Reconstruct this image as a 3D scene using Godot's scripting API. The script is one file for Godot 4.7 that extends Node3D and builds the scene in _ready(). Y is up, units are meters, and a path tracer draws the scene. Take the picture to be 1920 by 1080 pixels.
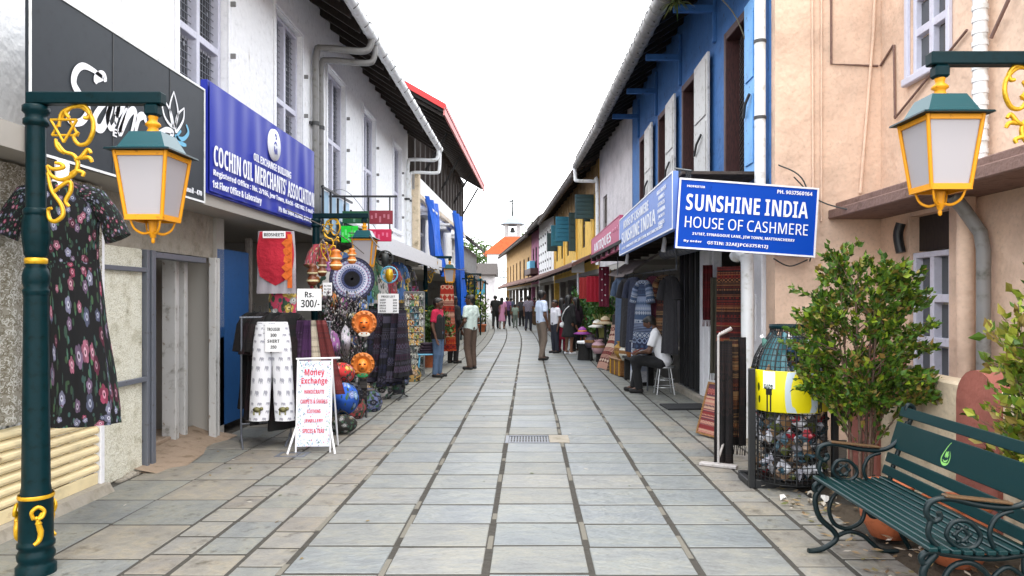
extends Node3D
# A narrow shopping street. x to the east, y up, the street runs along -z; metres.

const F := 1350.0      # the lens, in photograph pixels
const U0 := 992.0      # where the street vanishes in the photograph
const V0 := 560.0
const H := 1.55        # eye height
var mats := {}
var texs := {}
var used := {}
var rng := RandomNumberGenerator.new()


class MB:
	var v := PackedVector3Array()
	var n := PackedVector3Array()
	var uv := PackedVector2Array()
	var c := PackedColorArray()
	var col := Color(1, 1, 1)
	var x := Transform3D.IDENTITY

	func t3(a: Vector3, b: Vector3, d: Vector3, na: Vector3, nb: Vector3, nd: Vector3, ua := Vector2.ZERO, ub := Vector2.ZERO, ud := Vector2.ZERO) -> void:
		a = x * a
		b = x * b
		d = x * d
		na = (x.basis * na).normalized()
		nb = (x.basis * nb).normalized()
		nd = (x.basis * nd).normalized()
		if (d - a).cross(b - a).dot(na + nb + nd) < 0.0:
			v.append_array([a, d, b])
			n.append_array([na, nd, nb])
			uv.append_array([ua, ud, ub])
		else:
			v.append_array([a, b, d])
			n.append_array([na, nb, nd])
			uv.append_array([ua, ub, ud])
		c.append_array([col, col, col])

	func quad(a: Vector3, b: Vector3, d: Vector3, e: Vector3, nn: Vector3, r := Rect2(0, 0, 1, 1)) -> void:
		var p := r.position
		var q := r.end
		t3(a, b, d, nn, nn, nn, Vector2(p.x, q.y), q, Vector2(q.x, p.y))
		t3(a, d, e, nn, nn, nn, Vector2(p.x, q.y), Vector2(q.x, p.y), p)

	func flat3(a: Vector3, b: Vector3, d: Vector3, hint: Vector3) -> void:
		var nn := (b - a).cross(d - a)
		if nn.length_squared() < 1e-14:
			return
		nn = nn.normalized()
		if nn.dot(hint) < 0.0:
			nn = -nn
		t3(a, b, d, nn, nn, nn, Vector2(a.x, a.y), Vector2(b.x, b.y), Vector2(d.x, d.y))

	func box(ctr: Vector3, size: Vector3, bev := 0.0, bas := Basis.IDENTITY) -> void:
		var keep := x
		x = x * Transform3D(bas, ctr)
		var h := size * 0.5
		var w := h - Vector3.ONE * bev
		for ax in 3:
			for s in [-1.0, 1.0]:
				var i := (ax + 1) % 3
				var j := (ax + 2) % 3
				var nn := Vector3.ZERO
				nn[ax] = s
				var ps := []
				for k in [[-1, -1], [1, -1], [1, 1], [-1, 1]]:
					var p := Vector3.ZERO
					p[ax] = s * h[ax]
					p[i] = k[0] * w[i]
					p[j] = k[1] * w[j]
					ps.append(p)
				quad(ps[0], ps[1], ps[2], ps[3], nn)
				if bev > 0.0:
					for t in [-1.0, 1.0]:
						var m := Vector3.ZERO
						m[ax] = s
						m[i] = t
						var a := Vector3.ZERO
						a[ax] = s * h[ax]
						a[i] = t * w[i]
						a[j] = -w[j]
						var b := a
						b[j] = w[j]
						var d := Vector3.ZERO
						d[ax] = s * w[ax]
						d[i] = t * h[i]
						d[j] = w[j]
						var e := d
						e[j] = -w[j]
						quad(a, b, d, e, m.normalized())
		if bev > 0.0:
			for sx in [-1.0, 1.0]:
				for sy in [-1.0, 1.0]:
					for sz in [-1.0, 1.0]:
						var s3 := Vector3(sx, sy, sz)
						flat3(Vector3(h.x, w.y, w.z) * s3, Vector3(w.x, h.y, w.z) * s3, Vector3(w.x, w.y, h.z) * s3, s3)
		x = keep

	func span(a: Vector3, b: Vector3, bev := 0.0) -> void:
		box((a + b) * 0.5, (b - a).abs(), bev)

	func lathe(prof: Array, sides := 16, ctr := Vector3.ZERO, fl := 0, fa := 0.0, sq := Vector2.ONE) -> void:
		var m := prof.size()
		var ns := []
		for i in m:
			var t := Vector2.ZERO
			if i > 0:
				t += (prof[i] - prof[i - 1]).normalized()
			if i < m - 1:
				t += (prof[i + 1] - prof[i]).normalized()
			ns.append(Vector2(t.y, -t.x).normalized())
		for i in m - 1:
			if (prof[i + 1] - prof[i]).length_squared() < 1e-12:
				continue
			for k in sides:
				var q := []
				var qn := []
				for e in [[i, k], [i, k + 1], [i + 1, k + 1], [i + 1, k]]:
					var an: float = TAU * e[1] / sides
					var r: float = prof[e[0]].x
					if fl > 0:
						r *= 1.0 - fa * absf(sin(an * fl * 0.5))
					q.append(ctr + Vector3(cos(an) * r * sq.x, prof[e[0]].y, sin(an) * r * sq.y))
					qn.append(Vector3(cos(an) * ns[e[0]].x, ns[e[0]].y, sin(an) * ns[e[0]].x))
				var u0 := float(k) / sides
				var u1 := float(k + 1) / sides
				var v0 := 1.0 - float(i) / (m - 1)
				var v1 := 1.0 - float(i + 1) / (m - 1)
				if prof[i].x > 1e-6 or true:
					t3(q[0], q[1], q[2], qn[0], qn[1], qn[2], Vector2(u0, v0), Vector2(u1, v0), Vector2(u1, v1))
					t3(q[0], q[2], q[3], qn[0], qn[2], qn[3], Vector2(u0, v0), Vector2(u1, v1), Vector2(u0, v1))

	func tube(pts: Array, rad, sides := 8, closed := false) -> void:
		var m := pts.size()
		var up := Vector3.ZERO
		var rings := []
		for i in m:
			var a: Vector3 = pts[(i - 1 + m) % m] if closed else pts[maxi(i - 1, 0)]
			var b: Vector3 = pts[(i + 1) % m] if closed else pts[mini(i + 1, m - 1)]
			var t := (b - a).normalized()
			if up == Vector3.ZERO:
				up = t.cross(Vector3.UP if absf(t.y) < 0.9 else Vector3.RIGHT).normalized()
			up = (up - t * up.dot(t)).normalized()
			var w := t.cross(up)
			var r: float = rad[i] if rad is Array else rad
			var ring := []
			for k in sides + 1:
				var an := TAU * k / sides
				var d := up * cos(an) + w * sin(an)
				ring.append([pts[i] + d * r, d])
			rings.append(ring)
		for i in (m if closed else m - 1):
			var p: Array = rings[i]
			var q: Array = rings[(i + 1) % m]
			for k in sides:
				var u0 := float(k) / sides
				var u1 := float(k + 1) / sides
				var v0 := float(i) / m
				var v1 := float(i + 1) / m
				t3(p[k][0], p[k + 1][0], q[k + 1][0], p[k][1], p[k + 1][1], q[k + 1][1], Vector2(u0, v0), Vector2(u1, v0), Vector2(u1, v1))
				t3(p[k][0], q[k + 1][0], q[k][0], p[k][1], q[k + 1][1], q[k][1], Vector2(u0, v0), Vector2(u1, v1), Vector2(u0, v1))
		if not closed:
			for e in [0, m - 1]:
				var o: Vector3 = pts[e]
				var d: Vector3 = (pts[0] - pts[1]) if e == 0 else (pts[m - 1] - pts[m - 2])
				for k in sides:
					flat3(o, rings[e][k][0], rings[e][k + 1][0], d)

	func prism(poly: PackedVector2Array, z0: float, z1: float) -> void:
		var tr := Geometry2D.triangulate_polygon(poly)
		for i in range(0, tr.size(), 3):
			for e in [[z0, Vector3(0, 0, -1)], [z1, Vector3(0, 0, 1)]]:
				var a := poly[tr[i]]
				var b := poly[tr[i + 1]]
				var d := poly[tr[i + 2]]
				flat3(Vector3(a.x, a.y, e[0]), Vector3(b.x, b.y, e[0]), Vector3(d.x, d.y, e[0]), e[1])
		var area := 0.0
		for i in poly.size():
			area += poly[i].cross(poly[(i + 1) % poly.size()])
		for i in poly.size():
			var a := poly[i]
			var b := poly[(i + 1) % poly.size()]
			var o := Vector2(b.y - a.y, a.x - b.x) * signf(area)
			quad(Vector3(a.x, a.y, z0), Vector3(b.x, b.y, z0), Vector3(b.x, b.y, z1), Vector3(a.x, a.y, z1), Vector3(o.x, o.y, 0).normalized())

	# a section in (z, y) carried along x
	func prism_x(poly: Array, x0: float, x1: float) -> void:
		var keep := x
		x = x * Transform3D(Basis(Vector3(0, 0, 1), Vector3(0, 1, 0), Vector3(-1, 0, 0)), Vector3.ZERO)
		prism(PackedVector2Array(poly), -x1, -x0)
		x = keep

	func ball(ctr: Vector3, r: Vector3, seg := 10) -> void:
		var pr := []
		for i in seg / 2 + 1:
			var t := PI * i / (seg / 2) - PI / 2
			pr.append(Vector2(cos(t), sin(t)))
		var keep := x
		x = x * Transform3D(Basis.from_scale(r), ctr)
		lathe(pr, seg)
		x = keep

	# a sheet of cloth or metal from a function of (0..1, 0..1)
	func sheet(nx: int, ny: int, fn: Callable, thick := 0.004, r := Rect2(0, 0, 1, 1)) -> void:
		var g := []
		for j in ny + 1:
			for i in nx + 1:
				g.append(fn.call(float(i) / nx, float(j) / ny))
		var ns := []
		for j in ny + 1:
			for i in nx + 1:
				var a: Vector3 = g[j * (nx + 1) + mini(i + 1, nx)] - g[j * (nx + 1) + maxi(i - 1, 0)]
				var b: Vector3 = g[mini(j + 1, ny) * (nx + 1) + i] - g[maxi(j - 1, 0) * (nx + 1) + i]
				ns.append(a.cross(b).normalized())
		for side in [1.0, -1.0]:
			for j in ny:
				for i in nx:
					var k := [j * (nx + 1) + i, j * (nx + 1) + i + 1, (j + 1) * (nx + 1) + i + 1, (j + 1) * (nx + 1) + i]
					var us := [Vector2(i, j), Vector2(i + 1, j), Vector2(i + 1, j + 1), Vector2(i, j + 1)]
					var p := []
					var q := []
					var w := []
					for m in 4:
						p.append(g[k[m]] + ns[k[m]] * thick * 0.5 * side)
						q.append(ns[k[m]] * side)
						w.append(r.position + Vector2(us[m].x / nx, 1.0 - us[m].y / ny) * r.size)
					t3(p[0], p[1], p[2], q[0], q[1], q[2], w[0], w[1], w[2])
					t3(p[0], p[2], p[3], q[0], q[2], q[3], w[0], w[2], w[3])

	# cloth hanging round a body: rows of [y, half width, half depth, x, z, fold depth], from the bottom up
	func drape(rows: Array, seg := 40, folds := 9, phase := 0.0) -> void:
		var g := []
		for rw in rows:
			for k in seg:
				var an := TAU * k / seg
				var f: float = 1.0 + rw[5] * (sin(an * folds + phase + rw[0] * 1.5) + 0.5 * sin(an * (folds * 2 - 3) + phase * 2.0 + rw[0] * 3.0) + 0.22 * sin(an * (folds * 3 + 2) + rw[0] * 13.0))
				g.append(Vector3(rw[3] + cos(an) * rw[1] * f, rw[0], rw[4] + sin(an) * rw[2] * f))
		var ns := []
		var m := rows.size()
		for j in m:
			for k in seg:
				var a: Vector3 = g[j * seg + (k + 1) % seg] - g[j * seg + (k + seg - 1) % seg]
				var b: Vector3 = g[mini(j + 1, m - 1) * seg + k] - g[maxi(j - 1, 0) * seg + k]
				ns.append(b.cross(a).normalized())
		for j in m - 1:
			for k in seg:
				var k1 := (k + 1) % seg
				var q := [j * seg + k, j * seg + k1, (j + 1) * seg + k1, (j + 1) * seg + k]
				var u0 := float(k) / seg
				var u1 := float(k + 1) / seg
				var w0 := 1.0 - float(j) / (m - 1)
				var w1 := 1.0 - float(j + 1) / (m - 1)
				t3(g[q[0]], g[q[1]], g[q[2]], ns[q[0]], ns[q[1]], ns[q[2]], Vector2(u0, w0), Vector2(u1, w0), Vector2(u1, w1))
				t3(g[q[0]], g[q[2]], g[q[3]], ns[q[0]], ns[q[2]], ns[q[3]], Vector2(u0, w0), Vector2(u1, w1), Vector2(u0, w1))
		for e in [0, m - 1]:
			var o := Vector3(rows[e][3], rows[e][0], rows[e][4])
			for k in seg:
				flat3(o, g[e * seg + k], g[e * seg + (k + 1) % seg], Vector3(0, -1 if e == 0 else 1, 0))

	func mesh(colors := false) -> ArrayMesh:
		var a := []
		a.resize(Mesh.ARRAY_MAX)
		a[Mesh.ARRAY_VERTEX] = v
		a[Mesh.ARRAY_NORMAL] = n
		a[Mesh.ARRAY_TEX_UV] = uv
		if colors:
			a[Mesh.ARRAY_COLOR] = c
		var m := ArrayMesh.new()
		m.add_surface_from_arrays(Mesh.PRIMITIVE_TRIANGLES, a)
		return m


# ---- names, things and parts
func numbered(called: String, parent: Node) -> String:
	var key := str(parent.get_instance_id()) + called
	used[key] = used.get(key, 0) + 1
	return called if used[key] == 1 else "%s_%03d" % [called, used[key] - 1]


func thing(called: String, label: String, category: String, at := Transform3D.IDENTITY, group := "") -> Node3D:
	var o := Node3D.new()
	o.name = numbered(called, self)
	add_child(o)
	o.transform = at
	o.set_meta("label", label)
	o.set_meta("category", category)
	if group:
		o.set_meta("group", group)
	return o


func setting(called: String) -> Node3D:
	var o := Node3D.new()
	o.name = numbered(called, self)
	add_child(o)
	o.set_meta("kind", "structure")
	return o


func put(called: String, mesh: Mesh, m: Material, parent: Node, at := Transform3D.IDENTITY) -> MeshInstance3D:
	var o := MeshInstance3D.new()
	o.mesh = mesh
	o.material_override = m
	o.transform = at
	o.name = numbered(called, parent)
	parent.add_child(o)
	return o


func part(called: String, b: MB, m: Material, parent: Node, at := Transform3D.IDENTITY) -> MeshInstance3D:
	return put(called, b.mesh(m is StandardMaterial3D and m.vertex_color_use_as_albedo), m, parent, at)


func tag(o: Node, label: String, category: String, group := "") -> Node:
	o.set_meta("label", label)
	o.set_meta("category", category)
	if group:
		o.set_meta("group", group)
	return o


func copy(o: Node3D, at: Transform3D, label: String, group := "") -> Node3D:
	var base: String = RegEx.create_from_string("_\\d{3}$").sub(o.name, "")
	var r: Node3D = o.duplicate()
	r.name = numbered(base, self)
	add_child(r)
	r.transform = at
	r.set_meta("label", label)
	if group:
		r.set_meta("group", group)
	return r


func at(p: Vector3, yaw := 0.0) -> Transform3D:
	return Transform3D(Basis(Vector3.UP, deg_to_rad(yaw)), p)


# the point of the place that the photograph shows at (u, v), z metres down the street; gp: on the ground
func pt(u: float, v: float, z: float) -> Vector3:
	return Vector3((u - U0) / F * z, H - (v - V0) / F * z, -z)


func gp(u: float, v: float) -> Vector3:
	var p := pt(u, v, F * H / (v - V0))
	p.y = 0.0
	return p


# a facade's own axes: x from its left to its right end as one faces it, z out to the street
func facade(l: Vector3, r: Vector3) -> Transform3D:
	var ax := (r - l).normalized()
	return Transform3D(Basis(ax, Vector3.UP, ax.cross(Vector3.UP)), l)


func text(parent: Node, s: String, cx: float, cy: float, z: float, w: float, h: float, m: Material, font := "Droid Sans", bold := 700, called := "lettering") -> MeshInstance3D:
	var t := TextMesh.new()
	var f := SystemFont.new()
	f.font_names = PackedStringArray([font])
	f.font_weight = bold
	t.font = f
	t.font_size = 32
	t.pixel_size = 0.01
	t.depth = 0.01
	t.curve_step = 4.0
	t.text = s
	var bb := t.get_aabb()
	var k := Vector3(w / maxf(bb.size.x, 0.001), h / maxf(bb.size.y, 0.001), 0.3)
	var c := bb.get_center()
	return put(called, t, m, parent, Transform3D(Basis.from_scale(k), Vector3(cx - c.x * k.x, cy - c.y * k.y, z)))


func spline(p: Array, per := 6, closed := false) -> Array:
	var out := []
	var m := p.size()
	for i in (m if closed else m - 1):
		var a = p[(i - 1 + m) % m] if closed else p[maxi(i - 1, 0)]
		var b = p[i]
		var d = p[(i + 1) % m]
		var e = p[(i + 2) % m] if closed else p[mini(i + 2, m - 1)]
		for k in per:
			out.append(b.cubic_interpolate(d, a, e, float(k) / per))
	if not closed:
		out.append(p[m - 1])
	return out


# ---- materials
func lin(r: float, g: float, b: float) -> Color:
	return Color(r, g, b).linear_to_srgb()


func ntex(key: String, freq: float, oct: int, stops: Array, size := 512, typ := FastNoiseLite.TYPE_SIMPLEX_SMOOTH, stretch := 1.0) -> Texture2D:
	if texs.has(key):
		return texs[key]
	var f := FastNoiseLite.new()
	f.seed = key.hash() % 1000
	f.noise_type = typ
	f.frequency = freq
	f.fractal_octaves = oct
	f.fractal_gain = 0.6
	var t := NoiseTexture2D.new()
	t.width = size
	t.height = int(size * stretch)
	t.seamless = true
	t.noise = f
	var g := Gradient.new()
	var os := PackedFloat32Array()
	var cs := PackedColorArray()
	for s in stops:
		os.append(s[0])
		cs.append(s[1] if s[1] is Color else Color(s[1], s[1], s[1]))
	g.offsets = os
	g.colors = cs
	t.color_ramp = g
	texs[key] = t
	return t


func nnor(key: String, freq: float, oct: int, strength: float) -> Texture2D:
	if texs.has(key):
		return texs[key]
	var f := FastNoiseLite.new()
	f.seed = 7
	f.frequency = freq
	f.fractal_octaves = oct
	f.fractal_gain = 0.6
	var t := NoiseTexture2D.new()
	t.width = 256
	t.height = 256
	t.seamless = true
	t.noise = f
	t.as_normal_map = true
	t.bump_strength = strength
	texs[key] = t
	return t


# o: tex, scale (repeats a metre), tex2, scale2, nor, uv (mesh coordinates instead of the place's)
func mat(key: String, c := Color.WHITE, rough := 0.8, o := {}) -> StandardMaterial3D:
	if mats.has(key):
		return mats[key]
	var m := StandardMaterial3D.new()
	m.resource_name = key
	m.albedo_color = c
	m.roughness = rough
	m.metallic = o.get("metal", 0.0)
	m.metallic_specular = o.get("spec", 0.5)
	if o.has("tex"):
		m.albedo_texture = o.tex
		var s = o.get("scale", 1.0)
		m.uv1_scale = s if s is Vector3 else Vector3.ONE * s
	if not o.has("uv"):
		m.uv1_triplanar = true
		m.uv1_world_triplanar = not o.has("own")
		m.uv1_triplanar_sharpness = 4.0
		if not o.has("tex"):
			m.uv1_scale = Vector3.ONE * o.get("scale", 1.0)
	if o.has("tex2"):
		m.detail_enabled = true
		m.detail_blend_mode = BaseMaterial3D.BLEND_MODE_MUL
		m.detail_albedo = o.tex2
		m.detail_uv_layer = BaseMaterial3D.DETAIL_UV_2
		m.uv2_triplanar = true
		m.uv2_world_triplanar = true
		var s2 = o.get("scale2", 3.0)
		m.uv2_scale = s2 if s2 is Vector3 else Vector3.ONE * s2
	if o.has("nor"):
		m.normal_enabled = true
		m.normal_texture = o.nor
		m.normal_scale = o.get("nscale", 1.0)
	if o.has("vc"):
		m.vertex_color_use_as_albedo = true
	if o.has("back"):
		m.backlight_enabled = true
		m.backlight = o.back
	if o.has("coat"):
		m.clearcoat_enabled = true
		m.clearcoat = o.coat
		m.clearcoat_roughness = 0.2
	m.cull_mode = BaseMaterial3D.CULL_DISABLED
	mats[key] = m
	return m


func cloth(key: String, c: Color, pic: Texture2D = null, scale := Vector3.ONE) -> StandardMaterial3D:
	var o := {"uv": true} if pic else {"own": true, "nor": texs.lumpy, "nscale": 1.3, "scale": 2.2}
	if pic:
		o.tex = pic
		o.scale = scale
	return mat(key, c, 0.9, o)


# ---- printed cloth and paper, computed
func dot(im: Image, cx: float, cy: float, r: float, c: Color, ry := -1.0) -> void:
	if ry < 0.0:
		ry = r
	var w := im.get_width()
	var h := im.get_height()
	for y in range(int(cy - ry), int(cy + ry) + 1):
		for x in range(int(cx - r), int(cx + r) + 1):
			var d := Vector2((x - cx) / r, (y - cy) / ry)
			if d.length_squared() <= 1.0:
				im.set_pixel(posmod(x, w), posmod(y, h), c)


func keep_pic(key: String, im: Image) -> Texture2D:
	im.generate_mipmaps()
	texs[key] = ImageTexture.create_from_image(im)
	return texs[key]


func canvas(w: int, h: int, c: Color) -> Image:
	var im := Image.create(w, h, false, Image.FORMAT_RGBA8)
	im.fill(c)
	return im


func floral(key: String, bg: Color, cols: Array, count: int, rmin: float, rmax: float, w := 256, h := 256) -> Texture2D:
	if texs.has(key):
		return texs[key]
	var im := canvas(w, h, bg)
	var r := RandomNumberGenerator.new()
	r.seed = key.hash()
	for i in count * 3:
		var g := Color.from_hsv(0.3 + r.randf() * 0.2, 0.35, 0.2 + r.randf() * 0.2)
		dot(im, r.randf() * w, r.randf() * h, r.randf_range(2, rmin * 0.8), g, r.randf_range(4, rmin * 1.4))
	for i in count:
		var p := Vector2(r.randf() * w, r.randf() * h)
		var q := r.randf_range(rmin, rmax)
		var c: Color = cols[r.randi() % cols.size()]
		var a := r.randf() * TAU
		for k in 5:
			var d := Vector2.from_angle(a + TAU * k / 5) * q * 0.6
			dot(im, p.x + d.x, p.y + d.y, q * 0.5, c.darkened(r.randf() * 0.35))
		dot(im, p.x, p.y, q * 0.45, c.lightened(0.35))
		dot(im, p.x, p.y, q * 0.2, c.darkened(0.6))
	return keep_pic(key, im)


# bands of stripes, lozenges and dots, as on woven and block-printed cloth
func woven(key: String, pal: Array, bands: int, w := 128, h := 256) -> Texture2D:
	if texs.has(key):
		return texs[key]
	var im := canvas(w, h, pal[0])
	var r := RandomNumberGenerator.new()
	r.seed = key.hash()
	var y := 0
	while y < h:
		var bh := int(h / float(bands) * r.randf_range(0.6, 1.4))
		var c: Color = pal[r.randi() % pal.size()]
		var d: Color = pal[r.randi() % pal.size()]
		var k := r.randi() % 4
		var per: int = [8, 16, 32][r.randi() % 3]
		for yy in range(y, mini(y + bh, h)):
			for xx in w:
				var on := false
				var fx := absf(float(xx % per) / per - 0.5) * 2.0
				var fy := absf(float(yy - y) / bh - 0.5) * 2.0
				if k == 0:
					on = fx + fy < 1.0
				elif k == 1:
					on = (yy - y) % 5 < 2
				elif k == 2:
					on = Vector2(fx, fy).length() < 0.6
				else:
					on = absf(fx - fy) < 0.3
				im.set_pixel(xx, yy, (d if on else c).darkened(r.randf() * 0.18))
		y += bh
	return keep_pic(key, im)


func striped(key: String, a: Color, b: Color, per: int, across := false, third := Color.TRANSPARENT) -> Texture2D:
	if texs.has(key):
		return texs[key]
	var im := canvas(64, 64, a)
	for y in 64:
		for x in 64:
			var on := x % per < per / 3
			var on2 := across and y % per < per / 3
			var c := b if on != on2 else a
			if on and on2 and third.a > 0.0:
				c = third
			im.set_pixel(x, y, c)
	return keep_pic(key, im)


# a wall of x0..x1 by y0..y1 with its street face at z = 0 and real openings
func wall(b: MB, x0: float, x1: float, y0: float, y1: float, th: float, holes := []) -> void:
	var xs := [x0, x1]
	var ys := [y0, y1]
	for h in holes:
		for e in [h.position.x, h.end.x]:
			if not xs.has(e) and e > x0 and e < x1:
				xs.append(e)
		for e in [h.position.y, h.end.y]:
			if not ys.has(e) and e > y0 and e < y1:
				ys.append(e)
	xs.sort()
	ys.sort()
	for i in xs.size() - 1:
		for j in ys.size() - 1:
			var m := Vector2((xs[i] + xs[i + 1]) * 0.5, (ys[j] + ys[j + 1]) * 0.5)
			var open := false
			for h in holes:
				open = open or h.has_point(m)
			if not open:
				for e in [[0.0, 1.0], [-th, -1.0]]:
					b.quad(Vector3(xs[i], ys[j], e[0]), Vector3(xs[i + 1], ys[j], e[0]), Vector3(xs[i + 1], ys[j + 1], e[0]), Vector3(xs[i], ys[j + 1], e[0]), Vector3(0, 0, e[1]))
	for h in holes + [Rect2(x0, y0, x1 - x0, y1 - y0)]:
		var p: Vector2 = h.position
		var q: Vector2 = h.end
		var s := -1.0 if h == Rect2(x0, y0, x1 - x0, y1 - y0) else 1.0
		b.quad(Vector3(p.x, p.y, 0), Vector3(p.x, p.y, -th), Vector3(p.x, q.y, -th), Vector3(p.x, q.y, 0), Vector3(s, 0, 0))
		b.quad(Vector3(q.x, p.y, 0), Vector3(q.x, p.y, -th), Vector3(q.x, q.y, -th), Vector3(q.x, q.y, 0), Vector3(-s, 0, 0))
		b.quad(Vector3(p.x, p.y, 0), Vector3(q.x, p.y, 0), Vector3(q.x, p.y, -th), Vector3(p.x, p.y, -th), Vector3(0, s, 0))
		b.quad(Vector3(p.x, q.y, 0), Vector3(q.x, q.y, 0), Vector3(q.x, q.y, -th), Vector3(p.x, q.y, -th), Vector3(0, -s, 0))


func _ready() -> void:
	rng.seed = 11
	var cam := Camera3D.new()
	cam.name = "camera"
	add_child(cam)
	cam.position = Vector3(0, H, 0)
	cam.near = 0.1
	cam.far = 1000.0
	cam.keep_aspect = Camera3D.KEEP_HEIGHT
	cam.set_frustum(0.1 * 1080.0 / F, Vector2((960.0 - U0) / F, (V0 - 540.0) / F) * 0.1, 0.1, 1000.0)
	cam.current = true
	var env := Environment.new()
	env.background_mode = Environment.BG_SKY
	var sm := ProceduralSkyMaterial.new()
	sm.sky_top_color = Color(0.955, 0.975, 1.0)
	sm.sky_horizon_color = Color(0.985, 0.99, 1.0)
	sm.sky_curve = 0.25
	sm.ground_bottom_color = Color(0.5, 0.5, 0.5)
	sm.ground_horizon_color = Color(0.8, 0.8, 0.8)
	sm.sun_angle_max = 0.0
	var sky := Sky.new()
	sky.sky_material = sm
	env.sky = sky
	env.tonemap_mode = Environment.TONE_MAPPER_LINEAR
	env.tonemap_exposure = 4.3
	env.sdfgi_enabled = true
	env.ssao_enabled = true
	env.ssil_enabled = true
	var we := WorldEnvironment.new()
	we.name = "environment"
	we.environment = env
	add_child(we)
	var sun := DirectionalLight3D.new()
	sun.name = "sun"
	sun.light_energy = 0.2
	sun.light_angular_distance = 20.0
	sun.light_color = Color(1.0, 0.97, 0.93)
	sun.shadow_enabled = true
	sun.rotation_degrees = Vector3(-68, 20, 0)
	add_child(sun)

	make_materials()
	ground()
	left_shops()
	left_far()
	right_blue()
	right_far()
	peach_house()
	tower()
	signs()
	lamps()
	left_goods()
	right_goods()
	garden()
	crowd()
	wires()


func make_materials() -> void:
	var plaster := ntex("plaster", 0.006, 5, [[0.0, 0.86], [0.35, 0.95], [0.6, 0.99], [1.0, 1.0]])
	var fine := ntex("fine", 0.03, 4, [[0.0, 0.86], [0.3, 0.96], [1.0, 1.0]])
	var grime := ntex("grime", 0.008, 6, [[0.0, Color(0.16, 0.16, 0.15)], [0.34, Color(0.3, 0.29, 0.27)], [0.47, Color(0.72, 0.71, 0.68)], [0.6, Color(0.95, 0.95, 0.95)], [1.0, Color(1, 1, 1)]])
	var rust := ntex("rust", 0.012, 6, [[0.0, Color(0.6, 0.52, 0.46)], [0.14, Color(0.88, 0.84, 0.8)], [0.24, Color(1, 1, 1)], [1.0, Color(1, 1, 1)]])
	var wood := ntex("wood", 0.02, 5, [[0.0, 0.5], [0.5, 0.85], [1.0, 1.0]])
	var peb := ntex("pebble", 0.05, 2, [[0.0, Color(0.45, 0.4, 0.3)], [0.2, Color(0.72, 0.68, 0.58)], [0.3, Color(0.97, 0.97, 0.93)], [1.0, Color(1, 1, 1)]], 512, FastNoiseLite.TYPE_CELLULAR)
	var stone := ntex("stone", 0.007, 6, [[0.0, Color(0.84, 0.85, 0.88)], [0.4, Color(0.92, 0.93, 0.95)], [0.55, Color(0.96, 0.96, 0.96)], [0.64, Color(1.0, 0.99, 0.97)], [0.72, Color(0.93, 0.94, 0.95)], [1.0, Color(1, 1, 1)]])
	var dirt := ntex("dirt", 0.012, 6, [[0.0, Color(0.66, 0.64, 0.6)], [0.22, Color(0.87, 0.86, 0.83)], [0.42, Color(0.97, 0.965, 0.955)], [1.0, Color(1, 1, 1)]])
	var streak := ntex("streak", 0.012, 5, [[0.0, Color(0.74, 0.71, 0.68)], [0.12, Color(0.92, 0.91, 0.9)], [0.22, Color(1, 1, 1)], [1.0, Color(1, 1, 1)]])
	var stain := ntex("stain", 0.01, 6, [[0.0, Color(0.62, 0.61, 0.58)], [0.16, Color(0.86, 0.85, 0.835)], [0.3, Color(0.97, 0.968, 0.96)], [1.0, Color(1, 1, 1)]])
	var rough := nnor("rough", 0.05, 5, 2.5)
	var lumpy := nnor("lumpy", 0.015, 4, 4.0)
	# render and paint
	mat("white_render", lin(0.9, 0.9, 0.91), 0.85, {"tex": fine, "scale": 0.5, "tex2": streak, "scale2": Vector3(0.9, 0.16, 0.9), "nor": rough, "nscale": 0.35})
	mat("old_render", lin(0.66, 0.66, 0.66), 0.9, {"tex": grime, "scale": Vector3(0.8, 0.33, 0.8), "tex2": fine, "scale2": 2.0, "nor": rough, "nscale": 0.6})
	mat("pebbledash", lin(0.74, 0.73, 0.67), 0.95, {"tex": peb, "scale": 2.6, "tex2": dirt, "scale2": 0.6, "nor": lumpy, "nscale": 1.0})
	mat("cream_render", lin(0.82, 0.68, 0.5), 0.85, {"tex": dirt, "scale": 0.5, "tex2": fine, "scale2": 1.4, "nor": rough, "nscale": 0.5})
	mat("peach_render", lin(0.79, 0.565, 0.42), 0.85, {"tex": plaster, "scale": 0.3, "tex2": fine, "scale2": 1.3, "nor": rough, "nscale": 0.4})
	mat("plum_render", lin(0.2, 0.12, 0.1), 0.85, {"tex": dirt, "scale": 1.1, "nor": rough, "nscale": 0.6})
	mat("brick_red_render", lin(0.36, 0.12, 0.09), 0.75, {"tex": plaster, "scale": 0.8, "nor": rough, "nscale": 0.4})
	mat("blue_render", lin(0.035, 0.135, 0.36), 0.8, {"tex": plaster, "scale": 0.5, "tex2": rust, "scale2": 0.8, "nor": rough, "nscale": 0.4})
	mat("pale_render", lin(0.6, 0.56, 0.57), 0.85, {"tex": plaster, "scale": 0.4, "tex2": fine, "scale2": 0.5, "nor": rough, "nscale": 0.4})
	mat("yellow_render", lin(0.88, 0.56, 0.11), 0.85, {"tex": dirt, "scale": 0.3, "tex2": fine, "scale2": 0.8})
	mat("ochre_render", lin(0.42, 0.25, 0.09), 0.85, {"tex": dirt, "scale": 0.3})
	mat("violet_render", lin(0.38, 0.13, 0.24), 0.85, {"tex": dirt, "scale": 0.3})
	mat("grey_sheet", lin(0.32, 0.32, 0.33), 0.6, {"tex": dirt, "scale": 0.4})
	mat("concrete", lin(0.34, 0.31, 0.26), 0.9, {"tex": dirt, "scale": 0.5, "tex2": fine, "scale2": 2.5, "nor": rough, "nscale": 0.8})
	mat("dusty_cement", lin(0.3, 0.225, 0.165), 0.9, {"tex": dirt, "scale": 0.8, "nor": rough, "nscale": 0.7})
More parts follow.
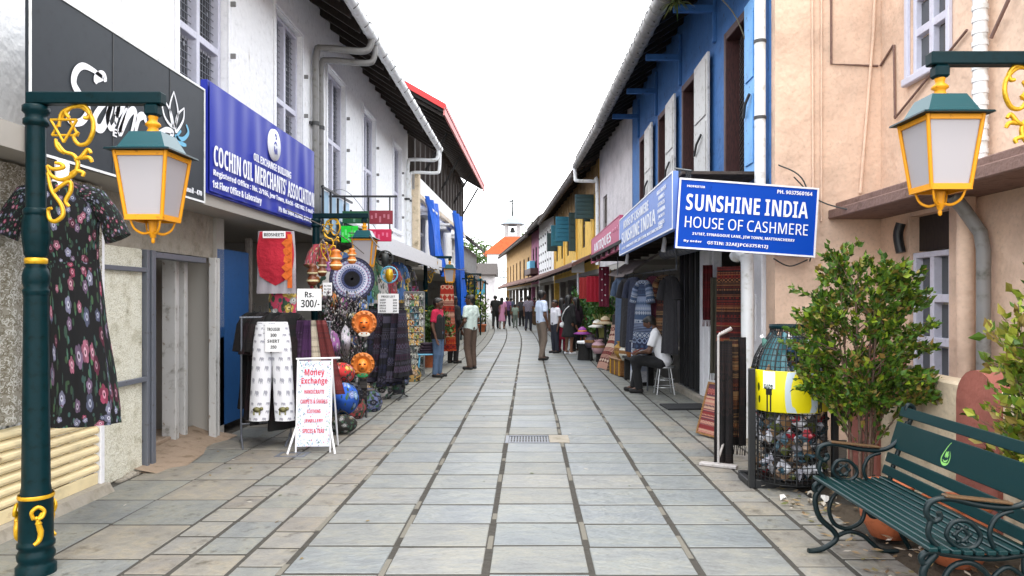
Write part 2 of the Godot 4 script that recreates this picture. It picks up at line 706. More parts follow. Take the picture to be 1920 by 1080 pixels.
	mat("mortar", lin(0.046, 0.042, 0.035), 0.95, {"tex": dirt, "scale": 1.5, "nor": lumpy, "nscale": 1.0})
	mat("soil", lin(0.06, 0.045, 0.03), 1.0, {"tex": dirt, "scale": 2.0, "nor": lumpy, "nscale": 1.5})
	for i in 7:
		var t: Vector3 = [Vector3(0.223, 0.235, 0.225), Vector3(0.237, 0.245, 0.229), Vector3(0.209, 0.224, 0.218), Vector3(0.242, 0.243, 0.221), Vector3(0.217, 0.231, 0.229), Vector3(0.252, 0.251, 0.229), Vector3(0.228, 0.231, 0.211)][i]
		mat("slate_%d" % i, lin(t.x, t.y, t.z), [0.5, 0.58, 0.55, 0.62, 0.5, 0.56, 0.6][i], {"tex": stone, "scale": Vector3(0.5, 1.0, 1.3) * ([0.75, 0.95, 0.65, 0.85, 1.1, 0.7, 0.9][i] as float), "tex2": fine, "scale2": [1.9, 1.6, 2.2, 1.8, 2.0, 1.7, 2.1][i], "nor": rough, "nscale": 0.6})
		t = [Vector3(0.223, 0.221, 0.194), Vector3(0.252, 0.230, 0.190), Vector3(0.204, 0.210, 0.198), Vector3(0.242, 0.228, 0.199), Vector3(0.228, 0.206, 0.174), Vector3(0.257, 0.245, 0.215), Vector3(0.209, 0.212, 0.193)][i]
		mat("sett_%d" % i, lin(t.x, t.y, t.z), 0.68, {"tex": stone, "scale": 0.8, "tex2": stain, "scale2": [0.9, 0.6, 1.2, 0.8, 1.0, 0.7, 1.1][i], "nor": rough, "nscale": 0.7})
	# wood, metal, glass
	mat("dark_wood", lin(0.035, 0.022, 0.016), 0.7, {"tex": wood, "scale": Vector3(4, 0.6, 4)})
	mat("black_wood", lin(0.016, 0.014, 0.013), 0.8, {"tex": wood, "scale": 2.0})
	mat("red_brown_wood", lin(0.075, 0.022, 0.02), 0.6, {"tex": wood, "scale": Vector3(4, 0.7, 4)})
	mat("tan_wood", lin(0.4, 0.2, 0.07), 0.5, {"tex": wood, "scale": Vector3(6, 6, 1.2)})
	mat("grey_wood", lin(0.2, 0.17, 0.15), 0.8, {"tex": wood, "scale": Vector3(4, 1, 4)})
	mat("brown_boards", lin(0.4, 0.24, 0.08), 0.8, {"tex": wood, "scale": Vector3(4, 0.7, 4)})
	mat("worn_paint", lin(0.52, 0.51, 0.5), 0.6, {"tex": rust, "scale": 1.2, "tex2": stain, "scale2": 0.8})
	mat("white_paint", lin(0.83, 0.83, 0.86), 0.5, {"tex": fine, "scale": 0.9})
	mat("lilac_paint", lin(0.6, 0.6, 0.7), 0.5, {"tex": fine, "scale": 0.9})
	mat("white_pipe", lin(0.78, 0.8, 0.82), 0.45, {"tex": dirt, "scale": 0.7})
	mat("grey_pipe", lin(0.22, 0.215, 0.21), 0.5, {"tex": dirt, "scale": 0.9})
	mat("band", lin(0.05, 0.05, 0.05), 0.6)
	mat("grey_steel", lin(0.12, 0.13, 0.155), 0.45, {"tex": rust, "scale": 1.2})
	mat("cream_shutter", lin(0.84, 0.7, 0.42), 0.5, {"tex": plaster, "scale": 0.7, "tex2": rust, "scale2": 0.6})
	mat("black_metal", lin(0.012, 0.013, 0.014), 0.45)
	mat("iron", lin(0.03, 0.035, 0.035), 0.5)
	mat("steel", lin(0.55, 0.56, 0.57), 0.3, {"metal": 0.7})
	mat("lamp_green", lin(0.0015, 0.018, 0.023), 0.38, {"spec": 0.25, "tex": dirt, "scale": 2.5})
	mat("lamp_teal", lin(0.005, 0.06, 0.072), 0.3, {"spec": 0.4})
	mat("gold", lin(0.72, 0.4, 0.015), 0.35, {"metal": 0.35, "tex": dirt, "scale": 4.0})
	mat("lamp_yellow", lin(0.7, 0.29, 0.008), 0.42, {"spec": 0.35, "tex": rust, "scale": 2.0})
	mat("frosted", lin(0.4, 0.375, 0.39), 0.35, {"back": Color(0.4, 0.4, 0.4)})
	mat("bench_green", lin(0.002, 0.024, 0.026), 0.35, {"tex": fine, "scale": 3.0, "spec": 0.4})
	mat("bench_iron", lin(0.002, 0.01, 0.012), 0.4, {"spec": 0.4})
	mat("dark_glass", lin(0.02, 0.021, 0.023), 0.12)
	mat("dim_glass", lin(0.07, 0.075, 0.08), 0.15)
	mat("interior", lin(0.36, 0.335, 0.3), 0.9)
	mat("deep_interior", lin(0.36, 0.34, 0.31), 0.9)
	mat("black", lin(0.008, 0.008, 0.008), 0.7)
	mat("white_print", lin(0.8, 0.81, 0.85), 0.6, {"tex": rust, "scale": 2.5})
	mat("black_print", lin(0.012, 0.012, 0.012), 0.7)
	mat("red_print", lin(0.6, 0.03, 0.06), 0.7)
	mat("paper", lin(0.78, 0.78, 0.79), 0.8)
	mat("blue_sign", lin(0.002, 0.055, 0.4), 0.45, {"spec": 0.25, "tex": streak, "scale": Vector3(1.4, 0.4, 1.4)})
	mat("royal_sign", lin(0.022, 0.035, 0.33), 0.45, {"spec": 0.3, "tex": streak, "scale": Vector3(1.2, 0.4, 1.2)})
	mat("charcoal_sign", lin(0.028, 0.033, 0.04), 0.5, {"spec": 0.3, "tex": fine, "scale": 0.5})
	mat("pale_blue_sign", lin(0.15, 0.25, 0.6), 0.45, {"spec": 0.3, "tex": streak, "scale": Vector3(1.4, 0.4, 1.4)})
	mat("pink_sign", lin(0.45, 0.055, 0.14), 0.5)
	mat("aqua", lin(0.12, 0.4, 0.6), 0.5)
	mat("tarp_blue", lin(0.015, 0.12, 0.6), 0.5, {"nor": lumpy, "nscale": 0.5, "scale": 0.6})
	mat("tile_red", lin(0.5, 0.1, 0.035), 0.8, {"tex": dirt, "scale": 0.4})
	mat("fascia_red", lin(0.55, 0.02, 0.02), 0.5, {"tex": fine, "scale": 0.6})
	mat("fascia_pink", lin(0.5, 0.17, 0.16), 0.6)
	mat("tile_dark", lin(0.05, 0.04, 0.036), 0.9, {"tex": dirt, "scale": 0.8, "nor": lumpy, "nscale": 1.0})
	mat("tile_brown", lin(0.16, 0.075, 0.06), 0.9, {"tex": dirt, "scale": 0.8})
	mat("shutter_green", lin(0.02, 0.055, 0.065), 0.6)
	mat("shutter_teal", lin(0.02, 0.17, 0.25), 0.6, {"tex": fine, "scale": 0.7})
	mat("terracotta", lin(0.5, 0.14, 0.055), 0.75, {"tex": dirt, "scale": 3.0})
	mat("bark", lin(0.16, 0.1, 0.075), 0.95, {"tex": dirt, "scale": 6.0, "nor": lumpy, "nscale": 1.2})
	mat("leaf", Color.WHITE, 0.42, {"uv": true, "vc": true, "spec": 0.35, "back": Color(0.2, 0.2, 0.1)})
	mat("colours", Color.WHITE, 0.8, {"uv": true, "vc": true})
	mat("shiny_colours", Color.WHITE, 0.25, {"uv": true, "vc": true})
	mat("skin", lin(0.19, 0.085, 0.048), 0.55)
	mat("dark_skin", lin(0.1, 0.045, 0.026), 0.55)
	mat("hair", lin(0.008, 0.007, 0.006), 0.5)


# how far the far end of the street bends aside
func bend(z: float) -> float:
	return 0.0 if z < 22.0 else -pow(z - 22.0, 2.0) * 0.0016


func ground() -> void:
	var g := setting("ground")
	var b := MB.new()
	b.quad(Vector3(-400, -0.05, 60), Vector3(400, -0.05, 60), Vector3(400, -0.05, -700), Vector3(-400, -0.05, -700), Vector3.UP)
	part("earth", b, mats.concrete, g)
	b = MB.new()
	b.quad(Vector3(-5.4, -0.003, 6), Vector3(4.5, -0.003, 6), Vector3(4.5, -0.003, -23), Vector3(-5.4, -0.003, -23), Vector3.UP)
	b.quad(Vector3(-14, -0.003, -23), Vector3(4.5, -0.003, -23), Vector3(4.5, -0.003, -90), Vector3(-14, -0.003, -90), Vector3.UP)
	part("joint_bed", b, mats.mortar, g)
	# the stone paving: six dark joints run down the street
	var street := setting("street_paving")
	var wide := [[-1.41, -0.83], [-0.83, -0.247], [-0.247, 0.356], [0.356, 0.975], [0.975, 1.54]]
	var slim := [[-2.3, -2.035], [-2.035, -1.7], [-1.7, -1.41], [1.54, 1.85], [1.85, 2.2], [2.2, 2.68]]
	var edge := [[-2.87, -2.3], [-3.43, -2.87]]
	var far := []
	for i in 8:
		far.append(MB.new())
	var shapes := {}
	for set in [[wide, 0.46, 0.021, "slate_%d"], [slim, 0.32, 0.015, "sett_%d"], [edge, 0.62, 0.01, "sett_%d"]]:
		var ci := 0
		for col in set[0]:
			ci += 1
			var z := 2.2 + (rng.randf_range(-0.02, 0.02) if set[0] == wide else rng.randf() * 0.3)
			var w: float = col[1] - col[0] - set[2] * 2.0
			while z < 85.0:
				var len: float = set[1] * rng.randf_range(0.93, 1.07) if set[0] != wide else set[1]
				if z > 30.0:
					len *= 2.0
				var xc: float = (col[0] + col[1]) * 0.5 + bend(z + len * 0.5) + rng.randf_range(-0.004, 0.004)
				var gx := absf(xc - 0.03) < 0.32 and absf(z + len * 0.5 - 7.93) < 0.25
				var skip: bool = z < 6.7 and col[0] > 2.1   # soil under the bench
				if not skip and not gx:
					var tilt := Basis(Vector3.FORWARD, rng.randf_range(-0.004, 0.004)) * Basis(Vector3.RIGHT, rng.randf_range(-0.004, 0.004))
					var y := -0.018 + rng.randf_range(-0.0015, 0.0015)
					var pos := Vector3(xc, y, -z - len * 0.5)
					var k := rng.randi() % 7
					var in_view := z > 3.5 and absf(xc) * F / z < 1000.0
					if in_view and z < (11.6 if set[0] == wide else 9.3):
						var key := "%d_%d" % [int(w * 1000), int(len * 25)]
						if not shapes.has(key):
							var s := MB.new()
							s.box(Vector3.ZERO, Vector3(w, 0.04, len - (0.034 if set[0] == wide else 0.026)), 0.004)
							shapes[key] = s.mesh()
						put("paver", shapes[key], mats[set[3] % k], street, Transform3D(tilt, pos))
					else:
						var fb: MB = far[k if set[0] == wide else 7]
						fb.box(pos, Vector3(w, 0.04, len - 0.036), 0.0, tilt)
				z += len
	# crumbs of old mortar left in the long joints
	var jf := MB.new()
	for x in [-1.41, -0.83, -0.247, 0.356, 0.975]:
		var z := 3.6
		while z < 16.0:
			z += rng.randf_range(0.15, 1.3)
			var l := rng.randf_range(0.08, 0.5)
			jf.box(Vector3(x + rng.randf_range(-0.006, 0.006), -0.006, -z - l * 0.5), Vector3(0.034, 0.012, l), 0.003)
			z += l
	part("joint_mortar", jf, mat("old_mortar", lin(0.15, 0.14, 0.115), 0.95), street).set_meta("kind", "stuff")
	for i in 8:
		part("paving_beyond", far[i], mats["slate_%d" % i if i < 7 else "sett_0"], street).set_meta("kind", "stuff")
	# drain gratings and covers set in the paving
	for d in [[0.03, 7.93, 0.58, 0.42], [-0.12, 13.3, 0.8, 0.2], [-2.35, 7.15, 0.3, 0.22]]:
		var t := thing("drain_grating", ["iron bar drain grating set across the middle joint of the paving", "long thin iron drain slot across the paving further up the street", "small square drain cover in the paving before the doorway"][[0.03, -0.12, -2.35].find(d[0])], "drain", at(Vector3(d[0], 0, -d[1])))
		b = MB.new()
		for e in [[0, 1], [0, -1], [1, 1], [1, -1]]:
			if e[0] == 0:
				b.box(Vector3(0, -0.004, e[1] * (d[3] * 0.5 - 0.02)), Vector3(d[2], 0.02, 0.035))
			else:
				b.box(Vector3(e[1] * (d[2] * 0.5 - 0.02), -0.005, 0), Vector3(0.035, 0.02, d[3] - 0.08))
		part("frame", b, mats.grey_steel, t)
		b = MB.new()
		var nb := int(d[2] / 0.035)
		for i in nb:
			b.box(Vector3((i + 0.5) * (d[2] - 0.07) / nb - d[2] * 0.5 + 0.035, -0.007, 0), Vector3(0.016, 0.016, d[3] - 0.07))
		for i in [-1, 0, 1]:
			b.box(Vector3(0, -0.008, i * d[3] * 0.22), Vector3(d[2] - 0.07, 0.013, 0.014))
		part("grate", b, mats.grey_steel, t)
	b = MB.new()
	b.box(Vector3(0.33, -0.003, -7.93), Vector3(0.22, 0.03, 0.4), 0.004)
	tag(part("cover_plate", b, mats.concrete, self), "plain concrete plate at the end of the drain grating", "drain cover")
	# the soil strip below the garden wall
	b = MB.new()
	for i in 14:
		for j in 6:
			var f := func(a: int, c: int) -> Vector3: return Vector3(2.16 + c * 0.14, -0.005 + 0.03 * sin(a * 2.1 + c * 1.3) * (1.0 if c > 0 and c < 6 else 0.0) + 0.01 * c, -2.4 - a * 0.31)
			b.t3(f.call(i, j), f.call(i + 1, j), f.call(i + 1, j + 1), Vector3.UP, Vector3.UP, Vector3.UP)
			b.t3(f.call(i, j), f.call(i + 1, j + 1), f.call(i, j + 1), Vector3.UP, Vector3.UP, Vector3.UP)
	var s := part("soil", b, mats.soil, self)
	s.set_meta("kind", "structure")
	# fallen leaves and scraps on it
	b = MB.new()
	for i in 420:
		var p := Vector3(rng.randf_range(1.9, 2.8), 0.03, -rng.randf_range(3.0, 6.5))
		var q: float = pow(rng.randf(), 2.0)
		b.col = Color(0.3, 0.2, 0.1).lerp([Color(0.12, 0.07, 0.03), Color(0.5, 0.46, 0.4), Color(0.1, 0.12, 0.03)][rng.randi() % 3], rng.randf())
		var a := rng.randf() * TAU
		var d := Vector3(cos(a), rng.randf_range(-0.2, 0.3), sin(a)) * rng.randf_range(0.015, 0.04)
		var e := Vector3(-sin(a), rng.randf_range(-0.3, 0.3), cos(a)) * rng.randf_range(0.008, 0.018)
		p.y = 0.012 + rng.randf() * 0.03 + (0.03 if p.x > 2.2 else 0.0)
		b.t3(p - d, p + e, p + d, Vector3.UP, Vector3.UP, Vector3.UP)
		b.t3(p - d, p - e, p + d, Vector3.UP, Vector3.UP, Vector3.UP)
	for i in 70:
		var p := Vector3(rng.randf_range(-3.2, 1.9), 0.007, -rng.randf_range(4.0, 14.0))
		b.col = [Color(0.1, 0.07, 0.03), Color(0.2, 0.14, 0.05), Color(0.4, 0.38, 0.33), Color(0.07, 0.09, 0.03)][rng.randi() % 4]
		var a := rng.randf() * TAU
		var d := Vector3(cos(a), 0.1, sin(a)) * rng.randf_range(0.01, 0.028)
		var e := Vector3(-sin(a), 0.15, cos(a)) * 0.01
		b.t3(p - d, p + e, p + d, Vector3.UP, Vector3.UP, Vector3.UP)
		b.t3(p - d, p - e, p + d, Vector3.UP, Vector3.UP, Vector3.UP)
	s = part("fallen_leaves", b, mats.colours, self)
	s.set_meta("kind", "stuff")
	tag(s, "dry leaves and scraps strewn under the green bench and thinly over the paving", "leaves")


# a window of lights set in an opening: frame part with panes, bars and grilles below it
func window(parent: Node3D, x: float, y: float, w: float, h: float, z: float, cols: int, rows: Array, fm: Material, pm: Material, grille := "", depth := 0.08) -> MeshInstance3D:
	var b := MB.new()
	var t := 0.055
	b.span(Vector3(x, y, z - depth), Vector3(x + t, y + h, z), 0.006)
	b.span(Vector3(x + w - t, y, z - depth), Vector3(x + w, y + h, z), 0.006)
	b.span(Vector3(x + t, y, z - depth), Vector3(x + w - t, y + t, z - 0.002), 0.006)
	b.span(Vector3(x + t, y + h - t, z - depth), Vector3(x + w - t, y + h, z - 0.002), 0.006)
	for i in range(1, cols):
		b.span(Vector3(x + w * i / cols - 0.035, y + t, z - depth), Vector3(x + w * i / cols + 0.035, y + h - t, z - 0.004), 0.005)
	var o := part("window", b, fm, parent)
	var ys: Array = [0.0] + rows + [1.0]
	for i in cols:
		for j in ys.size() - 1:
			var x0 := x + w * i / cols + 0.05
			var x1 := x + w * (i + 1) / cols - 0.05
			var y0: float = y + h * ys[j] + 0.05
			var y1: float = y + h * ys[j + 1] - 0.05
			b = MB.new()
			b.span(Vector3(x0, y0, z - depth * 0.8), Vector3(x1, y1, z - depth * 0.8 + 0.006))
			put("pane", b.mesh(), pm, o)
			b = MB.new()
			if j > 0:
				b.span(Vector3(x0 - 0.016, y0 - 0.08, z - depth), Vector3(x1 + 0.016, y0 - 0.001, z - 0.006), 0.005)
				put("transom", b.mesh(), fm, o)
			if grille == "lattice":
				b = MB.new()
				var nx := int((x1 - x0) / 0.06)
				var ny := int((y1 - y0) / 0.075)
				for k in range(1, nx):
					b.box(Vector3(lerpf(x0, x1, float(k) / nx), (y0 + y1) * 0.5, z - depth * 0.5), Vector3(0.007, y1 - y0, 0.007))
				for k in range(1, ny):
					b.box(Vector3((x0 + x1) * 0.5, lerpf(y0, y1, float(k) / ny), z - depth * 0.5 + 0.01), Vector3(x1 - x0, 0.007, 0.006))
				for k in 5:
					b.box(Vector3(lerpf(x0, x1, (int(k * 2.7) % 4 + 0.5) / 4.0), lerpf(y0, y1, (k + 0.5) / 5.0), z - depth * 0.5 + 0.012), Vector3(0.035, 0.045, 0.01))
				put("grille", b.mesh(), mats.grey_steel, o)
	return o


func left_shops() -> void:
	# the long white building; its own x runs up the street from z = -4.62
	var o := thing("white_building", "long two-storey white rendered building with tall barred windows over the shops", "building", facade(Vector3(-3.47, 0, -4.62), Vector3(-3.47, 0, -20.6)))
	var wins := [[2.5, 1.15], [5.22, 1.15], [7.74, 1.2], [10.4, 1.2], [13.75, 1.1]]
	var holes := []
	for w in wins:
		holes.append(Rect2(w[0], 3.35, w[1], 2.2))
	var b := MB.new()
	wall(b, 0.0, 15.98, 2.62, 6.35, 0.32, holes)
	part("wall", b, mats.white_render, o)
	b = MB.new()
	for w in wins:
		b.span(Vector3(w[0] - 0.08, 3.24, -0.1), Vector3(w[0] + w[1] + 0.08, 3.348, 0.06), 0.012)
	for w in wins:
		b.span(Vector3(w[0] - 0.075, 3.35, 0.0), Vector3(w[0] - 0.004, 5.56, 0.025), 0.008)
		b.span(Vector3(w[0] + w[1] + 0.004, 3.35, 0.0), Vector3(w[0] + w[1] + 0.075, 5.56, 0.025), 0.008)
		b.span(Vector3(w[0] - 0.075, 5.562, 0.0), Vector3(w[0] + w[1] + 0.075, 5.64, 0.03), 0.008)
	part("window_surround", b, mats.white_paint, o)
	for w in wins:
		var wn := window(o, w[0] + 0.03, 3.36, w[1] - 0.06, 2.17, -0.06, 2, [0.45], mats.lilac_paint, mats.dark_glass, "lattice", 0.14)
		b = MB.new()
		for y in [3.75, 4.35, 4.95]:
			b.box(Vector3(w[0] + w[1] + 0.045, y, 0.05), Vector3(0.02, 0.06, 0.07), 0.004)
		put("hinge", b.mesh(), mats.grey_pipe, wn)
	# roof, rafters, gutter
	b = MB.new()
	b.prism_x([Vector2(0.88, 5.92), Vector2(0.88, 5.86), Vector2(-4.3, 9.2), Vector2(-4.3, 9.28)], -0.3, 16.3)
	b.prism_x([Vector2(-4.3, 9.28), Vector2(-4.3, 9.2), Vector2(-9.0, 6.0), Vector2(-9.0, 6.08)], -0.3, 16.3)
	part("roof", b, mats.black_wood, o)
	for i in 27:
		b = MB.new()
		b.prism_x([Vector2(0.8, 5.74), Vector2(0.8, 5.905), Vector2(-0.6, 6.805), Vector2(-0.6, 6.64)], i * 0.61, i * 0.61 + 0.075)
		part("rafter", b, mats.dark_wood, o)
	var tiles := MB.new()
	for i in 54:
		tiles.tube([Vector3(i * 0.305, 5.96, 0.9), Vector3(i * 0.305, 6.62, -0.12)], 0.06, 6)
	part("tile_row", tiles, mats.tile_dark, o)
	for i in 23:
		b = MB.new()
		var p := Vector3(-0.2 + i * 0.71, 5.85 - 0.06 * (i % 2) * 0.1, 0.9)
		b.tube([p, p + Vector3(0.69, -0.006, 0)], 0.085, 10)
		b.tube([p + Vector3(0.66, 0, 0), p + Vector3(0.715, 0, 0)], 0.094, 10)
		part("gutter_section", b, mats.white_pipe, o)
		b = MB.new()
		b.tube([p + Vector3(0.35, 0.11, -0.3), p + Vector3(0.35, 0.1, 0.0), p + Vector3(0.35, -0.02, 0.1), p + Vector3(0.35, -0.095, 0.02)], 0.009, 5)
		part("gutter_bracket", b, mats.band, o)
	# rain pipes: out of the gutter, back to the wall, down
	for d in [[7.1, 0.0, 0.05], [6.82, 0.1, 0.055], [15.5, 0.0, 0.05], [15.85, -0.3, 0.045]]:
		b = MB.new()
		var yy: float = 5.45 + d[1]
		b.tube(spline([Vector3(d[0] + 0.3, 5.8, 0.9), Vector3(d[0] + 0.3, yy + 0.12, 0.88), Vector3(d[0] + 0.26, yy + 0.02, 0.76), Vector3(d[0] + 0.06, yy, 0.2), Vector3(d[0], yy - 0.12, 0.09), Vector3(d[0], 4.6, 0.08), Vector3(d[0], 2.8, 0.08)], 5), d[2], 10)
		part("rain_pipe", b, mats.grey_pipe if d[0] < 8 else mats.white_pipe, o)
		b = MB.new()
		b.tube([Vector3(d[0], 4.3, 0.08), Vector3(d[0], 4.36, 0.08)], d[2] + 0.012, 10)
		b.box(Vector3(d[0], 4.33, 0.02), Vector3(0.2, 0.04, 0.03))
		part("pipe_clamp", b, mats.band, o)
	b = MB.new()
	b.tube([Vector3(0.72, 3.3, 0.06), Vector3(0.72, 6.2, 0.06)], 0.04, 8)
	b.tube([Vector3(0.72, 4.35, 0.06), Vector3(0.72, 4.45, 0.06)], 0.05, 8)
	part("rain_pipe", b, mats.white_pipe, o)
	# the ground floor: slab, piers, back wall, the passage and the shops
	b = MB.new()
	b.span(Vector3(-0.4, 2.46, -3.2), Vector3(15.98, 2.618, 0.34))
	part("floor_slab", b, mats.interior, o)
	b = MB.new()
	b.span(Vector3(-0.4, 0, -3.4), Vector3(15.98, 2.459, -3.2))
	for px in [3.42, 7.1, 10.9, 15.7]:
		b.span(Vector3(px, 0.0, -3.198), Vector3(px + 0.2, 2.457, -0.02))
	part("inner_wall", b, mats.interior, o)
	b = MB.new()
	wall(b, -0.4, 3.4, 2.0, 2.459, 0.2)
	part("lintel", b, mats.concrete, o, at(Vector3(0, 0, -0.05)))
	b = MB.new()
	b.span(Vector3(1.27, 0.0, -0.3), Vector3(1.9, 1.999, -0.03), 0.012)
	part("pier", b, mats.pebbledash, o)
	b = MB.new()   # rag of weeds and broken plaster at the pier's foot
	for i in 9:
		b.ball(Vector3(1.5 + i * 0.05, 0.0, -0.01), Vector3(rng.randf_range(0.04, 0.07), rng.randf_range(0.015, 0.05), 0.04), 10)
	part("plaster_lump", b, mats.concrete, o)
	b = MB.new()
	for f in [[1.17, 1.23], [1.905, 1.95], [1.99, 2.06]]:
		b.span(Vector3(f[0], 0.0, -0.12), Vector3(f[1], 2.0 - f[0] * 0.002, 0.012), 0.006)
	b.span(Vector3(1.231, 0.8, -0.025), Vector3(1.904, 0.845, 0.008), 0.004)
	b.span(Vector3(1.231, 1.79, -0.025), Vector3(1.904, 1.83, 0.006), 0.004)
	b.span(Vector3(2.061, 1.93, -0.12), Vector3(3.1, 1.985, 0.01), 0.004)
	part("steel_frame", b, mats.grey_steel, o)
	# the passage: white side wall, half-open old door, worn red skirting
	b = MB.new()
	b.span(Vector3(1.95, 0, -1.5), Vector3(2.0, 1.99, -0.13))
	b.span(Vector3(2.0, 0, -1.55), Vector3(3.2, 2.45, -1.502))
	part("passage_wall", b, mats.old_render, o)
	b = MB.new()
	b.span(Vector3(2.0, 0.0, -1.5), Vector3(3.2, 0.3, -1.47), 0.004)
	part("skirting", b, mats.brick_red_render, o)
	b = MB.new()
	b.box(Vector3(2.72, 1.0, -0.75), Vector3(0.045, 1.9, 0.8), 0.006)
	for y in [0.45, 1.2]:
		b.box(Vector3(2.695, y, -0.75), Vector3(0.02, 0.55, 0.5), 0.008)
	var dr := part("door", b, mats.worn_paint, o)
	b = MB.new()
	b.box(Vector3(2.68, 1.05, -0.42), Vector3(0.05, 0.12, 0.03), 0.006)
	put("handle", b.mesh(), mats.band, dr)
	b = MB.new()
	for f in [[2.86, 2.94], [3.06, 3.13], [3.28, 3.34], [3.36, 3.4]]:
		b.span(Vector3(f[0], 0.02, -0.35 if f[0] < 3.2 else -0.05), Vector3(f[1], 2.0, -0.2 if f[0] < 3.2 else 0.03), 0.008)
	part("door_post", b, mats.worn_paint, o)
	b = MB.new()
	b.span(Vector3(3.43, 0.1, -0.06), Vector3(4.35, 2.12, -0.02), 0.01)
	part("blue_panel", b, mat("panel_blue", lin(0.006, 0.07, 0.22), 0.55, {"tex": texs.fine, "scale": 0.7}), o)
	b = MB.new()
	b.span(Vector3(4.36, 0.0, -0.08), Vector3(4.42, 2.3, 0.0), 0.008)
	part("panel_post", b, mats.grey_wood, o)
	# ramp of dusty cement before the doorway
	b = MB.new()
	b.sheet(12, 6, func(u: float, v: float) -> Vector3: return Vector3(1.75 + u * 1.75, -0.01 + 0.13 * (1.0 - v) * (0.5 + 0.5 * u) + 0.012 * sin(u * 9.0 + v * 5.0), -0.3 + v * (0.58 - 0.12 * u) + 0.04 * sin(u * 7.0)), 0.02)
	part("doorway_ramp", b, mats.dusty_cement, o)
	b = MB.new()
	b.span(Vector3(2.0, 0.0, -1.5), Vector3(3.3, 0.12, -0.25), 0.01)
	part("threshold", b, mats.dusty_cement, o)
	b = MB.new()
	b.prism_x([Vector2(-0.12, 0.0), Vector2(0.14, 0.0), Vector2(0.1, 0.07), Vector2(-0.12, 0.1)], -2.0, 1.17)
	part("plinth", b, mats.concrete, o)
	# cream roller shutter, half down, and the figured panel over it
	var sh := thing("roller_shutter", "cream slatted roller shutter at the foot of the first shop", "shutter", facade(Vector3(-3.44, 0, -2.7), Vector3(-3.44, 0, -5.79)))
	for i in 7:
		b = MB.new()
		var y := 0.17 + i * 0.075
		b.prism_x([Vector2(-0.015, y), Vector2(-0.006, y + 0.003), Vector2(0.016, y + 0.014), Vector2(0.021, y + 0.03), Vector2(0.017, y + 0.05), Vector2(-0.006, y + 0.07), Vector2(-0.015, y + 0.072)], 0.0, 3.03)
		part("slat", b, mats.cream_shutter, sh)
	b = MB.new()
	b.span(Vector3(0, 0.075, -0.012), Vector3(3.03, 0.168, 0.012), 0.006)
	part("bottom_rail", b, mats.cream_shutter, sh)
	b = MB.new()
	b.span(Vector3(3.035, 0.02, -0.03), Vector3(3.09, 2.4, 0.03), 0.006)
	part("guide_rail", b, mats.white_paint, sh)
	var im := canvas(256, 256, Color(0.56, 0.54, 0.49))
	for i in 900:
		var c := Color(0.76, 0.75, 0.72) if rng.randf() < 0.55 else Color(0.42, 0.39, 0.32)
		var a := rng.randf() * TAU
		var p := Vector2(rng.randf() * 256, rng.randf() * 256)
		for k in 9:
			a += 0.35
			p += Vector2.from_angle(a) * 2.2
			dot(im, p.x, p.y, 1.3, c)
	var lace := keep_pic("lace", im)
	b = MB.new()
	b.sheet(60, 4, func(u: float, v: float) -> Vector3: return Vector3(u * 3.03, 0.72 + v * 1.72, 0.03 + 0.014 * sin(u * 95.0)), 0.006, Rect2(0, 0, 5, 3))
	tag(part("lace_curtain", b, cloth("lace", Color.WHITE, lace), self, sh.transform), "grey figured lace curtain hanging above the cream shutter", "curtain")
	# the mouldy balcony of the neighbour, nearest of all
	var nb := thing("concrete_house", "mould-streaked grey concrete balcony front beside the charcoal sign", "building", facade(Vector3(-3.35, 0, -1.2), Vector3(-3.35, 0, -4.57)))
	b = MB.new()
	b.span(Vector3(0, 2.62, -0.25), Vector3(3.3, 3.5, 0.0), 0.01)
	b.prism_x([Vector2(-0.9, 2.5), Vector2(0.06, 2.5), Vector2(0.06, 2.56), Vector2(0.0, 2.618), Vector2(-0.9, 2.618)], -0.05, 3.33)
	part("balcony_front", b, mats.old_render, nb)
	b = MB.new()
	b.span(Vector3(0, 2.3, -0.8), Vector3(3.3, 6.5, -0.6))
	part("wall", b, mats.white_render, nb)
	b = MB.new()
	for i in 22:
		b.box(Vector3(0.08 + i * 0.15, 3.8, -0.12), Vector3(0.02, 0.58, 0.02))
	b.span(Vector3(0, 4.08, -0.14), Vector3(3.3, 4.12, -0.1))
	part("railing", b, mats.black_metal, nb)
	b = MB.new()
	b.box(Vector3(2.62, 2.95, 0.05), Vector3(0.22, 0.42, 0.1), 0.02)
	part("meter_box", b, mats.grey_sheet, nb)
	# white sloping awning over the far shops
	var aw := thing("white_awning", "white sheet awning sloping out over the souvenir shops", "awning", facade(Vector3(-3.44, 0, -11.7), Vector3(-3.44, 0, -20.6)))
	b = MB.new()
	b.prism_x([Vector2(0.0, 2.98), Vector2(0.0, 2.94), Vector2(0.92, 2.62), Vector2(0.92, 2.36), Vector2(0.945, 2.36), Vector2(0.945, 2.65)], 0, 8.9)
	part("sheet", b, mats.white_paint, aw)
	for i in 5:
		b = MB.new()
		b.tube([Vector3(0.2 + i * 2.1, 2.5, 0.02), Vector3(0.2 + i * 2.1, 2.55, 0.9)], 0.018, 6)
		part("strut", b, mats.iron, aw)
	b = MB.new()
	b.box(Vector3(1.6, 2.78, 0.85), Vector3(0.16, 0.07, 0.12), 0.015)
	tag(part("floodlight", b, mats.black_metal, self, aw.transform), "small black floodlight box on the white awning", "floodlight")


